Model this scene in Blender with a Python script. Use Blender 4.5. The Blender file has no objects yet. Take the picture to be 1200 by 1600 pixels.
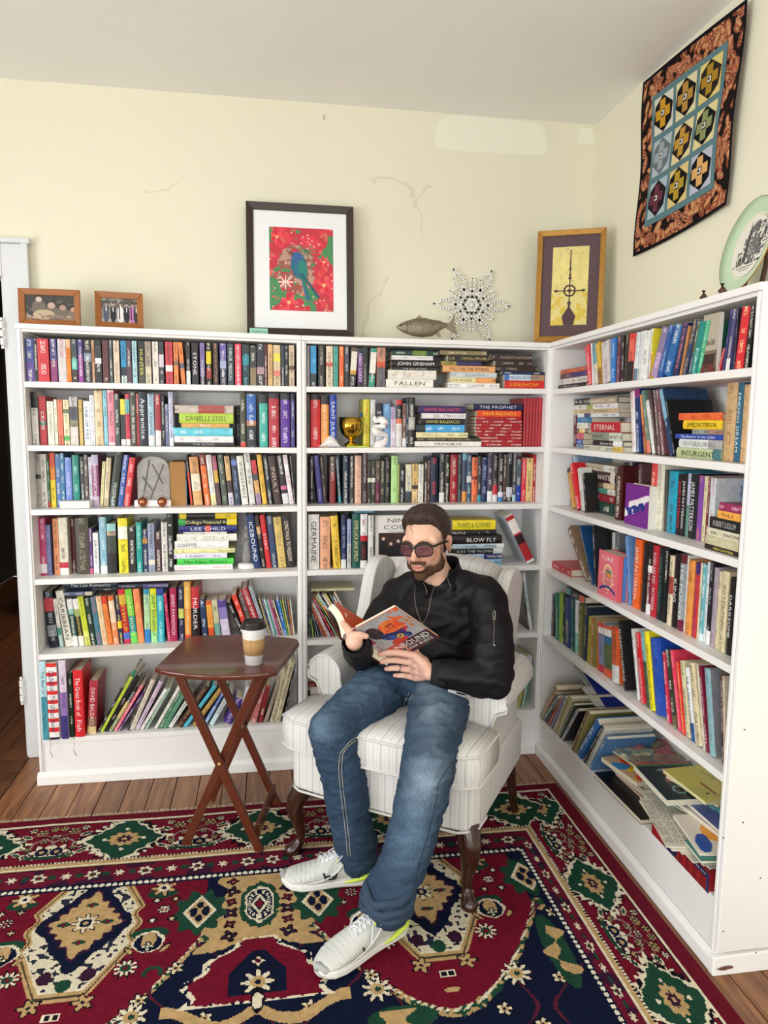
import bpy, bmesh, math, random
import numpy as np
from mathutils import Vector, Matrix, Euler, noise
PI = math.pi
SC = bpy.context.scene
COL = SC.collection
random.seed(7)

# ------------------------------------------------------------------ camera
CAM = (-1.1874, -2.9661, 1.4831)
YAW, PIT, ROL, FPX = 0.1575, 0.1243, 0.0096, 1124.7      # focal length in pixels of the 1200 x 1600 frame
_fw = Vector((math.sin(YAW)*math.cos(PIT), math.cos(YAW)*math.cos(PIT), -math.sin(PIT)))
_r = Vector((math.cos(YAW), -math.sin(YAW), 0))
_u = _r.cross(_fw)
_r2 = _r*math.cos(ROL) + _u*math.sin(ROL)
_u2 = _u*math.cos(ROL) - _r*math.sin(ROL)
cd = bpy.data.cameras.new('camera')
cd.sensor_fit = 'VERTICAL'; cd.sensor_height = 36; cd.lens = FPX/1600*36; cd.clip_start = .05
cam = bpy.data.objects.new('camera', cd); COL.objects.link(cam)
cam.matrix_world = Matrix(((_r2.x, _u2.x, -_fw.x, CAM[0]), (_r2.y, _u2.y, -_fw.y, CAM[1]), (_r2.z, _u2.z, -_fw.z, CAM[2]), (0, 0, 0, 1)))
SC.camera = cam

# ------------------------------------------------------------------ world, daylight, exposure
w = bpy.data.worlds.new('world'); SC.world = w; w.use_nodes = True
w.node_tree.nodes['Background'].inputs[0].default_value = (.80, .88, 1, 1)
w.node_tree.nodes['Background'].inputs[1].default_value = 1.0
def area(name, loc, rot, sx, sy, power, col=(1, 1, 1)):
    l = bpy.data.lights.new(name, 'AREA'); l.shape = 'RECTANGLE'; l.size = sx; l.size_y = sy
    l.energy = power; l.color = col
    o = bpy.data.objects.new(name, l); COL.objects.link(o)
    o.location = loc; o.rotation_euler = rot
    return o
# daylight coming through the windows behind the camera and along the room's west side
area('daylight_window_south', (-1.9, -5.10, 1.40), (PI/2, 0, 0), 1.35, 1.6, 48, (.92, .96, 1))
area('daylight_window_south', (-.1, -5.10, 1.40), (PI/2, 0, 0), 1.0, 1.6, 32, (.92, .96, 1))
area('daylight_window_west', (-3.92, -1.9, 1.45), (PI/2, 0, -PI/2), 1.2, 1.6, 62, (.95, .98, 1))
area('daylight_window_west', (-3.92, -3.9, 1.45), (PI/2, 0, -PI/2), 1.2, 1.6, 62, (.95, .98, 1))
area('hall_fill', (-2.4, 2.2, 2.5), (0, 0, 0), .5, .5, 26, (1, .85, .7))  # added area light, no fixture behind it, brightens the hall beyond the doorway
SC.view_settings.view_transform = 'Standard'
SC.view_settings.look = 'None'
SC.view_settings.gamma = 1
SC.view_settings.use_curve_mapping = False
SC.view_settings.exposure = -0.22

# ------------------------------------------------------------------ geometry from the photograph: a pixel and a known plane give a point
def ray(u, v): return _fw + _r2*((u-600)/FPX) - _u2*((v-800)/FPX)
def at(u, v, ax, val):
    r = ray(u, v); t = (val-CAM[ax])/r[ax]
    return Vector(CAM) + r*t

# ------------------------------------------------------------------ helpers
def lin(h):
    if isinstance(h, str):
        h = h.strip().lstrip('#')
        c = [int(h[i:i+2], 16)/255 for i in (0, 2, 4)]
    else: c = list(h)
    return tuple(x/12.92 if x <= .04045 else ((x+.055)/1.055)**2.4 for x in c)
def NM(nt, t, **k):
    n = nt.nodes.new(t)
    for a, b in k.items(): setattr(n, a, b)
    return n
def newmat(name, col='808080', rough=.5, metal=0, coat=0, bump=0, bscale=40, var=0, vscale=6, spec=.5, trans=0, alpha=1):
    """procedural surface: base colour with soft noise variation and a noise bump"""
    m = bpy.data.materials.new(name); m.use_nodes = True
    nt = m.node_tree; b = nt.nodes['Principled BSDF']
    c = lin(col)
    b.inputs['Base Color'].default_value = (*c, 1)
    b.inputs['Roughness'].default_value = rough; b.inputs['Metallic'].default_value = metal
    b.inputs['Coat Weight'].default_value = coat
    b.inputs['Specular IOR Level'].default_value = spec
    b.inputs['Transmission Weight'].default_value = trans
    b.inputs['Alpha'].default_value = alpha
    tc = NM(nt, 'ShaderNodeTexCoord')
    if var:
        n = NM(nt, 'ShaderNodeTexNoise'); n.inputs['Scale'].default_value = vscale; n.inputs['Detail'].default_value = 5
        nt.links.new(tc.outputs['Object'], n.inputs['Vector'])
        r = NM(nt, 'ShaderNodeMix', data_type='RGBA')
        r.inputs[6].default_value = (*[x*(1-var) for x in c], 1); r.inputs[7].default_value = (*[min(1, x*(1+var)) for x in c], 1)
        nt.links.new(n.outputs['Fac'], r.inputs[0]); nt.links.new(r.outputs[2], b.inputs['Base Color'])
    if bump:
        n = NM(nt, 'ShaderNodeTexNoise'); n.inputs['Scale'].default_value = bscale; n.inputs['Detail'].default_value = 4
        nt.links.new(tc.outputs['Object'], n.inputs['Vector'])
        u = NM(nt, 'ShaderNodeBump'); u.inputs['Strength'].default_value = bump; u.inputs['Distance'].default_value = .004
        nt.links.new(n.outputs['Fac'], u.inputs['Height']); nt.links.new(u.outputs['Normal'], b.inputs['Normal'])
    return m
def attrmat(name, attr='col', rough=.6, bump=0, bscale=300, coat=0, spec=.4):
    m = newmat(name, rough=rough, bump=bump, bscale=bscale, coat=coat, spec=spec)
    nt = m.node_tree; a = NM(nt, 'ShaderNodeAttribute'); a.attribute_name = attr
    nt.links.new(a.outputs['Color'], nt.nodes['Principled BSDF'].inputs['Base Color'])
    return m
class MB:
    """collects faces with a colour each, builds one mesh object"""
    def __init__(s): s.v = []; s.f = []; s.c = []; s.sm = []; s.uv = []; s.M = None
    def tri(s, pts, faces, col=None, smooth=False, uv=None):
        k = len(s.v)
        for p in pts:
            p = Vector(p)
            s.v.append(s.M @ p if s.M is not None else p)
        for i, f in enumerate(faces):
            s.f.append([k+j for j in f]); s.c.append(col[i] if isinstance(col, list) else col); s.sm.append(smooth)
            s.uv.append(None if uv is None else [uv[j] for j in f])
        return s
    def box(s, a, b, col=None, smooth=False):
        x0, y0, z0 = a; x1, y1, z1 = b
        return s.tri([(x0,y0,z0),(x1,y0,z0),(x1,y1,z0),(x0,y1,z0),(x0,y0,z1),(x1,y0,z1),(x1,y1,z1),(x0,y1,z1)],
                     [(3,2,1,0),(4,5,6,7),(0,1,5,4),(1,2,6,5),(2,3,7,6),(3,0,4,7)], col, smooth)
    def hexa(s, bot, top, col=None):
        return s.tri(list(bot)+list(top), [(3,2,1,0),(4,5,6,7),(0,1,5,4),(1,2,6,5),(2,3,7,6),(3,0,4,7)], col)
    def prism(s, poly, z0, z1, col=None, smooth=False):
        n = len(poly)
        pts = [(x, y, z0) for x, y in poly]+[(x, y, z1) for x, y in poly]
        return s.tri(pts, [tuple(range(n-1, -1, -1)), tuple(range(n, 2*n))]+[(i, (i+1) % n, n+(i+1) % n, n+i) for i in range(n)], col, smooth)
    def tube(s, path, rad, n=10, col=None, cap=True, sx=1, sy=1, up=(0, 0, 1)):
        P = [Vector(p) for p in path]; m = len(P)
        R = rad if isinstance(rad, (list, tuple)) else [rad]*m
        pts = []
        for i, p in enumerate(P):
            d = (P[min(i+1, m-1)]-P[max(i-1, 0)]).normalized()
            u = Vector(up); u = (u-d*u.dot(d))
            if u.length < 1e-3: u = Vector((1, 0, 0))-d*d.x
            u.normalize(); r = d.cross(u)
            for k in range(n):
                t = 2*PI*k/n
                pts.append(p+(r*math.cos(t)*sx+u*math.sin(t)*sy)*R[i])
        F = [(i*n+k, i*n+(k+1) % n, (i+1)*n+(k+1) % n, (i+1)*n+k) for i in range(m-1) for k in range(n)]
        s.tri(pts, F, col, True)
        if cap:
            s.tri([pts[k] for k in range(n)], [tuple(range(n-1, -1, -1))], col); s.tri([pts[(m-1)*n+k] for k in range(n)], [tuple(range(n))], col)
        return s
    def lathe(s, prof, n=32, cx=0, cy=0, col=None, sy=1):
        pts = []; m = len(prof)
        for r, z in prof:
            for k in range(n): pts.append((cx+r*math.cos(2*PI*k/n), cy+sy*r*math.sin(2*PI*k/n), z))
        F = [(i*n+k, i*n+(k+1) % n, (i+1)*n+(k+1) % n, (i+1)*n+k) for i in range(m-1) for k in range(n)]
        return s.tri(pts, F, col, True)
    def ball(s, c, r, nu=16, nv=10, col=None, sc=(1, 1, 1), R=None):
        pts = []
        for j in range(nv+1):
            a = -PI/2+PI*j/nv
            for i in range(nu):
                t = 2*PI*i/nu
                q = Vector((math.cos(a)*math.cos(t)*r*sc[0], math.cos(a)*math.sin(t)*r*sc[1], math.sin(a)*r*sc[2]))
                if R is not None: q = R @ q
                pts.append(q+Vector(c))
        F = [(j*nu+i, j*nu+(i+1) % nu, (j+1)*nu+(i+1) % nu, (j+1)*nu+i) for j in range(nv) for i in range(nu)]
        return s.tri(pts, F, col, True)
    def build(s, name, mat=None, parent=None, bevel=0, weld=False, seg=2, sub=0):
        me = bpy.data.meshes.new(name)
        me.from_pydata([tuple(v) for v in s.v], [], s.f)
        if any(s.sm): me.polygons.foreach_set('use_smooth', s.sm)
        if any(c is not None for c in s.c):
            a = me.color_attributes.new('col', 'FLOAT_COLOR', 'CORNER')
            d = []
            for p, c in zip(me.polygons, s.c):
                c = c or (.5, .5, .5)
                if isinstance(c, str): c = lin(c)
                c = tuple(c) if len(c) == 4 else (*c, 1)
                d += c*p.loop_total
            a.data.foreach_set('color', d)
        if any(u is not None for u in s.uv):
            l = me.uv_layers.new(name='uv'); d = []
            for p, u in zip(me.polygons, s.uv):
                for k in range(p.loop_total): d += (u[k] if u else (0, 0))
            l.data.foreach_set('uv', d)
        o = bpy.data.objects.new(name, me); COL.objects.link(o)
        if mat: me.materials.append(mat)
        if parent is not None: o.parent = parent
        if weld:
            bm = bmesh.new(); bm.from_mesh(me); bmesh.ops.remove_doubles(bm, verts=bm.verts, dist=1e-5); bmesh.ops.recalc_face_normals(bm, faces=bm.faces); bm.to_mesh(me); bm.free()
        if bevel:
            b = o.modifiers.new('bevel', 'BEVEL'); b.width = bevel; b.segments = seg; b.limit_method = 'ANGLE'; b.angle_limit = .6
        if sub:
            b = o.modifiers.new('sub', 'SUBSURF'); b.levels = sub; b.render_levels = sub
        return o
def tag(o, label=None, cat=None, group=None, kind=None):
    if label: o['label'] = label
    if cat: o['category'] = cat
    if group: o['group'] = group
    if kind: o['kind'] = kind
    return o
def empty(name, loc=(0, 0, 0), rz=0):
    o = bpy.data.objects.new(name, None); COL.objects.link(o); o.location = loc; o.rotation_euler = (0, 0, rz); o.empty_display_size = .05
    return o
def fill(poly, z, mb, col=None, flip=False):
    mb.tri([(x, y, z) for x, y in poly], [tuple(range(len(poly)))[::-1] if flip else tuple(range(len(poly)))], col)

# lettering: glyph meshes are made once, strings are assembled from them
_G = {}
def glyph(ch):
    if ch in _G: return _G[ch]
    cu = bpy.data.curves.new('g', 'FONT'); cu.body = ch; cu.resolution_u = 2; cu.size = 1
    ob = bpy.data.objects.new('g', cu); COL.objects.link(ob)
    dg = bpy.context.evaluated_depsgraph_get()
    me = bpy.data.meshes.new_from_object(ob.evaluated_get(dg))
    vs = [(v.co.x, v.co.y) for v in me.vertices]; fs = [tuple(p.vertices) for p in me.polygons]
    bpy.data.objects.remove(ob); bpy.data.meshes.remove(me)
    wd = max([x for x, _ in vs], default=.25)+.06
    _G[ch] = (vs, fs, wd if vs else .28)
    return _G[ch]
def text_poly(s, bold=.0):
    V = []; F = []; x = 0
    for ch in s:
        vs, fs, wd = glyph(ch)
        k = len(V); V += [(a+x, b) for a, b in vs]; F += [tuple(k+i for i in f) for f in fs]; x += wd
    return V, F, x
def letter_mesh(name, s, mat, parent, length, height, origin, ex, ey, n, maxlen=True, thick=0.0004, col=None):
    """s written from origin along ex, up ey, off the surface by n"""
    V, F, W = text_poly(s)
    if not V: return None
    hs = height/.72; ls = length/W
    sx = min(ls, hs*1.6) if maxlen else hs
    sx = min(sx, ls); sy = min(hs, sx*2.2)
    off = (length-W*sx)/2
    ex = Vector(ex); ey = Vector(ey); n = Vector(n); o = Vector(origin)+n*thick
    mb = MB(); mb.tri([o+ex*(off+a*sx)+ey*((b-.36)*sy) for a, b in V], F, col)
    return mb.build(name, mat, parent)
# ------------------------------------------------------------------ materials of the room
def wall_mat(name, col, cracks):
    m = newmat(name, col, rough=.85, bump=.25, bscale=25, var=.035, vscale=1.6, spec=.25)
    nt = m.node_tree; b = nt.nodes['Principled BSDF']
    src = b.inputs['Base Color'].links[0].from_socket
    tc = NM(nt, 'ShaderNodeTexCoord')
    # fine plaster cracks
    wv = NM(nt, 'ShaderNodeTexNoise'); wv.inputs['Scale'].default_value = 2.3; wv.inputs['Detail'].default_value = 7
    nt.links.new(tc.outputs['Object'], wv.inputs['Vector'])
    ad = NM(nt, 'ShaderNodeMix', data_type='VECTOR'); ad.inputs[0].default_value = .35
    nt.links.new(tc.outputs['Object'], ad.inputs[4]); nt.links.new(wv.outputs['Color'], ad.inputs[5])
    vo = NM(nt, 'ShaderNodeTexVoronoi', feature='DISTANCE_TO_EDGE'); vo.inputs['Scale'].default_value = .85
    nt.links.new(ad.outputs[1], vo.inputs['Vector'])
    lt = NM(nt, 'ShaderNodeMath', operation='LESS_THAN'); lt.inputs[1].default_value = .0022
    nt.links.new(vo.outputs['Distance'], lt.inputs[0])
    n2 = NM(nt, 'ShaderNodeTexNoise'); n2.inputs['Scale'].default_value = .9
    nt.links.new(tc.outputs['Object'], n2.inputs['Vector'])
    gt = NM(nt, 'ShaderNodeMath', operation='GREATER_THAN'); gt.inputs[1].default_value = cracks
    nt.links.new(n2.outputs['Fac'], gt.inputs[0])
    mu = NM(nt, 'ShaderNodeMath', operation='MULTIPLY'); nt.links.new(lt.outputs[0], mu.inputs[0]); nt.links.new(gt.outputs[0], mu.inputs[1])
    m2 = NM(nt, 'ShaderNodeMath', operation='MULTIPLY'); m2.inputs[1].default_value = .22; nt.links.new(mu.outputs[0], m2.inputs[0])
    mx = NM(nt, 'ShaderNodeMix', data_type='RGBA'); mx.inputs[7].default_value = (*lin('a89c78'), 1)
    nt.links.new(m2.outputs[0], mx.inputs[0]); nt.links.new(src, mx.inputs[6]); nt.links.new(mx.outputs[2], b.inputs['Base Color'])
    return m
M_WALL = wall_mat('cream_plaster', 'e7e2cc', .54)
M_CEIL = newmat('ceiling_plaster', 'f3f1ec', rough=.9, bump=.5, bscale=7, var=.05, vscale=2.2, spec=.2)
M_PAINT = newmat('white_gloss_paint', 'f0eeec', rough=.42, bump=.12, bscale=60, var=.015, spec=.4)
M_PAINT2 = newmat('white_door_paint', 'd9dbdc', rough=.5, bump=.2, bscale=50, var=.03)
M_PATCH = newmat('patch_plaster', 'ecead8', rough=.9, bump=.3, bscale=30)
def plank_mat(name, c1, c2):
    m = newmat(name, c1, rough=.38, bump=.15, bscale=40, spec=.45)
    nt = m.node_tree; b = nt.nodes['Principled BSDF']
    tc = NM(nt, 'ShaderNodeTexCoord'); mp = NM(nt, 'ShaderNodeMapping'); mp.inputs['Scale'].default_value = (38, 3, 6)
    nt.links.new(tc.outputs['Object'], mp.inputs['Vector'])
    oi = NM(nt, 'ShaderNodeObjectInfo'); 
    n = NM(nt, 'ShaderNodeTexNoise', noise_dimensions='4D'); n.inputs['Scale'].default_value = 1; n.inputs['Detail'].default_value = 6; n.inputs['Distortion'].default_value = 1.3
    nt.links.new(mp.outputs[0], n.inputs['Vector']); 
    k = NM(nt, 'ShaderNodeMath', operation='MULTIPLY'); k.inputs[1].default_value = 50; nt.links.new(oi.outputs['Random'], k.inputs[0]); nt.links.new(k.outputs[0], n.inputs['W'])
    r = NM(nt, 'ShaderNodeValToRGB'); r.color_ramp.elements[0].position = .3; r.color_ramp.elements[1].position = .72
    r.color_ramp.elements[0].color = (*lin(c1), 1); r.color_ramp.elements[1].color = (*lin(c2), 1)
    nt.links.new(n.outputs['Fac'], r.inputs[0])
    h = NM(nt, 'ShaderNodeHueSaturation'); nt.links.new(r.outputs[0], h.inputs['Color'])
    q = NM(nt, 'ShaderNodeMapRange'); q.inputs['To Min'].default_value = .78; q.inputs['To Max'].default_value = 1.18
    nt.links.new(oi.outputs['Random'], q.inputs[0]); nt.links.new(q.outputs[0], h.inputs['Value'])
    nt.links.new(h.outputs[0], b.inputs['Base Color'])
    return m
M_PLANK = plank_mat('worn_pine_boards', '6e442c', 'a8764e')
M_PLANK2 = plank_mat('dark_hall_boards', '4a2a18', '6e4226')

# ------------------------------------------------------------------ the room
XW, YW, ZC = .274, .273, 2.818          # right wall, back wall, ceiling
XL, YF = -4.0, -5.2                      # west wall, south wall (out of view)
DX0, DX1, DZ = -3.10, -2.253, 2.06        # doorway in the back wall
def st(mb, name, mat, parent=None, **k): return tag(mb.build(name, mat, parent, **k), kind='structure')
def wall_holes(name, horiz, a0, a1, c, holes, t=.12):
    """wall along x (horiz) or y at coordinate c with rectangular openings"""
    mb = MB(); holes = sorted(holes); x = a0
    def bx(p, q, z0, z1):
        if q-p < 1e-4 or z1-z0 < 1e-4: return
        mb.box((p, c, z0), (q, c+t, z1)) if horiz else mb.box((c, p, z0), (c+t, q, z1))
    for h0, h1, z0, z1 in holes:
        bx(x, h0, 0, ZC); bx(h0, h1, 0, z0); bx(h0, h1, z1, ZC); x = h1
    bx(x, a1, 0, ZC)
    return st(mb, name, M_WALL)
wb = wall_holes('wall_back', True, XL, XW+.12, YW, [(DX0, DX1, 0, DZ)])
wr = wall_holes('wall_right', False, YF, YW, XW, [])
wl = wall_holes('wall_left', False, YF, YW, XL-.12, [(-2.5, -1.3, .65, 2.25), (-4.5, -3.3, .65, 2.25)])
wf = wall_holes('wall_front', True, XL, XW, YF-.12, [(-2.575, -1.225, .6, 2.2), (-.6, .4-.2, .6, 2.2)])
st(MB().box((XL-.12, YF-.12, ZC), (XW+.12, YW+.12, ZC+.1)), 'ceiling', M_CEIL)
for i, (a, hz, c0, c1, c) in enumerate([(0, 1, -2.575, -1.225, YF), (0, 1, -.6, .2, YF), (0, 0, -2.5, -1.3, XL), (0, 0, -4.5, -3.3, XL)]):
    z0, z1 = (.6, 2.2) if hz else (.65, 2.25)
    mb = MB()
    def wbx(p, q, za, zb, d=.05): mb.box((p, c-.1, za), (q, c-.1+d, zb)) if hz else mb.box((c-.1, p, za), (c-.1+d, q, zb))
    wbx(c0, c0+.05, z0, z1); wbx(c1-.05, c1, z0, z1); wbx(c0+.05, c1-.05, z0, z0+.05); wbx(c0+.05, c1-.05, z1-.05, z1); wbx(c0+.05, c1-.05, (z0+z1)/2-.02, (z0+z1)/2+.02)
    st(mb, 'window_%d' % (i+1), M_PAINT)
# plaster repairs at the top of the back wall
mb = MB()
rr = random.Random(3)
def patch(x0, x1, z0, z1):
    n = 16; P = []
    c = ((x0+x1)/2, (z0+z1)/2)
    for k in range(56):
        t = 2*PI*k/56; e = lambda q: math.copysign(abs(q)**.45, q); w_ = 1-.05*rr.random()-.05*math.sin(3*t)
        P.append((c[0]+(x1-x0)/2*e(math.cos(t))*w_, c[1]+(z1-z0)/2*e(math.sin(t))*(w_ if math.sin(t) < 0 else 1)))
    P = P[::-1] if False else P
    for (a, b) in [(P, 0)]:
        m = len(P); pts = [(x, YW-.0012, z) for x, z in P]+[(x, YW+.001, z) for x, z in P]
        mb.tri(pts, [tuple(range(m))]+[(i, m+i, m+(i+1) % m, (i+1) % m) for i in range(m)])
patch(-.47, .05, 2.66, 2.812); patch(.19, .27, 2.73, 2.80)
st(mb, 'trim_1', M_PATCH)['label'] = 'white plaster repair along the top of the cream wall'

# floor boards running away from the camera: each its own board
floor = st(MB().box((XL-.12, YF-.12, -.06), (XW+.12, YW, -.022)), 'floor', newmat('subfloor', '1c120c', .9))
bw = .095
me_pl = MB().box((0, 0, 0), (bw-.003, 3.6, .02)).build('plank', M_PLANK, floor, bevel=.0015, seg=1)
me_pl.location = (-2.246, -3.3, -.0205)
kk = 0
x = -2.246+bw
while x < XW-.02:
    o = me_pl.copy(); COL.objects.link(o); o.parent = floor; o.location = (x, -3.3-(kk % 3)*.0, -.0205+.0006*((kk*7) % 3-1)); x += bw; kk += 1
# older darker boards by the doorway, run the other way, and the rest of the room as one piece
rest = MB()
yy = YF
rest.box((XL, YF, -.0205), (XW, -3.31, -.001))
tag(rest.build('plank_field', M_PLANK, floor), kind='stuff')
pw = MB().box((0, 0, 0), (1.74, .108, .02)).build('plank', M_PLANK2, floor, bevel=.0015, seg=1)
pw.location = (-3.99, -3.3, -.0205)
y = -3.3+.111; kk = 0
while y < YW-.02:
    o = pw.copy(); COL.objects.link(o); o.parent = floor; o.location = (-3.99, y, -.0205+.0005*(kk % 3)); y += .111; kk += 1
# hall behind the doorway
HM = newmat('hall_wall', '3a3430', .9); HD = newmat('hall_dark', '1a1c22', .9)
hf = st(MB().box((-3.6, YW, -.06), (-1.2, 4.2, -.022)), 'floor', HM)
hp = MB().box((0, 0, 0), (.10, 3.9, .02)).build('plank', M_PLANK2, hf); hp.location = (-3.6, YW, -.0205); hp.rotation_euler = (0, 0, 0)
for k in range(1, 23):
    o = hp.copy(); COL.objects.link(o); o.parent = hf; o.location = (-3.6+.103*k, YW, -.0205)
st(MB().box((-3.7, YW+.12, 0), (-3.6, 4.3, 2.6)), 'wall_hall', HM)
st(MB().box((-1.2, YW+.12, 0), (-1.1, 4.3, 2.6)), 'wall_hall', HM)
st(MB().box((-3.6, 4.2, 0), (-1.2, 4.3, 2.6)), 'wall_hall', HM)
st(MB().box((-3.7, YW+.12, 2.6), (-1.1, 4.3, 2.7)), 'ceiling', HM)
# a dark cabinet deep in the hall, seen as a dim navy shape through the doorway
mb = MB(); mb.box((-2.95, 2.6, .0), (-1.9, 3.1, 1.05)); mb.box((-2.97, 2.58, 1.05), (-1.88, 3.12, 1.09))
hc = tag(mb.build('hall_cabinet', newmat('navy_cabinet', '27364e', .5), bevel=.004), 'dark navy cabinet standing in the unlit hall beyond the doorway', 'cabinet')

# door casing with its hinges
cas = st(MB().box((DX1, YW-.022, 0), (DX1+.102, YW, 2.185)), 'door_1', M_PAINT2, bevel=.004)
mb = MB(); mb.box((DX1+.080, YW-.036, 0), (DX1+.106, YW-.022, 2.20)); mb.build('casing_bead', M_PAINT2, cas, bevel=.004)
mb = MB(); mb.box((DX0-.14, YW-.022, DZ-.005), (DX1, YW, 2.185)); mb.build('head_casing', M_PAINT2, cas, bevel=.004)
mb = MB(); mb.box((DX0-.15, YW-.04, 2.185), (DX1+.114, YW, 2.205)); mb.build('head_cap', M_PAINT2, cas, bevel=.003)
mb = MB(); mb.box((DX1-.012, YW, 0), (DX1, YW+.12, DZ)); mb.build('jamb', M_PAINT2, cas, bevel=.002)
mb = MB(); mb.box((DX0-.14, YW-.022, 0), (DX0, YW, DZ)); mb.build('casing_board', M_PAINT2, cas, bevel=.004)
for z in (.262, 1.778):
    h = MB().box((DX1-.010, YW-.026, z), (DX1+.004, YW-.022, z+.10)).build('hinge', M_PAINT, cas, bevel=.002)
    k = MB()
    for j in range(3): k.tube([(DX1-.008, YW-.032, z+.003+j*.033), (DX1-.008, YW-.032, z+.030+j*.033)], .0085, 10)
    k.tube([(DX1-.008, YW-.032, z-.012), (DX1-.008, YW-.032, z)], .006, 8); k.tube([(DX1-.008, YW-.032, z+.1), (DX1-.008, YW-.032, z+.112)], .006, 8)
    k.build('hinge_pin', M_PAINT, h)

# ------------------------------------------------------------------ bookcases
H = 1.83; BL, BM = -2.1285, -1.0582; RL = 1.3279
SHZ = {1: ((1.624, 1.623, 1.631), (1.627, 1.627)), 2: ((1.381, 1.375, 1.384), (1.385, 1.385)), 3: ((1.130, 1.135, 1.137), (1.132, 1.140)),
       4: ((.852, .864, .865), (.857, .857)), 5: ((.545, .563, .560), (.555, .556)), 6: ((.193, .198, .203), (.171, .203))}
def shelf_z(case, row, s):
    b, r = SHZ[row]
    if case == 'R': return r[0]+(r[1]-r[0])*s/RL
    if s < BM: return b[0]+(b[1]-b[0])*(s-BL)/(BM-BL)
    return b[1]+(b[2]-b[1])*(s-BM)/(-BM)
TB = .022; SB = .019; DEP = .262
def bookcase(label, case, s0, s1, M):
    root = empty('bookcase'); root.matrix_world = M
    tag(root, label, 'bookcase', 'white built-in bookcases in the corner')
    tl, tr = ((.010, -.006) if s0 < -2 else ((-.006, -.008) if case == 'B' else (-.006, 0)))
    def slope(a, b, y0, y1, z0a, z0b, th):
        return MB().hexa([(a, y0, z0a-th), (b, y0, z0b-th), (b, y1, z0b-th), (a, y1, z0a-th)], [(a, y0, z0a), (b, y0, z0b), (b, y1, z0b), (a, y1, z0a)])
    slope(s0+SB, s1-SB, .002, DEP, H+tl, H+tr, .03).build('top_board', M_PAINT, root, bevel=.0015)
    s1m = s1+(.004 if case == 'R' else (-.0105 if s1 == 0 else -.0003)); s0m = s0-(.004 if s0 < -2 else -.0003); s0, s0_ = s0m, s0
    MB().hexa([(s0, -.010, H+tl-.020), (s1m, -.010, H+tr-.020), (s1m, .002, H+tr-.020), (s0, .002, H+tl-.020)],
              [(s0, -.010, H+tl), (s1m, -.010, H+tr), (s1m, .002, H+tr), (s0, .002, H+tl)]).build('top_moulding', M_PAINT, root, bevel=.003); s0 = s0_
    MB().box((s0, 0, 0), (s0+SB, DEP, H+tl-.03 if tl > 0 else H+tl)).build('side_panel', M_PAINT, root, bevel=.001)
    MB().box((s1-SB, 0, 0), (s1, DEP, H+tr)).build('side_panel', M_PAINT, root, bevel=.001)
    MB().box((s0+.002, -.006, .055), (s0+SB-.006, 0, H+tl-.021)).build('face_trim', M_PAINT, root, bevel=.002)
    MB().box((s1-SB+.006, -.006, .055), (s1-.002, 0, H+tr-.021)).build('face_trim', M_PAINT, root, bevel=.002)
    MB().box((s0+SB, DEP-.006, .05), (s1-SB, DEP, H-.03)).build('back_panel', M_PAINT, root)
    for r in range(1, 7):
        a, b = s0+SB, s1-SB
        slope(a, b, 0, DEP-.006, shelf_z(case, r, a), shelf_z(case, r, b), TB).build('shelf', M_PAINT, root, bevel=.0015)
    a, b = s0+SB, s1-SB
    za, zb = shelf_z(case, 6, a)-TB, shelf_z(case, 6, b)-TB
    MB().hexa([(a, .004, .0), (b, .004, .0), (b, .02, .0), (a, .02, .0)], [(a, .004, za), (b, .004, zb), (b, .02, zb), (a, .02, za)]).build('kick_board', M_PAINT, root)
    # base moulding: board with a sloping cap
    e0 = .008 if s0 < -2 else 0; e1 = -.0165 if (case == 'B' and s1 == 0) else 0
    q = MB(); q.hexa([(s0-e0, -.016, 0), (s1+e1, -.016, 0), (s1+e1, .002, 0), (s0-e0, .002, 0)], [(s0-e0, -.013, .036), (s1+e1, -.013, .036), (s1+e1, .002, .052), (s0-e0, .002, .052)])
    q.build('base_moulding', M_PAINT, root, bevel=.002)
    return root
MI = Matrix.Identity(4)
MR = Matrix.Rotation(-PI/2, 4, 'Z')
bookcase('white bookcase next to the doorway, brown table before it', 'B', BL, BM, MI)
bookcase('white bookcase behind the armchair, meeting the corner', 'B', BM, 0, MI)
br = bookcase('white bookcase along the side wall below the quilt', 'R', .0, RL, MR)
# the near end panel of the side bookcase
mb = MB(); mb.box((RL, -.002, .06), (RL+.012, DEP, H)); mb.build('end_panel', M_PAINT, br, bevel=.002)
mb = MB(); mb.hexa([(RL, -.018, 0), (RL+.022, -.018, 0), (RL+.022, DEP, 0), (RL, DEP, 0)], [(RL, -.014, .05), (RL+.016, -.014, .05), (RL+.016, DEP, .055), (RL, DEP, .055)]); mb.build('end_base_moulding', M_PAINT, br, bevel=.003)

# scuffs and a chipped spot on the near end of the side bookcase
M_CHIP = newmat('bare_wood_chip', '6a4434', .9); M_SPK = newmat('dark_nail_hole', '4a4644', .9)
def endspot(px, py, w_, h_, m_, name='paint_chip'):
    q = at(px, py, 1, -(RL+.0123)); rr2 = random.Random(px)
    P = [(q.x+w_*math.cos(t)*(1-.4*rr2.random()), q.z+h_*math.sin(t)*(1-.4*rr2.random())) for t in np.linspace(0, 2*PI, 12)[:-1]]
    mb = MB(); mb.tri([(x, -(RL+.0128)-(.0105 if q.z < .06 else 0), z) for x, z in P], [tuple(range(len(P)))]); o = mb.build(name, m_, None); o.parent = br; o.matrix_parent_inverse = br.matrix_world.inverted()
bpy.context.view_layer.update()
endspot(1130, 1508, .030, .007, M_CHIP)
for px, py in ((1130, 1309), (1161, 1285), (1130, 1455), (1177, 1484), (1163, 1140), (1188, 1372)): endspot(px, py, .003, .003, M_SPK, 'nail_hole')
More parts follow.
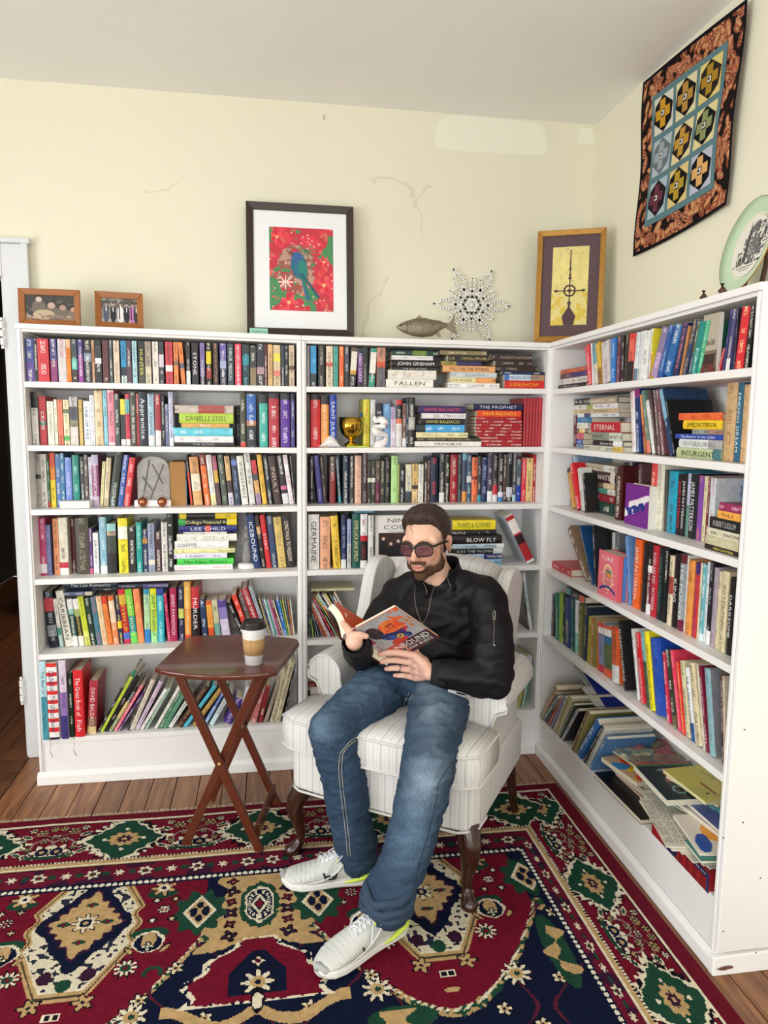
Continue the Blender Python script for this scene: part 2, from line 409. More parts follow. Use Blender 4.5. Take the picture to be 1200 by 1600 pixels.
# ------------------------------------------------------------------ books
def book_mat():
    m = bpy.data.materials.new('book_cover'); m.use_nodes = True; nt = m.node_tree; b = nt.nodes['Principled BSDF']
    b.inputs['Roughness'].default_value = .38; b.inputs['Specular IOR Level'].default_value = .45
    a = NM(nt, 'ShaderNodeAttribute'); a.attribute_name = 'col'
    k = NM(nt, 'ShaderNodeAttribute'); k.attribute_name = 'ink'
    uv = NM(nt, 'ShaderNodeUVMap'); uv.uv_map = 'uv'
    sp = NM(nt, 'ShaderNodeSeparateXYZ'); nt.links.new(uv.outputs[0], sp.inputs[0])
    oi = NM(nt, 'ShaderNodeObjectInfo')
    def mth(op, x, y=None, z=None):
        n = NM(nt, 'ShaderNodeMath', operation=op)
        for i, q in enumerate((x, y, z)):
            if q is None: continue
            if isinstance(q, (int, float)): n.inputs[i].default_value = q
            else: nt.links.new(q, n.inputs[i])
        return n.outputs[0]
    seed = mth('MULTIPLY', oi.outputs['Random'], 91)
    U = sp.outputs[0]; V = sp.outputs[1]
    cu = mth('FLOOR', mth('MULTIPLY', U, 5)); cv = mth('FLOOR', mth('ADD', mth('MULTIPLY', V, 480), seed))
    cx = NM(nt, 'ShaderNodeCombineXYZ'); nt.links.new(cu, cx.inputs[0]); nt.links.new(cv, cx.inputs[1]); nt.links.new(seed, cx.inputs[2])
    wn = NM(nt, 'ShaderNodeTexWhiteNoise'); nt.links.new(cx.outputs[0], wn.inputs['Vector'])
    g = mth('GREATER_THAN', wn.outputs['Value'], .42)
    inu = mth('MULTIPLY', mth('GREATER_THAN', U, .28), mth('LESS_THAN', U, .72))
    zn = NM(nt, 'ShaderNodeTexNoise', noise_dimensions='2D'); zn.inputs['Scale'].default_value = 1; zn.inputs['Detail'].default_value = 0
    c2 = NM(nt, 'ShaderNodeCombineXYZ'); nt.links.new(mth('ADD', mth('MULTIPLY', V, 22), seed), c2.inputs[0]); nt.links.new(seed, c2.inputs[1])
    nt.links.new(c2.outputs[0], zn.inputs['Vector'])
    zone = mth('GREATER_THAN', zn.outputs['Fac'], .47)
    mask = mth('MULTIPLY', mth('MULTIPLY', g, inu), mth('MULTIPLY', zone, a.outputs['Alpha']))
    mask = mth('MULTIPLY', mask, .62)
    mx = NM(nt, 'ShaderNodeMix', data_type='RGBA'); nt.links.new(mask, mx.inputs[0]); nt.links.new(a.outputs['Color'], mx.inputs[6]); nt.links.new(k.outputs['Color'], mx.inputs[7])
    # rubbed, slightly mottled print
    tc = NM(nt, 'ShaderNodeTexCoord'); n = NM(nt, 'ShaderNodeTexNoise'); n.inputs['Scale'].default_value = 55; n.inputs['Detail'].default_value = 4
    nt.links.new(tc.outputs['Object'], n.inputs['Vector'])
    h = NM(nt, 'ShaderNodeHueSaturation'); nt.links.new(mx.outputs[2], h.inputs['Color'])
    q = NM(nt, 'ShaderNodeMapRange'); q.inputs['From Min'].default_value = .3; q.inputs['From Max'].default_value = .7; q.inputs['To Min'].default_value = .86; q.inputs['To Max'].default_value = 1.14
    nt.links.new(n.outputs['Fac'], q.inputs[0]); nt.links.new(q.outputs[0], h.inputs['Value'])
    nt.links.new(h.outputs[0], b.inputs['Base Color'])
    return m
M_BOOK = book_mat()
M_PAGE = newmat('book_pages', 'e2d9c2', rough=.9, bump=.5, bscale=400, var=.08, vscale=30)
M_LET = attrmat('foil_and_print', rough=.5)
def lum(h): c = lin(h); return .3*c[0]+.6*c[1]+.1*c[2]
def parse_bands(s):
    """'1c1c20@.3,d8d4d0' : colours from the head of the spine down, each up to its fraction of the height; '=' turns off the small print"""
    out = []; z = 0
    for q in s.split(','):
        if '@' in q: c, f = q.split('@'); f = float(f)
        else: c, f = q, 1.0
        out.append((c.strip('='), z, f, 0 if c.startswith('=') else 1)); z = f
    return out
def book_object(t, h, d, kind, bands, ink=None, text=None, tink=None, flat=False, cov=None):
    """local frame: X thickness 0..t, Y depth 0 (spine) .. d, Z height 0..h"""
    B = parse_bands(bands)
    hb = kind == 'h'
    bd = .0024 if hb else .0008
    ov = .003 if hb else .0003
    bul = min(.004, t*.12) if hb else .0008
    ink = ink or ('f0ece0' if lum(B[0][0]) < .22 else '2a2430')
    mb = MB(); inks = []
    n = 4 if t > .012 else 2
    for c, a, b, mk in B:
        if text: mk = 0
        z1, z0 = h*(1-a), h*(1-b)
        pts = []; uv = []
        for i in range(n+1):
            x = t*i/n; y = -bul*(1-(2*i/n-1)**2)
            pts += [(x, y, z0), (x, y, z1)]; uv += [(i/n, z0), (i/n, z1)]
        mb.tri(pts, [(2*i, 2*i+2, 2*i+3, 2*i+1) for i in range(n)], (*lin(c), mk), True, uv)
    c0 = (*lin(cov or B[0][0] if (cov or B[0][2]-B[0][1] > .3) else max(B, key=lambda q: q[2]-q[1])[0]), 0)
    # boards, and the top and bottom edge of the spine wrap
    mb.box((0, 0, 0), (bd, d, h), c0); mb.box((t-bd, 0, 0), (t, d, h), c0)
    mb.box((bd, 0, 0), (t-bd, .0015, h), c0)
    mb.tri([(t*i/n, -bul*(1-(2*i/n-1)**2), h) for i in range(n+1)], [tuple(range(n+1))], c0)
    mb.tri([(t*i/n, -bul*(1-(2*i/n-1)**2), 0) for i in range(n+1)], [tuple(range(n, -1, -1))], c0)
    o = mb.build('book', M_BOOK)
    if hb: o['hb'] = 1
    me = o.data
    a = me.color_attributes.new('ink', 'FLOAT_COLOR', 'POINT'); k = (*lin(ink), 1)
    a.data.foreach_set('color', k*len(me.vertices))
    MB().box((bd+.0002, .0018, ov), (t-bd-.0002, d-(.004 if hb else .0006), h-ov)).build('page_block', M_PAGE, o)
    if text:
        segs = text.split('/'); L = h*.86; z = h*.93
        tk = tink.split('/') if tink else [ink]
        tot = sum(len(q)+2 for q in segs)
        for i, q in enumerate(segs):
            ln = L*(len(q)+2)/tot
            if q.strip():
                hh = min(t*.50, .022)
                e = letter_mesh('spine_lettering', q.strip(), M_LET, o, ln*.88, hh, (t/2, -bul-.0002, z-ln*.06), (0, 0, -1), (1, 0, 0), (0, -1, 0), col=lin(tk[min(i, len(tk)-1)]))
            z -= ln
    return o
ALL = []
PH = {'B1': 'top shelf by the doorway', 'B2': 'second shelf by the doorway', 'B3': 'third shelf by the doorway', 'B4': 'fourth shelf by the doorway', 'B5': 'fifth shelf by the doorway', 'B6': 'bottom shelf by the doorway',
      'M1': 'top shelf behind the armchair', 'M2': 'second shelf behind the armchair', 'M3': 'third shelf behind the armchair', 'M4': 'fourth shelf behind the armchair', 'M5': 'fifth shelf behind the armchair', 'M6': 'bottom shelf behind the armchair',
      'R1': 'top shelf below the quilt', 'R2': 'second shelf below the quilt', 'R3': 'third shelf below the quilt', 'R4': 'fourth shelf below the quilt', 'R5': 'fifth shelf below the quilt', 'R6': 'bottom shelf below the quilt'}
def limits(case):
    return {'B': (BL+SB, BM-SB), 'M': (BM+SB, -SB), 'R': (SB, RL-SB)}[case]
def s_of(case, p): return -p.y if case == 'R' else p.x
def plane(case, set_):   # the spine plane
    return (0, set_) if case == 'R' else (1, set_)
def base_matrix(case, s, set_, z):
    if case == 'R': return Matrix.Translation((set_, -s, z)) @ MR
    return Matrix.Translation((s, set_, z))
def px_at_z(case, u, v, set_, z):
    """along-shelf coordinate of pixel column u (near row v) on the spine plane at height z"""
    ax, val = plane(case, set_)
    for _ in range(6):
        p = at(u, v, ax, val)
        v += (p.z-z)*300
    return s_of(case, at(u, v, ax, val))
def quad(s, z, t, h, lean):
    """outline of a book on the shelf plane; lean + puts the head to the left and stands on the left foot"""
    u = (math.cos(lean), math.sin(lean)); v = (-math.sin(lean), math.cos(lean))
    if lean >= 0: p = (s, z)
    else: p = (s-t*u[0], z-t*u[1])
    return [p, (p[0]+t*u[0], p[1]+t*u[1]), (p[0]+t*u[0]+h*v[0], p[1]+t*u[1]+h*v[1]), (p[0]+h*v[0], p[1]+h*v[1])]
def depth_of_overlap(A, B):
    m = 9
    for P in (A, B):
        for i in range(4):
            x0, y0 = P[i]; x1, y1 = P[(i+1) % 4]; n = (y1-y0, x0-x1); L = math.hypot(*n)
            if L < 1e-9: continue
            a = [(q[0]*n[0]+q[1]*n[1])/L for q in A]; b = [(q[0]*n[0]+q[1]*n[1])/L for q in B]
            m = min(m, min(max(a)-min(b), max(b)-min(a)))
    return m
TOL = .0004
def do_row(case, row, data):
    lo, hi = limits(case); ox = oy = 0; sc = 1; st_ = .05
    top = None; seq = []; items = []     # items: quad, set, depth
    def ceil_z(s): return (shelf_z(case, row-1, s)-TB if row > 1 else H-.03-.012)-.001
    def hits(Q, ss, d): return [it for it in items if it[1] < ss+d and ss < it[1]+it[2] and depth_of_overlap(Q, it[0]) > TOL]
    def fit_depth(Q, ss, d):
        """things standing before or behind one another share the depth of the shelf"""
        for it in hits(Q, ss, d):
            if ss > it[1]+.018:
                n = it[1]+it[2]+.001
                if n+.03 < DEP-.008: ss = max(ss, n); d = min(d, DEP-.008-ss)
            elif ss < it[1]-.018: d = max(.02, min(d, it[1]-ss-.001))
        return ss, d
    for ln in data.strip().split('\n'):
        ln = ln.strip()
        if not ln: continue
        f = ln.split('|'); a = f[0].split()
        if a[0] == 'C': ox, oy, sc = float(a[1]), float(a[2]), float(a[3]); continue
        if a[0] == 'SET': st_ = float(a[1]); continue
        desc = f[1].strip(); text = f[2].strip() if len(f) > 2 and f[2].strip() else None; ink = f[3].strip() if len(f) > 3 and f[3].strip() else None
        if text and text.startswith('/'): text = ' '+text
        if a[0] in ('S0', 'S', 'T'):
            x0, x1, y0, y1 = [float(q) for q in a[1:5]]; bands = a[5]; ex = dict(q.split('=') for q in a[6:])
            ss = float(ex.get('set', st_)); ax, val = plane(case, ss)
            u0, u1, v0, v1 = ox+x0/sc, ox+x1/sc, oy+y0/sc, oy+y1/sc
            pa, pb, pc = at(u0, v1, ax, val), at(u1, (v0+v1)/2, ax, val), at(u0, v0, ax, val)
            sa, sb = max(lo+.001, s_of(case, pa)), min(hi-.001, s_of(case, pb))
            t = pc.z-pa.z
            if a[0] == 'T':
                w0, w1 = sa, sb
                top = max([p[1] for it in items for p in it[0] if sa-.001 < p[0] < sb+.001 and it[1] < ss+.05]+[shelf_z(case, row, sa)])+.001
            if a[0] == 'S0': top = max(shelf_z(case, row, sa), shelf_z(case, row, sb))+.0003
            t = max(.005, min(t, ceil_z((sa+sb)/2)-top-.0005))
            d = float(ex.get('d', min(.69*(sb-sa), DEP-.012-ss)))
            for _ in range(8):
                Q = [(sa, top), (sb, top), (sb, top+t-.0006), (sa, top+t-.0006)]
                hh = [it for it in hits(Q, ss, d) if abs(it[1]-ss) <= .018 or True]
                if not hh: break
                it = hh[0]; xs = [p[0] for p in it[0]]
                ol, orr = max(xs)-sa, sb-min(xs)
                if 0 < ol <= orr and ol < .045: sa += ol+.0006
                elif 0 < orr < ol and orr < .045: sb -= orr+.0006
                else:
                    s2, d2 = fit_depth(Q, ss, d)
                    if (s2, d2) == (ss, d): break
                    ss, d = s2, d2
            L = sb-sa
            k = 'h' if t > .017 and L > .19 else 'p'
            o = book_object(t-.0006, L, d, k, bands, ink, text, ink)
            o.matrix_world = base_matrix(case, sa, ss, top+t-.0006) @ Matrix(((0, 0, -1, L), (0, 1, 0, 0), (1, 0, 0, -(t-.0006)), (0, 0, 0, 1)))
            items.append(([(sa, top), (sb, top), (sb, top+t-.0006), (sa, top+t-.0006)], ss, d))
            top += t; seq.append((o, desc, 'lying', L*t)); continue
        x0, x1, xt, yt = [float(q) for q in a[:4]]; yb = float(a[4]); bands = a[5]; ex = dict(q.split('=') for q in a[6:])
        ss = float(ex.get('set', st_)); ax, val = plane(case, ss)
        u0, u1, ut, vt, vb = ox+x0/sc, ox+x1/sc, ox+xt/sc, oy+yt/sc, oy+yb/sc
        zs = shelf_z(case, row, s_of(case, at(u0, vb, ax, val)))
        sa = px_at_z(case, u0, vb, ss, zs); sb = px_at_z(case, u1, vb, ss, zs); pt = at(ut, vt, ax, val)
        lean = math.atan2(sa-s_of(case, pt), pt.z-zs)
        if abs(lean) < math.radians(3.5) and not ex.get('tilt'): lean = 0
        h = (pt.z-zs)/math.cos(lean); W = sb-sa
        d = float(ex.get('d', .105 if h < .185 else .155)); d = min(d, DEP-.010-ss)
        prev = [it for it in items if abs(it[1]-ss) <= .02]
        pl = prev[-1][3] if prev and len(prev[-1]) > 3 else 0
        best = None
        for lv in ([lean] if abs(lean-pl) < .02 else [lean, lean*.7+pl*.3, lean*.4+pl*.6, pl]):
            for sh in range(0, 15):
                t = max(.0055, (W-(sh*.0015)*.75)*math.cos(lv)-.0004); q = sa+sh*.0015
                hv = min(h-(t*abs(math.sin(lv)) if lv < 0 else 0), (ceil_z(q)-zs-.0005-t*abs(math.sin(lv)))/math.cos(lv))
                foot = q if lv >= 0 else q+t/math.cos(lv)
                Q = quad(foot, shelf_z(case, row, foot)+.0004, t, hv, lv)
                dx = max(0, lo+.0006-min(p[0] for p in Q)) or min(0, hi-.0006-max(p[0] for p in Q))
                if dx: foot += dx; Q = quad(foot, shelf_z(case, row, foot)+.0004, t, hv, lv)
                s2, d2 = fit_depth(Q, ss, d)
                c = sum(depth_of_overlap(Q, it[0]) for it in hits(Q, s2, d2))
                cost = c*8+sh*.0015+abs(lv-lean)*.05+abs(dx)
                if best is None or cost < best[0]: best = (cost, lv, t, hv, foot, Q, s2, d2, c)
                if c == 0: break
            if best[8] == 0: break
        _, lv, t, hv, foot, Q, ss, d, c = best
        k = ex.get('k') or ('p' if (hv < .195 or t < .014) else 'h')
        o = book_object(t, hv, d, k, bands, ink, text, ink, cov=ex.get('cov'))
        M = base_matrix(case, foot, ss, max(shelf_z(case, row, foot), shelf_z(case, row, foot+(t if lv >= 0 else -t)))+.0005) @ Matrix.Rotation(-lv, 4, 'Y')
        if lv < 0: M = M @ Matrix.Translation((-t, 0, 0))
        o.matrix_world = M
        items.append((Q, ss, d, lv))
        seq.append((o, desc, 'leaning' if abs(lv) > .15 else '', t*hv))
    key = case+str(row)
    for i, (o, desc, stt, ar) in enumerate(seq): ALL.append((o, desc, key, seq[i-1][1] if i else None, seq[i+1][1] if i+1 < len(seq) else None, stt, ar))
def label_books():
    used = {}
    def cut(n, k): return ' '.join(n.split()[:k])
    out = []
    for o, desc, key, pv, nx, stt, ar in ALL:
        c = []
        base = f"{desc}, {PH[key]}"
        room = 16-len(base.split())
        if stt == 'lying':
            if pv: c.append(f"{desc} lying on the {pv}, {PH[key]}")
            if nx: c.append(f"{desc} lying under the {nx}, {PH[key]}")
        else:
            if pv: c.append(f"{desc} beside the {pv}, {PH[key]}")
            if nx: c.append(f"{desc} just before the {nx}, {PH[key]}")
            if pv and nx: c.append(f"{desc} between the {pv} and {nx}, {PH[key]}")
        c.append(base)
        c = [q for q in c if len(q.split()) <= 16 and q not in used]
        lab = c[0] if c else base
        used[lab] = 1
        o['label'] = lab
        kd = 'booklet' if ('booklet' in desc or 'magazine' in desc) else ('hardback' if o.get('hb') else 'paperback')
        if 'hb' in o: del o['hb']
        o.name = kd; o['category'] = kd
        o['group'] = 'books on the '+PH[key]
# one line a book: foot-left x, foot-right x, head-left x, head y, foot y (in a zoomed crop of the photograph; C gives the crop), spine colours from the
# head down | what it looks like | lettering | lettering colour.   S0/S: a book lying in a stack, x0 x1 top bottom, bottom one first.
do_row('B', 1, '''
SET .015
C 30 510 5.4545
65 135 55 68 460 3d4a8a@.55,5c4590|blue and violet thick paperback
137 168 125 78 460 18141a|narrow black paperback
168 262 152 80 460 c8323c|thick bright red paperback||f4e0d8
275 330 255 95 460 4a3f7c@.5,8a3a70|violet to plum paperback
340 408 318 102 460 cfcaca|silver grey paperback with pink print||c04870
410 448 388 85 460 =e8b088@.2,f0821e|orange paperback with peach head
455 502 445 100 460 3a4a50@.45,5cc0b0@.7,40352f|slate paperback with turquoise band
510 552 500 115 460 4a3a80@.35,93409a|slim purple paperback
560 622 545 118 460 26262a@.3,7a8aa0@.5,26262a|black paperback with blue-grey picture
625 652 617 115 460 a06a40|narrow brown paperback
655 708 643 98 460 =24242a@.15,38383c@.42,=e8e8e8@.55,24242a|black chequered paperback with white spot
718 768 708 108 460 5e3434|red-brown paperback
775 802 760 108 460 50585a|narrow grey paperback
812 860 795 112 462 e8cdb5|pale peach paperback
875 920 855 108 464 2a90c0@.62,20303a@.82,c8d8d8|sky blue paperback with dark foot
922 962 918 108 466 553a48|dusky maroon paperback
970 1010 955 122 468 a8d0d8|pale blue paperback
1022 1075 1003 118 470 262620@.5,4a4a40|black paperback with yellow title|HUNTER|d8d860
1080 1130 1063 118 472 a8968a@.6,d0c8ac|beige mottled paperback
1142 1192 1115 125 475 e0d8cc|cream paperback with dark print
C 250 515 5.4545
-2 38 -10 103 452 3a3a42@.3,d8c8d0@.6,3a3a42|black and pale pink paperback
52 112 28 105 455 d04048@.55,=f0e0e0@.7,d04048|red paperback with white band
122 160 98 105 456 e88848@.45,=806a50@.55,e88848|slim orange paperback
178 218 145 108 457 e88448@.5,=506078@.62,e88448|orange paperback with blue square
228 262 208 108 458 2a2a2e@.68,=d8e0d8|narrow black paperback with white foot
275 330 250 112 459 201c1e|black paperback titled STONE|STONE|f0ecec
345 385 327 112 460 7a6aa0@.8,38304a|lavender paperback
398 440 383 110 460 24201c@.2,=e0c828@.5,24201c@.6,a03028@.85,24201c|black paperback with yellow block
455 500 440 112 460 2a2024|black paperback with copper print||c08860
515 568 500 118 462 6a5aa8@.42,=a8b0d0@.6,353c58|blue-violet paperback with pale picture
580 630 570 120 462 364a52|dark teal paperback titled VIRUS|VIRUS/MEDICAL|e8f0f0
642 695 635 122 464 e23c54|rosy red paperback||f8e8e8
705 762 700 128 466 22343a@.25,2a7a88@.5,22343a|dark green paperback with teal print||50b8c8
770 822 770 138 468 3a3a3a@.55,8a7a58|grey paperback with olive foot
828 890 830 115 468 2e2e3a@.55,=b09098@.72,2e2e3a|large black paperback with rose square
892 916 890 118 470 5a2028|narrow oxblood paperback
922 962 925 117 472 d8b078|tan paperback||6a4a30
968 1028 975 132 474 d8c098@.2,=e8d850@.4,d8c098@.62,=d88070@.76,d8c098|tan paperback with yellow patch
1035 1062 1040 135 475 384050|narrow slate blue paperback
1065 1095 1072 138 476 26262a|narrow black paperback with white print
1100 1146 1105 125 476 c8b498@.5,=6a5040@.6,c8b498|beige paperback with brown figure
''')
do_row('B', 2, '''
SET .05
C 30 605 5.4545
118 172 110 42 487 =1a1a1e@.3,dcd8d4|white book with black head||706a68
185 240 175 78 487 b83038@.5,=3a6a58@.6,b83038|crimson paperback with white title|CRIME|f4e8e0
250 305 232 120 487 e8e2d2|cream paperback with faint green print||8a9a80
310 335 290 105 487 f0e8d0|narrow ivory paperback
340 382 325 105 487 e2785c|coral paperback
388 435 365 108 487 ece0b8@.2,=708060@.3,ece0b8@.8,=50b050@.9,ece0b8|pale yellow paperback with green square
442 508 425 83 487 c8c0c0@.2,50545c@.48,8f8770@.62,=d8ccc8|grey and white paperback
520 548 498 105 487 d4b870|narrow mustard paperback
560 612 535 118 487 f0f0ee|white paperback titled LINE OF FIRE|LINE OF FIRE|2a5a98
614 652 585 68 487 e2e2ea|tall white paperback with grey script||9090a0
655 722 637 30 487 e4c8a0|tall cream book with brown script||8a6848
728 760 712 28 487 8ccada|tall pale blue paperback
765 820 752 25 487 =f0c8cc@.04,e88c9c@.94,=f0d8d8|tall pink book
822 865 812 58 487 3c4648|charcoal paperback
872 912 862 102 487 =e4d448@.33,303038@.86,=dcdcdc|yellow and charcoal paperback
915 950 900 58 487 =d04058@.1,70b8b8@.38,d03050@.87,=e8e0e0|red paperback with aqua band
955 1005 940 40 487 46443e|dark camouflage-coloured paperback
1008 1028 990 55 487 a83038|slim red paperback
1030 1102 1020 40 487 101828|thick black book with white script|Apprentice|f4f4f8
1105 1158 1102 55 487 a8c4d8@.8,=dce4e4|pale blue-grey paperback
1165 1213 1162 62 487 a42c38@.7,=e4dcdc|red paperback with white foot
C 250 605 5.4545
18 46 16 75 487 1c2028|narrow black paperback
50 78 52 145 487 6a7094|short slate violet paperback
82 118 78 40 489 c8c8e2@.85,=e8e8f0|slim lilac-white hardback
S0 120 625 457 490 1c1c22|black paperback|THE BONES|b8b8c0
S 122 625 400 455 e8e4e4|white hardback||b0a0a8
S 114 620 328 400 68c8da|turquoise hardback||f0fcff
S 182 590 290 328 d8a458|small orange paperback titled BOX|BOX|fdf8ec
S 164 625 203 288 b6d24c|lime green hardback|DANIELLE STEEL|5c6c18
S 125 625 132 200 cabcb0@.4,b85850@.85,cabcb0|cream and brick red hardback||6a4040
632 682 632 150 490 22242c set=.09|dark book standing back in shadow
688 735 682 28 489 4a4a38@.92,=d84838|olive paperback with red foot
742 822 730 60 489 3868b4@.5,b87c58@.6,2a3034|blue hardback with sunset picture||e8eef8
850 920 835 62 489 =2c3034@.17,48b0a4|turquoise condensed-books hardback||e8f4f0
930 1015 920 50 489 =303034@.1,b42c3a|red condensed-books hardback||f4e4e4
1030 1108 1018 52 489 =303034@.12,5c2c94|purple condensed-books hardback||e4dcf4
1116 1150 1112 55 489 =303038@.12,48407c|indigo condensed-books hardback
''')
do_row('B', 3, '''
SET .075
C 40 700 5.4545
85 130 72 52 508 a09890@.38,=181818@.46,a09890|grey book with black dot
135 190 112 52 506 e4e0d8|thick white book
195 216 175 100 506 3a6a50@.88,=c04038|narrow green book
222 265 198 42 506 e2503c@.25,e88c3c@.5,f0d830|red to yellow book||7a5020
270 311 252 52 506 5078b4|steel blue book
312 345 300 45 506 3a7aa4|teal blue book
350 405 338 82 506 7088d2|periwinkle book||dce4fc
412 468 412 62 506 20887c|sea green book||b8e8dc
478 510 470 75 506 383838|narrow charcoal book
512 545 512 60 504 5a4a48|narrow brown-grey book
550 575 552 78 504 d4d4de|narrow pale book
576 632 582 58 504 bcb4cc@.2,8c4a74@.8,c4b4cc|lilac book with purple panel||f0dce8
634 660 655 115 504 e8e0a8|slim pale yellow book
665 705 690 82 504 dccca8|cream book||5a5048
710 775 765 22 502 283028|thick black-green leaning book||e8f0e8
785 830 835 58 502 3858a4|blue leaning book||e0e4f4
835 885 885 80 500 d83840|red leaning book||f4dcdc
C 250 700 5.4545
160 188 130 135 490 d0c8da|slim lilac book
195 232 168 135 490 50506e@.4,8098ba|blue-grey book
248 276 200 62 492 2a2824@.33,=d64838|black and red book
290 365 245 80 490 d89c62@.35,e8e0c8@.7,d8aa72|tan book with patterned middle
385 432 332 60 490 8a3c30@.22,e67030|orange book with brown head
440 485 388 62 490 e6e2dc@.8,e8e0a4|white book with yellow foot||8898a8
490 525 440 68 488 b06274@.3,=d8b048@.55,5a4048|pink and gold book
535 582 487 62 488 4e584e|dark sage book||b8c0a8
590 632 545 70 486 d8b47c@.5,4a3c40@.75,d0c8da|tan to lilac book
640 690 600 65 486 202428@.1,6078b4@.2,303a4c|black and blue book||90a8e0
700 755 650 70 488 ecebe0|white book with green-grey title|WINDERMERE|5a6a50
765 815 712 48 490 dcdad4|tall plain white book
825 865 775 108 486 d43848@.3,505058@.45,e2b070@.75,b090b4|red and gold picture book
875 915 822 58 484 e8b844|yellow-orange book||604818
925 962 875 65 484 28303e|dark navy book
975 1038 918 72 486 40302e|dark brown book titled INSULT|INSULT|d0b8a0
1050 1102 990 70 484 2a1c28@.62,=d06898@.7,2a1c28@.78,=d8d8dc|black book with pink band
1106 1142 1045 62 486 e8e4e6|white book with red title||d03040
1143 1150 1105 70 484 4a4046|slim dark striped book
''')
do_row('B', 4, '''
SET .078
C 50 800 5.4545
65 120 42 52 545 c04272@.8,=ece6ea@.96,=b83868|crimson book with library label||f4e4ea
130 170 110 112 540 8088be|blue-lilac book
195 240 162 58 545 e89868|salmon orange book||603428
242 318 210 50 545 e2dcc8@.78,=c03040@.88,=ece8e4|thick cream book with red rose
322 378 318 60 525 5c2024 set=.12|dark maroon book pushed back
385 495 362 55 540 4a4438|very thick brown-grey book||a09880
497 525 478 140 522 5a3274@.88,=c86088|narrow purple book
530 575 512 180 520 ececec|short white book
588 645 560 45 533 88b8ca@.86,=ecf0f2|pale blue book with white foot||e8f4f8
650 728 635 100 528 =98cccc@.15,b29a80@.24,3c4640@.6,1c1c1c|black book with aqua head
745 825 710 55 528 =f0e028@.15,=f2f2e2@.38,f0e028|thick yellow book||202020
830 888 820 130 522 242426|black book with white print
897 945 875 88 520 209c94|teal book||c8ece4
950 992 932 155 505 28345c@.2,=c08848@.32,28345c|navy book with small picture
997 1052 985 98 512 98a2bc@.75,=e4dcc8@.85,98a2bc|grey-blue book
1057 1108 1062 178 510 42202a|dark maroon book with white mark
1112 1160 1118 88 520 e0dcd4|plain white book
C 250 795 5.4545
65 122 80 50 540 1a1a1a|black book with white script||f0f0f0
S0 112 620 505 552 f0e8ea|white book||d89aa0
S 148 628 450 502 44ca46|bright green book|Mini Diary Woman|1c5a20
S 117 572 404 450 e4e0f2|white and violet book||503070
S 98 640 367 404 e8e4a0|pale yellow book
S 127 585 300 366 f0ecea|white book with black mark||3a3438
S 145 655 238 298 ecebe2|white book with bookshelf picture||a89c80
S 200 570 220 238 e6e0d4|thin cream booklet
S 165 655 162 218 283078@.45,=e05030@.54,283078|navy book with orange square|LEE CHILD|f0ecf4
S 157 655 102 158 =3aa050@.12,18180c@.83,=f0d820|black and yellow book|College Financial Aid|f0e8a0
S 166 655 52 100 =e4cc30@.12,1c1c1c@.62,f0d020|black book with yellow ends
795 862 730 58 520 1c3468|navy leaning book titled ICEBOUND|ICEBOUND|f0f4fc
870 905 805 65 516 403030@.2,c09060@.35,2c2426|dark brown leaning book with tan picture
910 952 848 58 518 d02830|red leaning book titled START|START|f8e8e8
955 1005 905 65 514 38486c|slate blue leaning book
1012 1078 962 75 512 d8bc70|tan leaning book||8a6c38
1084 1152 1035 55 510 2a2220|dark brown book titled LONG WALK TO FREEDOM|LONG WALK TO FREEDOM|ecdcc8
''')
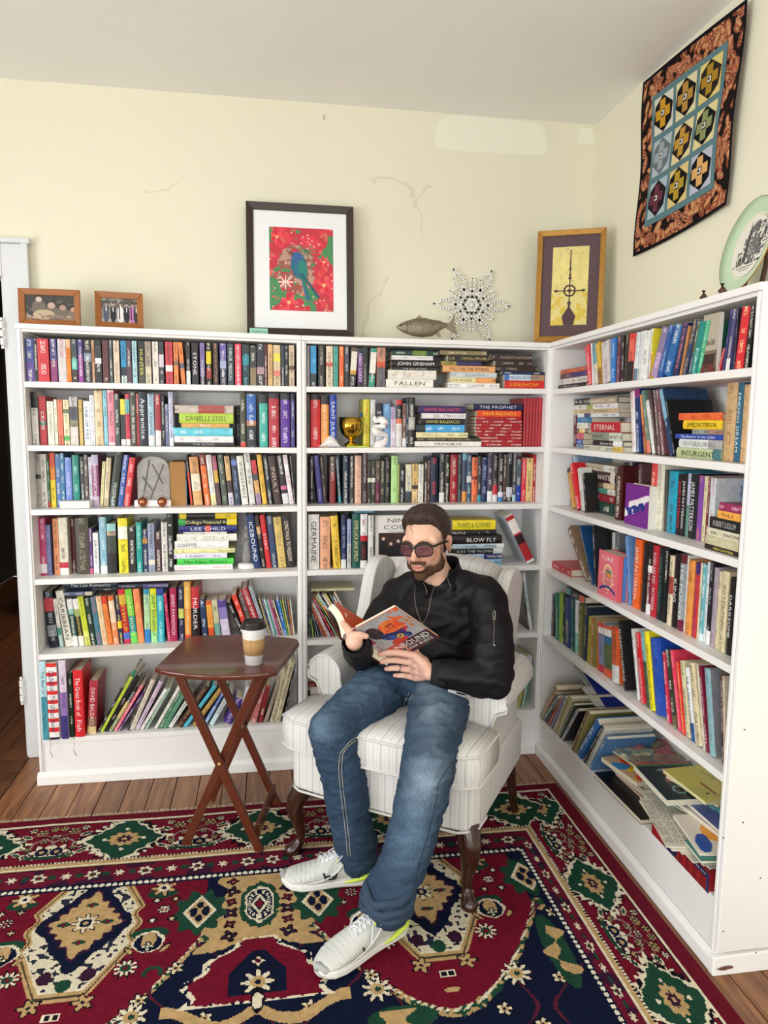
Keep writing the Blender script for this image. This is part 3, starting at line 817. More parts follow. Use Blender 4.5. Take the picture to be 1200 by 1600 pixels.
do_row('B', 5, '''
SET .09
C 50 905 5.4545
138 215 80 110 588 16182a@.12,c04048@.35,16182a@.6,8a8c98@.8,16182a|thick black book with red print||b8bcc8
225 266 165 172 580 ece8e0@.6,40a090@.75,=b8d8d8|white book with teal foot||605850
272 350 182 105 585 e6e2d6|thick white book titled CARIBBEAN|CARIBBEAN|403c38
352 398 290 150 563 =161616@.05,e0e0e0@.25,=98c0b0@.36,205048@.8,=e8e8e8|black and green book with label
404 450 340 150 568 =161616@.05,e8e0e0@.25,=a0b070@.4,2a2418@.8,=e8e4d8|black and gold book with label||d8c060
455 502 385 150 572 c6d234@.7,d8dc70|yellow-green book||706020
506 550 442 160 562 1c3626|very dark green book
556 600 493 155 560 4a7a8c|steel teal book||c04858
604 648 540 148 563 e2caa0|cream book with orange print||e06838
651 692 588 148 563 =d83828@.15,e88038|red and orange book||b01c1c
697 745 643 145 560 =e07030@.1,eaceb0@.55,e88850|orange and cream book||f8f0e0
750 785 702 140 556 302850@.53,=f0d020@.68,2a2850|navy book with yellow patch||f0e060
790 847 730 88 565 =d02838@.1,d8b040@.28,b82828@.8,=5070c0@.92,=c83050|red and gold book titled SEVEN|SEVEN UP|f0c030
849 905 790 88 568 7cd242@.5,209098@.8,=70d860|green book titled HARD EIGHT|HARD EIGHT|e8f0a0
908 961 857 85 562 f28c5c|salmon orange book||d8c050
963 1014 918 85 560 40a0ba@.1,b4d8a4@.75,=3084c4|aqua and green book||3058a0
1018 1071 975 82 558 =e6e020@.1,c2e052@.8,a8e8a0|yellow-green book with author name|JANET EVANOVICH|1c3020
1074 1132 1040 85 556 =3040a0@.12,2ea8ba|turquoise book with blue head||b8f0f0
1140 1180 1100 125 545 b82858@.5,d04868|narrow crimson book||f4c8d8
C 250 890 5.4545
94 150 60 160 638 b02254|crimson book with author name|JANET EVANOVICH|f4dce4
165 210 128 150 625 28284c@.4,ccd46c@.58,28284c|navy book with yellow band||e8e8f4
215 270 180 105 622 f0b24c@.45,e89040@.9,=d84838|orange-yellow book||f8e4a0
275 340 250 150 614 c83038@.4,1a1618|red and black book titled MURDER|MURDER|f0e8e8
365 412 332 255 608 26385c|dark blue book||e0e4f0
420 468 388 270 580 =d85828@.1,f0a848@.7,d85828|orange and red book||d03828
475 522 438 262 568 c8c49c@.6,78a8a0|cream and sage book
530 602 483 262 566 54408c@.2,8c7cc0@.5,d4c8e2|purple to lilac book||e8e0f4
700 738 565 278 575 181418|black leaning book with white print||f0ecec
742 785 608 225 575 e04030|scarlet leaning book||f4dcd8
790 828 668 225 575 5a5a50@.6,c8b890|grey leaning book with pink flowers||d08898
832 895 685 170 575 a82430|thick dark red leaning book||f4e0e0
900 930 752 150 575 a8b0b8|grey leaning hardback
933 950 838 250 575 b8a878|thin straw leaning book
952 966 862 250 575 243868|thin navy leaning book
968 980 880 252 575 e8ecec|thin white leaning book
982 996 895 262 575 50a890|thin green leaning book
998 1012 910 262 575 b8b4cc|thin lilac leaning book
1014 1026 925 262 575 c86890|thin rose leaning book
1028 1044 940 262 575 7a2838|thin maroon leaning book
1046 1056 955 265 575 e8e0c8|thin ivory leaning book
1058 1086 985 262 575 3878c8|bright blue leaning book
1088 1100 1020 268 575 78a058|thin leaf green leaning book
1102 1112 1040 262 575 d8c870|thin yellow leaning book
1114 1124 1062 262 575 405a70|thin slate leaning book
1126 1136 1085 268 575 c87848|thin rust leaning book
1138 1148 1105 268 575 d8d8cc|thin pale leaning book
C 50 905 5.4545
T 272 512 107 140 5a6488@.75,c8c0a8|slate blue book atop the row
T 514 720 105 132 1c1c20|narrow black book atop the row||c8c8c8
T 276 728 48 104 1e2c40|long dark blue book atop the row|The Last Romantics|dcdce0
T 732 1160 32 68 2c2840@.5,5a5088|long dark violet book atop the row||b8b8c8
''')
do_row('B', 6, '''
SET -.012
C 50 1020 5.4545
95 146 68 75 750 b8d8e2@.45,4898aa|tall pale blue cookery annual|The Best of Culinary Magazine|30586a
150 238 122 90 755 =dc3030@.05,=f0ece8@.12,=dc3030@.17,=f0ece8@.24,=dc3030@.29,=f0ece8@.36,=dc3030@.41,=f0ece8@.48,=dc3030@.53,=f0ece8@.6,=dc3030@.65,=f0ece8@.72,=dc3030@.77,=f0ece8@.84,=dc3030@.9,=f0ece8@.97,=182038|thick red and white striped book|CULINARIA/The United States|1c2c5c
255 314 240 68 735 d8c8da@.4,9472b4@.7,403880|tall lilac to violet cookbook||403050
SET .0
325 362 330 175 745 1a3022|dark green book with white print||d8e0d0
372 452 382 150 725 da2832|bright red book titled Fish|The Great Book of/Fish|f8e4e4
SET .02
472 546 488 238 700 b03244@.68,8a6050@.86,=e0c890|red book by the bare gap|DAVID BALDACCI|f0d8c8
SET .03
552 576 770 280 690 1e1e1e|thin black leaning book with white title||e8e8e8
578 605 868 148 690 =208050@.1,b8cc34|lime green leaning book||f0f8d0
612 640 895 190 680 181818|slim black leaning book
645 685 880 285 680 1c1c18@.35,c2a450@.7,6c7c40|floral leaning book
690 722 925 275 685 e27284|pink leaning book||f8dce0
725 748 945 330 685 5a3274|purple leaning book
778 800 905 380 655 3c3630|short dark grey leaning book
822 868 1010 225 640 dacebc|beige leaning book||8a7c6c
872 912 1085 240 640 c8b8ca|lilac-grey leaning book||b06080
915 945 1130 305 640 ece8e4|white leaning book||8a8484
950 980 1155 300 640 a8c2aa|pale green leaning book
C 240 1030 5
0 26 205 190 525 e6e2da|ivory leaning book||8a8a80
32 60 225 200 520 5a7a60@.4,50805c|dark green leaning book
62 100 240 230 515 60987a|mid green leaning book
105 142 270 290 520 d8dcd4|grey-white leaning book||606860
165 215 400 205 525 4a2c20|chocolate brown leaning book||a88868
222 256 470 205 545 58b8d2|sky blue leaning book
292 330 530 205 518 c29a52|tan leaning book||503818
372 404 555 215 500 3858a2@.5,88a8d8|blue leaning book with white print||f0f4fc
425 465 585 245 495 c8e0e2|pale leaning book with red letters|KNOX|c42838
530 600 640 300 475 4c2a84|thick purple leaning book||d8c8f0
640 662 730 210 500 dcdce8|slim white leaning book by the table leg
756 802 840 170 500 b8aca4@.25,c87470|pink and white striped leaning book||f4e8e8
815 850 880 200 500 8c2a2c|dark red book half behind table
858 886 958 200 495 aa9a8c|taupe leaning book
893 935 1005 80 495 c8ba9a|beige leaning book with dark title||26304c
940 985 1065 5 495 c8bc9c|thick beige leaning hardback
988 1010 1080 40 490 16161e|black leaning hardback
''')
do_row('M', 1, '''
SET .02
C 470 525 6
60 84 52 88 468 a89ca2|narrow grey paperback
92 146 85 82 468 3a9ad2@.68,303a42|blue paperback with dark foot||e8f4fc
165 222 160 80 470 2a2828|thick black paperback||b8b0a0
238 300 250 90 472 e2ceb2@.4,d06050@.5,e2ceb2|cream paperback with red print||6a5a4a
305 350 315 98 473 52a89a|teal paperback
360 402 375 95 473 ea6c38|orange paperback||f8e0a8
410 450 430 100 474 50505e@.6,2c2c2e|slate paperback
455 510 480 108 475 =5a4a40@.1,=e8e0d2@.58,=d09a30@.68,2c2a2a|dark paperback with cream panel
513 576 525 115 476 =20303a@.15,703c84@.88,202024|purple and black paperback|ABBEY CAREY|e8e0f0
580 626 600 108 477 222222|black paperback with grey print||a8a8a0
635 690 660 115 478 =30947e@.1,=f0e8e0@.64,383a3a@.7,30947e|teal paperback with white panel
712 790 735 112 478 c88c72@.35,d85838@.5,6a6268|orange and grey picture paperback
S0 797 1240 405 482 f0ece0|thick white book titled FALLEN|FALLEN|5a5850
S 816 1270 317 403 eae4da|white book with faint print||c8a890
S 848 1290 287 315 1a1a1e|thin black book|THE RELUCTANT|d0d0d0
S 852 1305 217 285 16161a|black book with author name|JOHN GRISHAM|eceae6
S 853 1240 172 213 e8e4e4|white book with tiny bird||8a8488
S 853 1285 116 165 1c4038@.45,708a40@.75,1c4038|dark green book||c8d0b8
C 660 530 6
S0 236 722 415 462 f2f0ec|white book||585858
S 256 686 362 413 e8e0aa@.56,f0a868|cream and orange book||242020
S 262 696 310 360 c8d2d4|pale grey-blue book||8a9a9c
S 190 680 248 307 e8aa72|peach book with black title|FOLLOW THE STORIES|2a2420
S 172 556 205 245 9a8a40@.38,382a5c|olive and purple book
S 242 626 142 202 18181a|black book with gold print||b8a060
S 166 602 95 138 8a7a58|olive brown book||d8d0b8
S0 770 1140 387 462 d22a28|red book titled SIDESHOW|SIDESHOW|f2b422
S 768 1140 330 385 4474bc@.12,d2dee8@.66,b08c62|blue and white book|NICHOLAS SPARKS|2c54a4
S 746 1145 300 328 162e54|thin navy book
S 690 1075 248 298 2e2220|dark brown volume||a89888
S 682 1036 193 246 2e2220|dark brown volume||a89888
S 642 1030 132 191 2e2220|dark brown volume||a89888
''')
do_row('M', 2, '''
SET .05
C 470 610 6
60 86 55 40 522 1c3028|narrow dark green hardback||c04848
94 182 90 38 522 =202022@.1,d82a30|red condensed-books hardback||f4d8d8
190 262 187 50 522 =2c2c2e@.17,f09a44|orange condensed-books hardback||f8dcb0
270 336 275 42 522 2040a4|bright blue hardback|SAINT JULIET|e8ecf8
SET .08
585 642 595 85 500 e0d83a|yellow book behind the golden cup||c05030
650 696 652 88 500 dcdcda|white book behind the figurine||c08080
700 766 700 120 510 1e161e@.5,e8e4e4|black and white book|STEVEN|f0ecec
SET .04
777 836 775 128 522 6a9aca|light blue book||a8c8e8
840 886 840 155 522 a0a0ca@.3,e0d8e6|lilac-white book||c86078
890 945 885 90 520 =c83838@.1,202020@.4,=e87858@.5,d8d4d0|red and black paperback||e8e0d8
950 986 955 125 520 704a48@.8,=e0e0e0|brown paperback with label
987 1004 985 80 515 203850|slim navy paperback
1006 1066 1010 65 515 2e2e30@.4,b0b0a8@.65,2c2a2a|dark picture paperback with pale middle
C 650 610 6
S0 -70 610 478 528 f0ece4|long white book titled PRIMORYE|PRIMORYE|4a3838
S 20 600 442 475 3c362a|thin black-brown book||b8a880
S 0 486 386 437 ece2ac|pale yellow book||7a7050
S 6 452 308 380 =303838@.18,4aa8e2|sky blue hardback with black head||d8f0fc
S 44 456 245 302 1c1c24|black book with yellow name|DAVID BALDACCI|e8da74
S 52 466 185 237 e8e4e2|white book with grey print||9090a0
S 22 462 112 180 38285c|purple book with pink name|DAVID BALDACCI|e8486c
S0 612 992 494 527 a8202a|lowest red yearbook lying in the stack of nine
S 612 992 463 494 a8202a|second lowest red yearbook lying in the stack of nine
S 565 990 433 463 a8202a|third lowest red yearbook lying in the stack of nine
S 565 990 402 433 a8202a|fourth lowest red yearbook lying in the stack of nine
S 565 990 372 402 a8202a|middle red yearbook lying in the stack of nine
S 565 990 341 372 a8202a|fourth highest red yearbook lying in the stack of nine
S 565 990 310 341 a8202a|third highest red yearbook lying in the stack of nine
S 565 990 280 310 a8202a|second highest red yearbook lying in the stack of nine
S 565 990 249 280 a8202a|topmost red yearbook lying in the stack of nine
S 570 985 186 247 ea522a|orange-red book|DAVID BALDACCI|f4d048
S 536 1000 122 184 1c2048|dark navy book|THE PROPHET|dcdcec
1002 1030 1005 70 522 =a8202a d=.19 k=h|first upright red yearbook
1031 1059 1040 70 522 =a8202a d=.19 k=h|second upright red yearbook
1060 1088 1070 70 522 =a8202a d=.19 k=h|third upright red yearbook
1089 1116 1098 70 522 =a8202a d=.19 k=h|fourth upright red yearbook
1117 1145 1128 70 522 =a8202a d=.19 k=h|fifth upright red yearbook
1146 1174 1158 70 522 =a8202a d=.19 k=h|last upright red yearbook
''')
do_row('M', 3, '''
SET .09
C 470 700 6
88 120 60 75 520 4a3c40@.4,1c181a|dark book with white print
142 206 98 72 522 4a4494|glossy violet-blue hardback||a8a0d8
216 248 175 80 520 3c3230|dark brown hardback||c8b098
270 325 245 80 522 604438@.35,902c34|brown to red glossy hardback
335 376 305 78 520 2c5464@.85,=4a98a8|teal-grey hardback
395 446 372 75 520 1f374e|dark blue glossy hardback
458 498 440 75 518 403a3a|grey-brown hardback
505 566 495 72 520 e8bca4|peach hardback||b88070
575 622 568 50 520 403038|dusky plum hardback||c8b8c0
625 657 622 125 505 38362e@.4,=dcdcc0@.5,38362e|small dark volume with cream print||c8c8a8
660 696 658 125 505 38362e@.4,=e4e4e0@.5,38362e|small dark volume with white patch||c8c8a8
700 740 697 122 505 5a4a3a@.5,6a2048|small brown volume with purple foot||c8a890
745 784 745 122 505 38362e|small black volume||d8d0a8
790 833 790 85 510 262626|black book with faint print||a0a098
845 906 845 72 517 b8e294|pale lime book||506a40
908 922 908 155 515 a8b860|sliver of green book
925 972 930 170 515 161616|black book with white title||f4f4f4
980 1036 980 155 512 e2dcc2@.7,363c40|cream book with dark foot||788098
1041 1094 1040 150 512 e2ba72@.55,=40302a@.65,e8c890|tan book
1098 1146 1098 155 512 eceadc|cream-white book||8a8a88
C 650 700 6
75 104 75 140 508 4e4440|thin brown book standing in shadow
106 125 108 120 508 602a30|thin wine-red book
130 203 125 90 508 1a263e|navy hardback with red title||dc404c
215 263 215 50 510 36363a@.8,=ececec|charcoal hardback with white label
266 312 265 65 508 24281e|black-green hardback
316 383 312 62 508 a82230|dark red hardback||e8d8c0
386 426 388 55 508 30363a|slate hardback||8a9098
428 469 430 50 506 =80b4c4@.14,40506a@.78,=e89a4a|blue-grey hardback with orange foot
471 515 472 65 506 3a5a72@.45,=d8d8d8@.58,3a5a72|dusty blue hardback with white dot
518 569 520 88 508 f27a4a@.42,=8a3828@.5,f27a4a|bright orange hardback
572 606 575 75 505 3a3436@.85,=48a0a8|dark hardback with teal foot
610 663 610 88 505 20305e|navy hardback||b8c0e0
665 712 672 50 503 4a445a@.78,=ececec|plum hardback with white label
715 758 725 52 503 2c2c2c@.65,=c83040@.85,=e4e4e4|black hardback with red and white foot||d8d0c8
765 812 780 50 502 30282c@.8,=e0e4ec@.9,=4080c0|dark hardback with blue label
814 840 815 60 502 584038|brown slim hardback
842 898 848 50 502 121616@.7,=c8ccd4@.9,121616|black hardback with silver label||e0e0e0
900 931 915 50 500 40444a@.85,=a8d0d8|grey hardback with aqua foot
933 977 940 105 498 50606a@.6,1c3c9c|grey and blue hardback
983 1024 998 95 500 d83244|red hardback by the tan one||f4d0d0
1026 1086 1048 95 498 e2c484|tan hardback||5a4a30
1090 1136 1110 60 498 a81c22|dark red hardback by the side panel
''')
do_row('M', 4, '''
SET .03
C 470 795 6.6667
80 194 65 60 635 e6e2de|thick white book with black lettering|GERMAINE|141414
202 306 175 85 632 e8aa84|thick salmon hardback||402c28
316 412 280 78 632 e9c242|thick yellow hardback||403818
416 472 400 72 605 202c52@.83,=e8e6e4|navy book with white label||a8b4d8
482 525 465 110 612 98a8ca@.5,c8c8ce|grey-blue book
535 617 512 52 608 1c5a50|dark green book titled SOME LUCK|SOME LUCK JANE SMILEY|ecdc98/f0f0e0
619 690 602 55 610 ececec@.4,=c42030@.5,1a1618@.86,=ececec|white, red and black book||a03038
700 754 695 70 605 e6e4e0|white hardback by the photo-covered book
756 768 756 70 605 16161a|thin black book
T 560 760 33 55 70b0cc set=.05 d=.1|thin blue book lying on the upright ones
C 690 785 7.5
S0 100 705 668 738 90c2e4|pale blue book
S 100 702 602 666 1c2c6c@.3,a8c8e8@.65,1c2c6c|dark blue book with light panels
S 100 712 537 600 141416@.82,=e4e4e4|black book with white label|KISS THE WOMAN|c8c8c8
S 120 730 476 532 b8d0da@.85,=e8ecee|pale ice blue book
S 100 705 375 472 161214@.5,161214|black book titled BLOW FLY|/BLOW FLY|a02830/f0ecec
S 100 640 302 372 18141a|black book with cream print||d8ccc0
S 128 630 185 298 f0d822|yellow book of plants and flowers|PLANTS & FLOWERS|2c6a34
1003 1108 742 175 735 =e8e4e0@.02,=b4242c@.1,=f0e4dc@.38,=b4242c@.42,=2a1414@.6,=b4242c@.95,=e8e4e0 cov=c4ccd8 k=p|thick red paperback leaning left
''')
do_row('M', 5, '''
SET .04
C 470 895 10
122 148 105 640 1035 305058|short teal leaning booklet
150 172 108 740 1035 a8b860 d=.14|short olive leaning booklet
176 205 105 700 1030 1c2c30|short black-green leaning booklet
210 240 105 655 1030 285868|short petrol leaning booklet
270 300 105 620 1030 803038|short wine leaning booklet
305 345 105 560 1028 c05838|russet leaning booklet
350 375 108 500 1020 e0a890|salmon leaning booklet
380 400 118 470 1010 d8d4dc|pale lilac leaning booklet
403 440 120 430 1005 7a3058|plum leaning booklet
445 490 130 400 1000 c03038|red leaning booklet
495 530 150 390 980 405050@.5,90a888|grey-green leaning booklet
560 585 165 380 1040 e8c850|yellow-striped leaning booklet
590 625 190 370 1040 409098@.25,d04048@.45,e86868|teal and red leaning booklet
630 670 215 345 1030 ecebf0|broad white leaning booklet
672 690 245 320 1020 203430|thin dark leaning booklet
692 720 300 350 1020 e0dcc8|cream leaning booklet
722 745 330 350 1015 d8b8b0|blush leaning booklet
748 768 345 350 1010 d8d470|pale yellow leaning booklet
770 835 420 380 1000 1f4a68|petrol blue leaning booklet
838 865 500 380 1000 ecece8|white leaning booklet
868 905 520 330 1000 c8b8a8|tan leaning booklet
C 780 880 12.3
555 575 400 200 1290 2c1c1c|maroon booklet beside the chair wing
585 640 440 190 1290 e6e6dc@.15,b4c0c4@.65,e0e0d8|white-spined leaning magazine
C 470 895 10
T 165 835 155 192 d8d0a8 set=.06 d=.14|thin straw-coloured book lying across the booklets
''')
do_row('M', 6, '''
SET .03
C 470 1000 10
S0 105 330 930 1100 8aa848|green book at the bottom of the pile by the divider
S 108 340 800 925 241e1c|black-brown book in the pile by the divider
S 105 360 690 795 383c3c|charcoal book in the pile by the divider
S 150 350 570 685 e6e0d8|white book in the pile by the divider
S 110 320 520 565 8c4030|rust book topping the pile by the divider
C 780 990 12.3
150 190 440 450 1370 e8e4a8|thin pale yellow leaning magazine
195 245 470 500 1370 1c2c60@.4,4a1820|navy and maroon leaning magazine
262 300 500 430 1380 e8e0d8|thin white leaning magazine
302 385 530 415 1390 c8c0dc@.3,98b0d0@.6,b0b060|pale picture-spined leaning magazine
390 432 575 440 1395 d8d8c8|thin ivory leaning magazine
435 470 600 540 1400 58a888|thin green leaning magazine
''')
do_row('R', 1, '''
SET .02
C 865 490 6.6667
S0 52 330 712 755 1e1c1e|black book|Before Your Eyes|c8c8c8
S 100 348 655 715 d8d0cc|white book lying askew
S 72 345 605 655 5a3a38@.45,4a3a70|brown and violet book||b090c0
S 75 330 560 605 b85a40|rust red book||f0a060
352 402 315 320 705 e24a52|red paperback, first upright one||f8dcdc
404 418 385 310 715 ececee|narrow white paperback
430 467 395 290 725 70a2b4@.5,e2d8c4|blue and cream paperback
470 512 425 262 722 dcb84c@.62,a06a30|yellow and brown book
515 592 495 240 715 d2cccc|pale grey book with pink edge||b07890
596 640 600 205 705 3a82d2|bright blue book||e0ecfc
645 686 668 200 695 5e3044|maroon book||c8a8b0
690 727 700 190 690 262022|black book with white print||e8e4e0
730 765 745 180 688 34302c|black and olive book||b8b090
768 822 785 155 685 =d83030@.12,e8685a@.58,1e1e22|red and black book||2a1414
825 862 872 158 680 e2e6ea@.75,507890|white book with thin print||8898a8
865 893 918 150 675 dadade|narrow white book
895 962 950 140 670 ecece8|broad white book||8a8a80
966 1000 1000 132 665 e2e2dc@.85,d8a8a0|slim white book
C 1010 460 6.6667
0 34 40 340 868 =ece8e0@.12,f0e040@.5,d86038@.75,8a4a38|yellow and orange book||4a3c20
38 102 180 305 862 8a7aa4@.5,b090c0|mauve leaning book||e8e0f0
108 158 245 288 856 2a5aa4|royal blue leaning book||a8c8f0
165 245 310 275 850 2466a8|swirling blue leaning book||e8f0fa
260 322 385 265 842 282a54|dark indigo leaning book||d8809a
335 362 430 330 832 c88850|orange leaning book
365 412 495 258 828 344064|navy leaning book with picture||e0b050
416 450 520 280 822 6a6a40@.6,405a70|olive leaning book
455 518 560 275 818 188880|teal leaning book||c8ece4
522 565 622 270 812 46b488|bright green leaning book||c8f0dc
742 764 800 560 785 c03038|slim red leaning book
768 805 860 165 780 2a2e6a@.6,383c70|navy leaning book by the beige cover||9aa0d0
815 860 900 150 775 504c78@.8,e0e0e0|grey-violet leaning book
866 900 930 150 770 342c3c|dark slim leaning book||b0a8b8
915 1000 1000 125 768 da2a34|broad red leaning book||f8e0a8
1005 1064 1080 120 758 141214|black book with red spot
1072 1100 1128 105 750 a29ab2|lilac grey book by the end panel
''')
do_row('R', 2, '''
SET .05
C 860 600 6.6667
66 92 70 335 650 5c1018 set=.1|dark maroon book at the shelf end
S0 94 350 642 672 8098b4 set=.1|grey-blue book
S 106 335 590 640 2c4a9c set=.1|blue book||d0d8f0
S 120 345 525 588 c84c5c set=.1|pinkish red book||f0c8cc
S 140 392 482 523 241e20@.2,e8c474@.75,201c1e set=.1|black and yellow book
S 166 392 420 480 e0dcd2 set=.1|cream book||a8a090
S 140 430 366 418 2272a4 set=.1|blue book with white print||c0dcec
S 126 712 325 364 e2e2e6@.18,=303c70@.34,e2e2e6 set=.1|long white book with navy square
S 176 712 285 323 d0b88a set=.1|straw-coloured book
S 256 705 235 283 dcdcd2@.3,=a8b860@.45,ececec set=.1|white book with green square
S 218 700 172 233 1a1a1e@.4,b8a888 set=.1 d=.1|black-spined book topping the stack
S0 352 765 640 692 c8c8ba@.75,d8b860 set=.02|sage grey book
S 446 755 578 632 202026@.7,ececec set=.02|black and white book|Extinct Sky|e8e8e8
S 440 745 490 572 8c9484@.6,d0d8c8 set=.02|grey-green book
S 430 728 376 482 b82230 set=.02|red book titled ETERNAL|ETERNAL|f4e0dc
820 887 730 140 705 ece6e6|white hardback leaning left||c87880
890 948 785 110 700 =902272@.12,1c346c|navy hardback with magenta head||c8d8f4
952 988 870 145 700 e88c4c@.5,902a34|orange to crimson book||f0d8a0
990 1042 900 105 712 70887a@.8,=e08272|grey-green book with coral foot
1055 1092 985 185 725 ececea|slim white book||909090
1095 1122 1018 90 725 584248|plum-brown book|STRANGERS|ece4e4
C 1010 590 6.6667
122 150 70 140 800 6a5458|grey-plum book
152 192 88 140 800 784c54|dusty rose book
215 282 100 145 795 7cacca@.45,1c3a64 cov=2a4668|large blue hardback with face on cover||a8c8dc
286 302 195 235 795 161c20|black leaning hardback
S0 320 790 697 800 bcc696@.82,=4a7a82|pale green book titled INSURGENT|INSURGENT|303a20
S 346 792 588 678 d8dcd8@.7,a8a8a8|white book with grey lettering|FEATURES OF ALL|8a8a8c
S 306 800 528 580 2848a4|blue book|The Return of the Caller|e8ecf8
S 480 812 478 528 9aa09a@.5,a08070|grey picture book
S 390 798 376 468 f2ca22|yellow book|JAMES PATTERSON|40380c
S 343 798 298 372 ea6a34|orange book||b03818
794 902 845 60 862 c8a678|broad tan book standing tall||8a6238
908 966 975 55 868 2a6280|teal-blue tall book|FINDING DREAM|d8ecf0
970 1033 1040 75 872 dab488|tan tall book by the end panel||a07850
''')
do_row('R', 3, '''
SET .10
C 855 700 7.5
66 100 85 200 605 808488|narrow grey book
105 150 112 420 610 6a4c38|short brown book
155 195 120 95 635 524a6c|dusky violet book||a8a0c0
200 268 190 92 645 869cb4@.72,=d2e2e2|blue-grey and white book||e8f0f4
290 332 230 255 662 241c18@.1,d29a4a set=.045 d=.05|orange and black leaning book||241c18
340 402 255 215 690 da2a34 set=.045 d=.05|red leaning book||f8dce0
405 440 355 250 680 e2e2dc set=.045 d=.05|white leaning book||303030
445 470 415 300 675 181a1c set=.045 d=.05|black leaning book
S0 472 786 610 745 264840 set=.10|very thick dark green book
S 515 800 470 560 902230 set=.10|wine red book
S 405 800 395 455 cad8c2@.5,48907c@.8,e0e0d8 set=.10|pale green and white book
S 368 800 330 392 5c443e@.68,e0c8a0 set=.10|brown and cream book||d8c8b8
S 430 805 205 325 3e1a20@.86,e0d8c8 set=.10|maroon book titled APRIL|APRIL WHITE|ecdcd8
S 410 800 125 200 cac2aa@.7,e8e6e0 set=.10|beige book topping the stack||8a7a50
792 862 805 205 840 481418 set=.07|thick dark maroon book
870 940 870 170 860 342e30@.9,342e30 set=.13|grey book behind the purple one||ececec
945 1030 945 175 900 24202a set=.13|black book behind the purple one||e8e8ec
1032 1100 1035 185 940 6a4a4c set=.13|rosewood book behind the purple one
C 1000 710 7.0588
SET .085
95 158 125 95 818 e44a4a|coral red book||f8e0b8
160 238 195 95 835 e0dcca|broad cream book||a8a490
245 287 260 170 850 54524a|grey patterned book||1c1c1c
290 386 320 180 875 209ebe|broad turquoise book
389 438 425 215 888 16141a|black book with red author name|JAMES PATTERSON|e83450
440 490 470 210 900 16141a|black book with white author name|JAMES PATTERSON|ececec
493 521 528 208 910 c8cae8@.5,609284|lavender and green book
525 608 560 215 925 161a22|thick black book with author name|JAMES PATTERSON|f0f0f0
612 668 640 230 950 824aa4|purple book||e88a60
672 708 710 240 965 e8dab2|cream book beside the purple one
712 735 755 250 975 782229|thin oxblood book
738 800 785 258 980 d8dce2|pale grey book behind the stack||d08898
T 250 842 215 240 f0eeea|thin white book lying across the uprights
T 262 842 190 215 ecebe6|second thin white book lying across the uprights
T 280 842 165 190 e8e6e0|third thin white book lying across the uprights
S0 712 1088 985 1040 2a1a1c set=.02|black-brown book with yellow title|/MERCANTINA|c06058/e4dc64
S 724 1092 880 975 c8c29c set=.02|tan book with wide title|THE COLONEL YARD|eceacc
S 738 1100 780 872 dcd6bc set=.02|cream spiral-bound book
S 768 1112 640 765 1a1a1e set=.02|black book with author name|ROBERT LUDLUM|c0c0c0
S 858 1116 545 632 f0aa4a set=.02|orange book
S 876 1130 455 545 982a5c set=.02|magenta book||f4c8dc
''')
do_row('R', 4, '''
SET .055
C 850 810 7.5
S0 76 322 515 600 b82c34 set=.03 d=.19|thick red book lying by the corner
430 484 175 165 655 a8ba62 d=.19|olive green leaning book
486 560 280 150 680 7a6450 cov=8a7058 d=.19|brown leaning book
562 590 410 110 690 1a4a7c cov=1a4a7c|navy leaning book with gold cover print||c8b060
593 620 565 85 740 26262a|black and white slim book||e0e0e0
628 680 630 92 780 b2c284 set=.12|pale green book behind the pink box
SET .11
740 765 735 165 800 208088|narrow teal book behind the pink box
768 792 770 165 810 50a0b8|narrow blue book behind the pink box
796 830 796 165 820 d8dcdc|white book behind the pink box
832 880 835 180 830 7a7c80|grey book behind the pink box
SET .05
986 1022 950 210 975 6a94cc|cornflower blue book
1032 1112 1065 230 985 ea6424|orange and black book with author name|JAMES PATTERSON|f8ece0
C 990 830 7.0588
78 126 100 115 830 181416|black book beside the orange one||40383c
130 178 150 130 870 161216@.3,ececec@.4,702234@.85,=ececec|black and maroon book with label
180 246 215 145 905 ba2032|red book titled ROSES ARE RED|ROSES ARE RED/PATTERSON|f0d8dc
248 308 295 180 930 131c1c|black book with green author name|JAMES PATTERSON|5a8078
312 352 345 200 930 0f1416|plain black book
362 412 400 260 990 e2d2b4@.3,a84840@.55,e2d2b4|cream book with red panels
416 472 475 240 1020 1a0f14|black book titled KING|KING|f0e8ec
476 546 545 250 1055 602028@.12,909a9c@.85,=702240|grey book with maroon ends|THE PIONEER|ececf0
548 560 590 262 1060 e8e4e2|white patterned slim book
563 632 622 310 1100 e4964a|orange book with brown print||7a4020
640 688 715 350 1115 402a70@.15,ca3830|red and purple book||60308a
692 712 755 350 1160 e2d8ba|narrow ivory book
714 762 800 370 1195 6cb0ba@.9,dcecec|pale teal book||eef8f8
764 788 835 340 1205 dee6ea|white book beside the teal one
790 836 865 340 1232 1a1a20@.83,=f0f0f0|black book with white foot label||a8a8b0
840 886 910 400 1262 aa9caa|grey-mauve book||7a6a78
890 926 950 440 1285 d8cca8|buff book
930 1000 985 430 1290 dccfa8|thick cream book
1015 1066 1070 505 1325 161618|black book by the end panel|DARKSOME|f0f0f0
''')
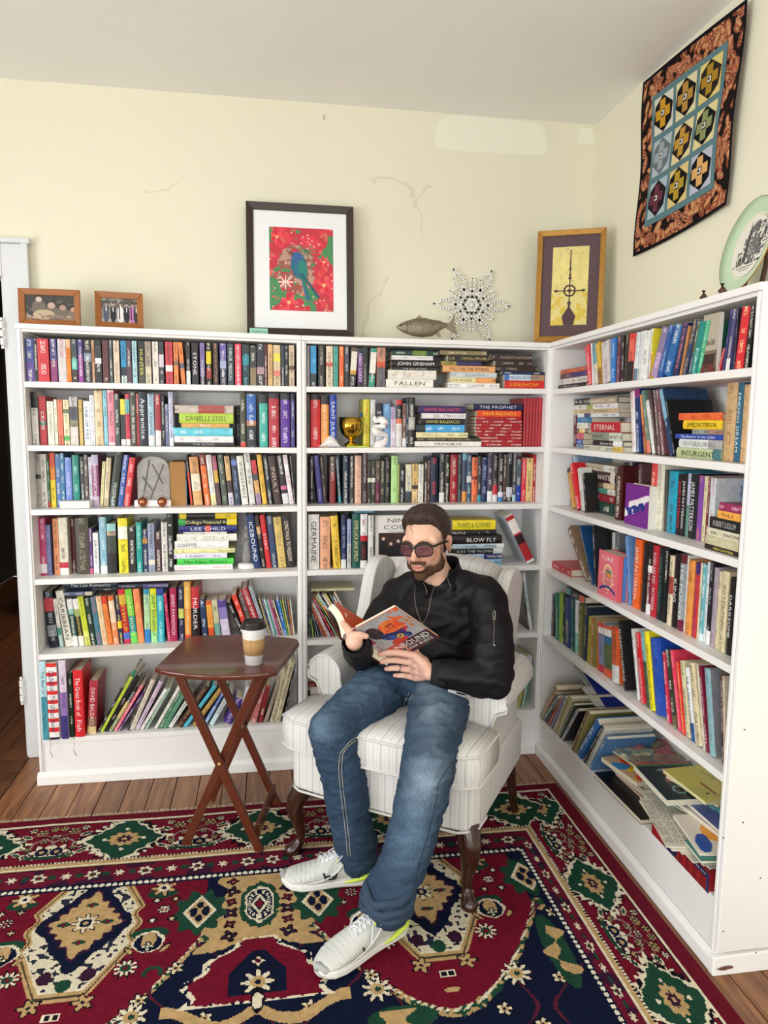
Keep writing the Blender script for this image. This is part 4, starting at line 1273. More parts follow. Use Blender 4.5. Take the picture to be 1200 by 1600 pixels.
do_row('R', 5, '''
SET .035
C 845 900 7.5
72 96 85 190 660 2a3274|narrow indigo book
100 146 115 190 690 221c1e|black and brown book||8a7a68
150 206 150 185 745 0f7a68|emerald hardback||b8d8b0
209 251 215 200 785 9aba3a|lime green hardback||5a6a20
254 281 262 210 800 1a4030|narrow dark green hardback
285 347 290 240 820 1c3474|navy hardback||d8c890
350 396 352 250 870 165a58|dark teal hardback||c8b878
399 431 405 275 880 =e4e6e8@.62,=80cab8|white and mint hardback
435 486 445 320 900 6a6a3c|olive hardback||c8b878
490 536 502 335 940 202e42|dark blue hardback||b8a870
T 290 525 90 170 e89078@.06,=58a8a8@.3,383838@.75,=e06848|picture-spined book lying across the hardbacks||e8e0d8
540 575 555 460 970 b2a230|mustard book
577 606 590 470 975 a27230|golden brown book
610 636 625 500 1000 8a8838|olive yellow book
640 664 645 520 1040 e66a4a|coral magazine
668 738 660 530 1120 =d84238@.09,=ece8e4@.22,8088aa@.85,=c42a3a|red magazine with pastel picture
744 832 740 575 1180 =e85230@.06,=f0ece8@.2,2870a0@.35,5c6a3c@.85,=e65a2a|orange magazine with landscape picture
836 920 830 590 1215 =d83a3a@.04,e06432@.68,=ececee|red magazine with white foot
944 1022 845 510 1290 161416 cov=201c20|thick black book with author name|ELIZABETH GEORGE|ecebe8
C 980 960 6.6667
108 132 40 150 810 c8d2c2@.15,ececec|narrow white book
140 196 85 190 845 d02230|red book beside the white one||f0b8b8
200 240 130 170 880 80b2b4@.4,4c563c|aqua and olive book
242 296 175 175 915 f2e222|bright yellow book||404020
300 412 240 240 955 1c4aac|very thick blue book||3868d0
416 452 365 390 995 d23454|pinkish red book||f8e8ec
465 522 385 360 1135 38382a@.85,6a6040|dark olive book with rough edge
532 574 445 370 1190 e4405c|rose red book||f8b0b8
576 612 505 490 1215 e23430|scarlet book||f8d080
616 662 550 480 1258 d8cfa8|buff book beside the scarlet one
670 712 605 550 1275 eef2f4@.75,=305890|white book with blue foot|THE ULTIMATE COMMUNE|182848
722 786 640 500 1300 dccfa8|broad cream book
790 812 720 520 1330 e2d8c2|narrow cream book
816 852 735 530 1355 80203c|maroon book titled GOING WITHIN|GOING WITHIN/WORKS|f4e4ea
862 925 805 555 1460 8ab2ba cov=8a8a92|pale blue book with grey cover||607880
985 1004 970 620 1440 4a2a28|thin dark book by the end panel
1006 1030 990 640 1450 d8c8b4|thin cream book by the end panel
''')
label_books()
# ------------------------------------------------------------------ pictures: a sheet of small coloured faces
M_RAST = attrmat('printed_sheet', rough=.45)
M_RASTM = attrmat('matt_print', rough=.85, spec=.2)
def A(h): return np.array(lin(h))
def raster(name, w, h, fn, nx, ny, parent=None, mat=None, M=None, y=0):
    """sheet in local X (0..w), Z (0..h), facing -Y; fn(u, v) -> rgb with v running down"""
    U, V = np.meshgrid((np.arange(nx)+.5)/nx, 1-(np.arange(ny)+.5)/ny)
    rgb = fn(U, V)
    X, Z = np.meshgrid(np.linspace(0, w, nx+1), np.linspace(0, h, ny+1))
    co = np.stack([X, np.full_like(X, y), Z], -1).reshape(-1, 3)
    i = np.arange(nx); j = np.arange(ny); I, J = np.meshgrid(i, j); b = (J*(nx+1)+I)
    F = np.stack([b, b+1, b+nx+2, b+nx+1], -1).reshape(-1, 4)
    return grid_mesh(name, co, F, rgb.reshape(-1, 3), parent, mat or M_RAST, M)
def grid_mesh(name, co, F, rgb, parent=None, mat=None, M=None):
    me = bpy.data.meshes.new(name)
    me.vertices.add(len(co)); me.vertices.foreach_set('co', co.astype(np.float32).ravel())
    me.loops.add(F.size); me.loops.foreach_set('vertex_index', F.astype(np.int32).ravel())
    me.polygons.add(len(F)); me.polygons.foreach_set('loop_start', (np.arange(len(F))*4).astype(np.int32))
    me.update(calc_edges=True)
    a = me.color_attributes.new('col', 'FLOAT_COLOR', 'CORNER')
    c = np.concatenate([rgb, np.ones((len(rgb), 1))], 1)
    a.data.foreach_set('color', np.repeat(c, 4, 0).astype(np.float32).ravel())
    o = bpy.data.objects.new(name, me); COL.objects.link(o); me.materials.append(mat)
    if parent is not None: o.parent = parent
    if M is not None: o.matrix_world = M
    return o
def smooth_noise(U, V, s, seed=0, oct_=3):
    """value noise on arrays"""
    out = np.zeros_like(U); amp = 1; tot = 0
    for k in range(oct_):
        x = U*s+seed*7.3+k*19.1; y = V*s+seed*3.7+k*11.3
        xi = np.floor(x); yi = np.floor(y); fx = x-xi; fy = y-yi; fx = fx*fx*(3-2*fx); fy = fy*fy*(3-2*fy)
        def h(a, b): return (np.sin(a*127.1+b*311.7+seed)*43758.5453) % 1.0
        n = (h(xi, yi)*(1-fx)+h(xi+1, yi)*fx)*(1-fy)+(h(xi, yi+1)*(1-fx)+h(xi+1, yi+1)*fx)*fy
        out += amp*n; tot += amp; amp *= .5; s *= 2
    return out/tot
def put(img, m, c): img[m] = A(c) if isinstance(c, str) else c
def base(U, c): return np.tile(A(c), (*U.shape, 1)).astype(float)
def ell(U, V, cx, cy, rx, ry, rot=0):
    x = U-cx; y = V-cy; c, s = math.cos(rot), math.sin(rot)
    return ((x*c+y*s)/rx)**2+((-x*s+y*c)/ry)**2 < 1
def seg(U, V, x0, y0, x1, y1, w, asp=1):
    dx, dy = x1-x0, (y1-y0)*asp; px, py = U-x0, (V-y0)*asp
    t = np.clip((px*dx+py*dy)/(dx*dx+dy*dy+1e-9), 0, 1)
    return (px-t*dx)**2+(py-t*dy)**2 < w*w
def frame_parts(root, w, h, fw, th, mat, prof=.4):
    """four mitred rails, each its own part"""
    for k in range(4):
        mb = MB()
        o = [(0, 0), (w, 0), (w, h), (0, h)]; i = [(fw, fw), (w-fw, fw), (w-fw, h-fw), (fw, h-fw)]
        a, b = o[k], o[(k+1) % 4]; c, d = i[(k+1) % 4], i[k]
        lo = [(a[0], 0, a[1]), (b[0], 0, b[1]), (c[0], 0, c[1]), (d[0], 0, d[1])]
        hi = [(a[0], -th, a[1]), (b[0], -th, b[1]), (c[0], -th*(1-prof), c[1]), (d[0], -th*(1-prof), d[1])]
        mb.tri(lo+hi, [(0, 1, 2, 3), (7, 6, 5, 4), (0, 4, 5, 1), (1, 5, 6, 2), (2, 6, 7, 3), (3, 7, 4, 0)])
        mb.build('frame_rail', mat, root, bevel=.0015)
def place(root, p, rz, lean):
    root.matrix_world = Matrix.Translation(p) @ Matrix.Rotation(rz, 4, 'Z') @ Matrix.Rotation(-lean, 4, 'X')
M_DKW = newmat('dark_stained_frame', '35281f', .45, var=.35, vscale=30, bump=.2)
M_MATB = newmat('white_mat_board', 'eef0f2', .9, spec=.2)
# 1. large bird picture
w_, h_ = .452, .552
R = tag(empty('framed_picture'), 'large dark framed print of a blue-green bird among red flowers, on the bookcase', 'picture')
place(R, (-1.277, .196, 1.8435), .0, .10)
frame_parts(R, w_, h_, .030, .022, M_DKW)
MB().box((.02, -.008, .02), (w_-.02, -.004, h_-.02)).build('mat_board', M_MATB, R)
MB().box((.01, -.004, .01), (w_-.01, 0, h_-.01)).build('backing', M_DKW, R)
def bird(U, V):
    im = base(U, 'c83848'); n = smooth_noise(U, V*1.3, 5, 3); n2 = smooth_noise(U, V*1.3, 12, 8)
    put(im, n > .60, '4c8c5c'); put(im, (n < .40), 'e04050'); put(im, (n2 > .66), 'd86a5a')
    ctr = ((U-.42)/.30)**2+((V-.5)/.30)**2 < 1
    put(im, ctr & (n2 > .45), '9a5a50'); put(im, ctr & (n2 > .62), 'b89484')
    rng = np.random.RandomState(4)
    for _ in range(60):
        a, b = rng.rand(2); put(im, ell(U, V, a, b, .012, .009), 'f0c0b0')
    for cx, cy, r in ((.85, .40, .09), (.3, .9, .12), (.85, .68, .12), (.12, .12, .1)):
        for k in range(7):
            t = k*2*PI/7; put(im, ell(U, V, cx+r*.6*math.cos(t), cy+r*.5*math.sin(t), r*.45, r*.2, t), 'd82c40' if k % 2 else 'ec5058')
        put(im, ell(U, V, cx, cy, r*.25, r*.2), 'f0b080')
    for t in range(8): put(im, seg(U, V, .25+.09*math.cos(t*PI/4)*.3, .655+.03*math.sin(t*PI/4)*.3, .25+.11*math.cos(t*PI/4), .655+.08*math.sin(t*PI/4), .010), 'f0d0c8')
    for t in range(10): put(im, seg(U, V, .58, .28, .58+.16*math.cos(t*PI/5+.2), .28+.08*math.sin(t*PI/5+.2), .006), '4a7a58')
    put(im, seg(U, V, .0, .60, .60, .52, .010, 1.3), '8c6a58')
    put(im, ell(U, V, .46, .46, .125, .155, -.25), '2c6c84'); put(im, ell(U, V, .43, .36, .085, .075), '3a6496'); put(im, ell(U, V, .52, .50, .07, .12, -.3), '2c8478')
    put(im, seg(U, V, .37, .32, .27, .28, .006), '2a2430')
    for a, b, c in ((.46, .58, '44708c'), (.50, .62, '1c5c78'), (.55, .64, '2c7c6c'), (.58, .76, '205a6c')):
        put(im, seg(U, V, .50, .55, b, .86 if b < .7 else .82, .02, 1.3), c)
    return im
raster('bird_print', .270, .350, bird, 120, 156, R, M_RAST, None, -.0085).location = (.095, 0, .105)
tag(MB().box((0, -.0015, 0), (.075, 0, .026)).build('note_card', newmat('mint_card', 'a6dcc8', .7), None), 'small mint green card propped against the large dark frame', 'card')
nc = bpy.data.objects['note_card']; place(nc, (-1.266, .15, 1.8415), .05, .25)
tc_ = letter_mesh('card_lettering', 'The Bookroom', newmat('card_ink', '34544c', .8), nc, .06, .007, (.008, -.0017, .012), (1, 0, 0), (0, 0, 1), (0, -1, 0))
# 2. two family photographs
M_OAKF = newmat('orange_oak_frame', '9a5c26', .4, var=.2, vscale=25, bump=.1)
def family(U, V):
    im = base(U, '3c3a38'); n = smooth_noise(U, V, 9, 2); put(im, n > .6, '5a564a')
    for cx, cy, r, c in ((.28, .15, .07, 'c8b4a8'), (.53, .38, .085, 'bca090'), (.76, .45, .075, 'a88c7c'), (.97, .52, .06, 'b89880')):
        put(im, ell(U, V, cx, cy+.35, r*2.1, .3), {'.28': '8a9490'}.get(str(cx), '6c6258' if cx < .9 else '7a6a5c'))
        put(im, ell(U, V, cx, cy-.02, r*1.15, r*1.9), '2c2420'); put(im, ell(U, V, cx, cy+.03, r*.9, r*1.5), c)
    for k in range(9): put(im, ell(U, V, .08+.1*k, .86+.04*math.sin(k*2), .05, .05), 'b09888')
    put(im, ell(U, V, .38, .78, .22, .2), 'b8a488'); put(im, (n > .55) & (V > .75), '8a7462')
    return im
def group_photo(U, V):
    im = base(U, '98928e'); n = smooth_noise(U, V, 8, 5); put(im, (V < .45) & (n > .5), '5c5852'); put(im, V > .85, 'b4aca4')
    for cx, c in ((.14, '50586c'), (.33, '2c2c30'), (.53, 'e8e4e0'), (.70, '2a2830'), (.86, 'c878b8'), (.97, '38343a')):
        put(im, ell(U, V, cx, .66, .085, .36), c); put(im, ell(U, V, cx, .24, .035, .075), 'c0a090'); put(im, ell(U, V, cx, .19, .035, .04), '38302a')
        if c != 'e8e4e0' and c != 'c878b8': put(im, ell(U, V, cx, .45, .015, .12), 'd8d8dc')
        else: put(im, ell(U, V, cx-.03, .6, .018, .3), '303034')
    return im
for lab, x, wd, hh, rz, le, fn in (('orange-brown wooden frame holding a photograph of four smiling people, over the doorway end', -2.142, .226, .140, .0, .06, family),
                                   ('smaller orange-brown wooden frame with a photograph of a standing wedding group', -1.862, .180, .142, .16, .16, group_photo)):
    R = tag(empty('photo_frame'), lab, 'picture frame', 'photo frames on the bookcase'); place(R, (x, .085, 1.8425), rz, le)
    frame_parts(R, wd, hh, .023, .016, M_OAKF)
    MB().box((.008, -.004, .008), (wd-.008, 0, hh-.008)).build('backing', M_DKW, R)
    e = MB(); e.hexa([(wd*.45, .002, .0), (wd*.6, .002, .0), (wd*.6, .055, -.004), (wd*.45, .055, -.004)], [(wd*.45, .002, hh*.7), (wd*.6, .002, hh*.7), (wd*.6, .006, hh*.7), (wd*.45, .006, hh*.7)])
    e.build('easel_leg', M_DKW, R)
    raster('photograph', wd-.044, hh-.044, fn, 64, 44, R, M_RAST, None, -.0055).location = (.022, 0, .022)
# 3. pewter fish
M_PEW = newmat('pewter', '8a8070', .38, metal=.85, bump=.9, bscale=160, var=.35, vscale=50)
M_PEW.node_tree.nodes['Principled BSDF'].inputs['Base Color'].default_value = (*lin('8a8070'), 1)
R = tag(empty('fish_sculpture', (-.655, .10, 1.845), -.06), 'silver metal fish ornament lying on top beside the white snowflake', 'ornament')
n = 26; pts = []; mb = MB()
prof = [(.0, .002), (.01, .012), (.03, .024), (.06, .036), (.095, .040), (.13, .034), (.155, .022), (.172, .012), (.185, .009)]
for i, (x, r) in enumerate(prof):
    for k in range(n):
        t = 2*PI*k/n; pts.append((x*1.18, math.cos(t)*r*.55, .036+math.sin(t)*r+(.004 if i > 5 else 0)*i*.4))
mb.tri(pts, [(i*n+k, i*n+(k+1) % n, (i+1)*n+(k+1) % n, (i+1)*n+k) for i in range(len(prof)-1) for k in range(n)], None, True)
mb.build('body', M_PEW, R)
def fin(name, poly, y0=-.003, y1=.003): 
    mb = MB(); mb.M = Matrix.Rotation(PI/2, 4, 'X'); mb.prism(poly, -y1, -y0); return mb.build(name, M_PEW, R, bevel=.0012)
fin('tail_fin', [(.210, .050), (.232, .066), (.250, .100), (.248, .060), (.262, .010), (.236, .022), (.212, .036)])
fin('dorsal_fin', [(.075, .070), (.098, .088), (.108, .078), (.130, .076), (.150, .064), (.130, .060)])
fin('belly_fin', [(.150, .020), (.176, .002), (.192, .0), (.180, .022), (.165, .028)])
fin('belly_fin', [(.055, .010), (.085, -.002), (.094, .0), (.088, .012)], -.006, .006)
mb = MB(); mb.ball((.016, -.0115, .044), .004); mb.build('eye', M_DKW, R)
mb = MB(); mb.tube([(.036, -.017, .012), (.043, -.0215, .036), (.036, -.018, .060)], .0016, 6); mb.build('gill', M_PEW, R)
# 4. white snowflake cut-out
M_SNOW = newmat('white_cutout', 'eceae2', .6)
R = tag(empty('snowflake_decoration', (-.285, .262, 2.009)), 'white openwork snowflake decoration leaning on the cream wall', 'ornament')
R.rotation_euler = (-.0, 0, 0)
def bar2(mb, x0, z0, x1, z1, w=.0062):
    w *= 1.5
    d = Vector((x1-x0, 0, z1-z0)); L = d.length; d.normalize(); p = Vector((-d.z, 0, d.x))*w/2; a = Vector((x0, 0, z0)); b = Vector((x1, 0, z1))
    mb.tri([a-p, b-p, b+p, a+p, a-p+Vector((0, -.005, 0)), b-p+Vector((0, -.005, 0)), b+p+Vector((0, -.005, 0)), a+p+Vector((0, -.005, 0))], [(3, 2, 1, 0), (4, 5, 6, 7), (0, 1, 5, 4), (1, 2, 6, 5), (2, 3, 7, 6), (3, 0, 4, 7)])
for k in range(12):
    big = k % 2 == 0; a = k*PI/6; mb = MB(); L = .178 if big else .115
    c, s = math.cos(a), math.sin(a)
    def B(x0, y0, x1, y1, w=.0062):
        for sg in (1, -1):
            bar2(mb, x0*c-sg*y0*s, x0*s+sg*y0*c, x1*c-sg*y1*s, x1*s+sg*y1*c, w)
            if y0 == 0 and y1 == 0: break
    B(0, 0, L*.55, 0, .007)
    if big:
        P = [(.075, .0), (.088, .018), (.100, .010), (.112, .026), (.124, .012), (.138, .022), (.150, .008), (.178, 0)]
        for (x0, y0), (x1, y1) in zip(P, P[1:]): B(x0, y0, x1, y1)
        B(.035, 0, .062, .016, .005); B(.062, .016, .075, 0, .005)
    else:
        P = [(.062, .0), (.075, .014), (.088, .008), (.098, .014), (.118, 0)]
        for (x0, y0), (x1, y1) in zip(P, P[1:]): B(x0, y0, x1, y1)
        B(.03, .0, .052, .010, .005); B(.052, .010, .062, 0, .005)
    mb.build('snowflake_arm', M_SNOW, R)
mb = MB(); mb.lathe([(0, .006), (.012, .006), (.012, 0), (0, 0)], 16); o = mb.build('hub', M_SNOW, R); o.rotation_euler = (PI/2, 0, 0)
# 5. gilt frame in the corner, and the corner of the case tops it stands on
ctop = tag(MB().box((.0005, .0005, H-.03), (DEP, DEP, H-.008)).build('corner_top', M_PAINT, None), kind='structure')
ctop['label'] = 'white top board filling the corner between the bookcases'
M_GILT = newmat('gilt_moulding', 'a87a34', .35, metal=.5, var=.3, vscale=60, bump=.3)
R = tag(empty('framed_picture'), 'narrow gilt framed picture of an iron spire cross on yellow, leaning in the corner', 'picture')
fw2, fh2 = .282, .470
place(R, (-.047, .095, 1.8325), -.43, .07)
frame_parts(R, fw2, fh2, .023, .018, M_GILT, .2)
MB().box((.006, -.004, .006), (fw2-.006, 0, fh2-.006)).build('backing', M_DKW, R)
MB().box((.012, -.008, .012), (fw2-.012, -.004, fh2-.012)).build('mat_board', newmat('plum_mat', '5e4a4e', .9), R)
def spire(U, V):
    im = base(U, 'e4d486'); n = smooth_noise(U, V*2, 7, 9); im = im*(.85+.3*n[..., None])
    put(im, (V > .55) & (n > .5), 'd8bc4a'); rng = np.random.RandomState(2)
    for _ in range(40):
        a, b = rng.rand(2); put(im, ell(U, V, a, b, .02, .008, a*6), 'b8a888')
    P = '4a3038'
    put(im, seg(U, V, .5, .04, .5, .95, .012, 2.2), P)
    put(im, (abs(((U-.5)**2+((V-.56)*2.2)**2)**.5-.15) < .025), P); put(im, seg(U, V, .12, .56, .88, .56, .016, 2.2), P)
    for x in (.12, .88): put(im, ell(U, V, x, .56, .06, .016), P)
    for y, r in ((.08, .02), (.28, .035), (.36, .03), (.40, .045), (.56, .05), (.72, .05)): put(im, ell(U, V, .5, y, r, r*.5), P)
    m = (V > .74) & (abs(U-.5) < .04+.14*np.clip((V-.78)/.1, 0, 1)-.05*np.clip((V-.92)/.08, 0, 1)); put(im, m, P)
    return im
raster('cross_print', .150, .330, spire, 60, 132, R, M_RAST, None, -.0085).location = (.066, 0, .070)
# 6. plate with a church on its stand
R = tag(empty('decorative_plate'), 'pale green rimmed plate with an engraved church, standing on the side bookcase', 'plate')
place(R, (.150, -1.012, 1.862), -PI/2-.12, .20)
M_PLATE = newmat('celadon_glaze', 'bcd8b8', .18, coat=.4)
mb = MB(); mb.M = Matrix.Rotation(PI/2, 4, 'X'); mb.lathe([(0, -.002), (.085, -.002), (.09, .0), (.132, .014), (.134, .012), (.09, -.005), (.0, -.007)], 48, 0, .134)
mb.build('rim', M_PLATE, R)
mb = MB(); mb.M = Matrix.Rotation(PI/2, 4, 'X'); mb.lathe([(.088, -.0008), (.093, .0022), (.0935, .0012)], 48, 0, .134); mb.build('cream_band', newmat('cream_glaze', 'ece8d4', .2, coat=.4), R)
mb = MB(); mb.M = Matrix.Rotation(PI/2, 4, 'X'); mb.lathe([(.1325, .0145), (.1340, .0140), (.1345, .0120)], 48, 0, .134); mb.build('gold_edge', M_GILT, R)
def church(U, V):
    im = base(U, 'e8e4d8'); n = smooth_noise(U, V, 14, 6); n2 = smooth_noise(U, V, 30, 1)
    K = '3c3c40'; T = '6a6a6c'
    put(im, ((U-.66)**2+(V-.42)**2 < .10) & (n > .46), T); put(im, ((U-.7)**2+(V-.45)**2 < .09) & (n2 > .55), K)
    put(im, (V > .35) & (V < .78) & (U > .3) & (U < .74) & (n2 > .45), T); put(im, (abs(U-.42) < .045) & (V > .35) & (V < .76), K)
    put(im, (abs(U-.42) < .045*np.clip((V-.08)/.27, 0, 1)) & (V < .36) & (V > .08), K); put(im, (V > .55) & (V < .76) & (U > .18) & (U < .32) & (n2 > .4), K)
    put(im, (V > .76) & (V < .80) & (n2 > .4), K); put(im, (V > .83) & (V < .85) & (abs(U-.5) < .25), K); put(im, (V > .88) & (V < .895) & (abs(U-.5) < .15), T)
    m = (U-.5)**2+(V-.5)**2 > .245; im[m] = A('ece8d4')
    return im
U0, V0 = 64, 64
mb = raster('engraving', .176, .176, church, 72, 72, R, M_RAST, None, -.0012); mb.location = (-.088, 0, .046)
bm = bmesh.new(); bm.from_mesh(mb.data); bmesh.ops.delete(bm, geom=[f for f in bm.faces if (f.calc_center_median().x-.088)**2+(f.calc_center_median().z-.088)**2 > .0875**2], context='FACES'); bm.to_mesh(mb.data); bm.free()
M_STAND = newmat('walnut_stand', '4a2820', .35, var=.2)
S = tag(empty('plate_stand'), 'dark brown wooden stand holding the pale green plate', 'stand'); place(S, (.150, -1.012, 1.831), -PI/2-.12, 0)
for x in (-.055, .055):
    mb = MB(); mb.tube([(x, -.074, .046), (x, -.076, .030), (x, -.060, .010), (x, -.030, .007), (x, .03, .007), (x*.8, .052, .10), (x*.6, .058, .15)], [.006, .010, .011, .010, .008, .007, .004], 10); mb.build('foot', M_STAND, S)
mb = MB(); mb.tube([(-.055, .03, .008), (.055, .03, .008)], .005, 8); mb.build('stretcher', M_STAND, S)
# 7. quilt on the side wall
Q = tag(empty('quilt'), 'small patchwork quilt with black octagon blocks and leaf-print border on the side wall', 'quilt')
TLq, TRq, BRq, BLq = (.166, 2.806), (.820, 2.762), (.770, 2.178), (.157, 2.152)
def qpt(u, v, off=.0):
    # u along the wall towards the camera, v downwards; slightly slack cloth
    s = (TLq[0]*(1-u)+TRq[0]*u)*(1-v)+(BLq[0]*(1-u)+BRq[0]*u)*v
    z = (TLq[1]*(1-u)+TRq[1]*u)*(1-v)+(BLq[1]*(1-u)+BRq[1]*u)*v
    z += .010*math.sin(u*PI*1.1)*(.4-v)-.012*math.sin(v*PI)*0
    s += -.018*math.sin(v*PI)*(1-u)*-1*0.6
    b = .010+.016*u**2*(1-.2*v)+.004*math.sin(v*9+u*3)
    return Vector((XW-b-off, -s, z))
def qcloth(name, poly, off, col, th=.0018, mat=None, label=None):
    """a patch given in quilt coordinates, subdivided a little so it follows the cloth"""
    mb = MB(); n = len(poly); top = [qpt(u, v, off+th) for u, v in poly]; bot = [qpt(u, v, off) for u, v in poly]
    cx = sum(p[0] for p in poly)/n; cy = sum(p[1] for p in poly)/n; c = qpt(cx, cy, off+th*1.5)
    mb.tri(top+bot+[c], [(i, (i+1) % n, 2*n) for i in range(n)]+[(i, n+i, n+(i+1) % n, (i+1) % n) for i in range(n)], col)
    o = mb.build(name, mat or M_CLOTH, Q)
    if label: o['label'] = label
    return o
M_CLOTH = attrmat('quilt_cotton', rough=.95, bump=.3, bscale=500, spec=.1)
def leafprint(U, V):
    im = base(U, '1e1614'); rng = np.random.RandomState(11)
    for i in range(420):
        a, b, r = rng.rand(), rng.rand(), rng.rand()*PI
        if .19 < a < .81 and .19 < b < .81: continue
        s = .026+.014*rng.rand(); c = ['a85c40', '8c4c34', 'b8745a', '96543c'][i % 4]
        m = ell(U, V, a, b, s*1.25, s*.62, r); put(im, m, c); put(im, ell(U, V, a, b, s*.95, s*.40, r), ['7a4030', 'c08a60', 'a4664a'][i % 3]); put(im, ell(U, V, a, b, s*1.1, s*.06, r), 'd8b080')
    for e in (U < .022, U > .978, V < .022, V > .978): im[e] = A('15131a')
    return im
nq = 150
Uq, Vq = np.meshgrid((np.arange(nq)+.5)/nq, (np.arange(nq)+.5)/nq)
co = np.array([qpt(u, v) for v in np.linspace(0, 1, nq+1) for u in np.linspace(0, 1, nq+1)])
I, J = np.meshgrid(np.arange(nq), np.arange(nq)); b_ = J*(nq+1)+I
F = np.stack([b_, b_+nq+1, b_+nq+2, b_+1], -1).reshape(-1, 4)
grid_mesh('border_cloth', co, F, leafprint(Uq, Vq).reshape(-1, 3), Q, M_CLOTH)
G0, G1 = .135, .865
for k in range(8):
    pass
def strip(u0, v0, u1, v1, n=8):
    mb = MB(); P = []
    hor = (u1-u0) > (v1-v0)
    for i in range(n+1):
        t = i/n
        if hor: P += [qpt(u0+(u1-u0)*t, v0, .0022), qpt(u0+(u1-u0)*t, v1, .0022)]
        else: P += [qpt(u0, v0+(v1-v0)*t, .0022), qpt(u1, v0+(v1-v0)*t, .0022)]
    mb.tri(P, [(2*i, 2*i+1, 2*i+3, 2*i+2) if hor else (2*i, 2*i+2, 2*i+3, 2*i+1) for i in range(n)], '5f7f86')
    mb.build('sashing_strip', M_CLOTH, Q)
SW = .034
bs = (G1-G0-4*SW)/3
for k in range(4):
    a = G0+k*(bs+SW); strip(a, G0, a+SW, G1); 
    for j in range(3): strip(G0+SW+j*(bs+SW), a, G0+SW+j*(bs+SW)+bs, a+SW)
crs = [('c8962c', 'b08840', 'a8822c'), ('98a4ac', 'c0943c', '8c9464'), ('6c3848', 'b09434', 'd8a868')]
bgc = [('d8d4c4', 'dcd4a8', 'dcc87c'), ('b0bcc4', 'e0d0a0', 'e0d49c'), ('a8bcc4', 'dcc484', 'b8bccc')]
oct_ = [('1a181c', '18161a', '2c2620'), ('6c7478', '2c2428', '18181c'), ('241c22', '18181a', '16161a')]
for r in range(3):
    for c in range(3):
        u0 = G0+SW+c*(bs+SW); v0 = G0+SW+r*(bs+SW)
        f = lambda x, y: (u0+x*bs, v0+y*bs)
        qcloth('block_ground', [f(0, 0), f(0, 1), f(1, 1), f(1, 0)], .0020, bgc[r][c])
        qcloth('octagon_patch', [f(.5, .0), f(.08, .22), f(.0, .66), f(.5, 1.), f(.92, .78), f(1., .34)], .0040, oct_[r][c])
        q = .185; cc = crs[r][c]
        for dx, dy in ((0, -q*1.3), (0, q*1.3), (-q*1.3, 0), (q*1.3, 0)):
            x, y = .5+dx, .5+dy; s = q*.72
            qcloth('cross_patch', [f(x-s, y-s), f(x-s, y+s), f(x+s, y+s), f(x+s, y-s)], .0062, cc)
        s = .07; qcloth('centre_patch', [f(.5-s, .5-s), f(.5-s, .5+s), f(.5+s, .5+s), f(.5+s, .5-s)], .0075, 'e4e0d8'); s = .035
        qcloth('centre_patch', [f(.5-s, .5-s), f(.5-s, .5+s), f(.5+s, .5+s), f(.5+s, .5-s)], .0090, '16161a')
# 8. picture hook left on the back wall
mb = MB(); mb.tube([(0, 0, .0), (0, -.008, -.004), (0, -.010, -.014), (0, -.005, -.018)], .0016, 6)
hk = tag(mb.build('picture_hook', newmat('steel', '8c8880', .4, metal=.8)), 'tiny empty picture hook high on the cream wall', 'hook'); hk.location = at(506, 180, 1, YW)

# ------------------------------------------------------------------ things among the books
M_BRASS = newmat('polished_brass', 'c09a3c', .16, metal=1)
M_BRASS.node_tree.nodes['Principled BSDF'].inputs['Base Color'].default_value = (*lin('c8a03c'), 1)
zc = shelf_z('B', 2, -.85)+.0005
R = tag(empty('goblet', (-.848, .075, zc+.0065)), 'shiny golden goblet with a crest between blue and yellow books', 'cup')
mb = MB(); mb.lathe([(.0, .004), (.030, .0), (.031, .004), (.018, .012), (.010, .018), (.010, .024), (.026, .034), (.042, .050), (.049, .075), (.0515, .118), (.0495, .118), (.047, .078), (.038, .052), (.0, .040)], 40)
mb.build('bowl', M_BRASS, R)
mb = MB()
for k in range(18):
    t = k*2*PI/18; mb.ball((.014*math.cos(t), -.0475, .080+.019*math.sin(t)), .0022, 6, 4)
mb.ball((0, -.0465, .082), .009, 10, 6, None, (1, .5, 1.3)); mb.build('crest', newmat('engraved_brass', '5a4418', .4, metal=.9), R)
tr = MB().box((-.870, .035, zc), (-.775, .115, zc+.006)).build('tray', newmat('lime_plastic', 'c8d83a', .35), None, bevel=.002)
tag(tr, 'thin yellow-green tray under the golden goblet', 'tray')
mb = MB(); mb.tube([(-.842, .080, zc+.055), (-.800, .105, zc+.140)], [.005, .005], 10); mb.tube([(-.800, .105, zc+.140), (-.797, .107, zc+.146)], [.005, .002], 10)
tag(mb.build('pen', newmat('blue_plastic', '2a6ca8', .3)), 'blue pen standing in the golden goblet', 'pen')
M_SHELL = newmat('white_ceramic', 'f2eeec', .35, coat=.2)
mb = MB(); n = 22; prev = None
P = []
for i in range(12):
    t = i/11; x = -.990+.110*t; hgt = .003+.052*max(0, math.sin(min(1, t*1.12)*PI))**1.5*(.5+.8*t) ; wd = .004+.026*math.sin(t*PI)**.8
    for k in range(n):
        a = 2*PI*k/n; P.append((x, .055+wd*math.cos(a)*(1+.12*math.cos(4*a)), zc+max(0, (hgt*.5)*(1+math.sin(a)))))
mb.tri(P, [(i*n+k, (i+1)*n+k, (i+1)*n+(k+1) % n, i*n+(k+1) % n) for i in range(11) for k in range(n)], None, True)
tag(mb.build('shell_ornament', M_SHELL), 'white pointed shell-like ornament lying before the orange book', 'ornament')
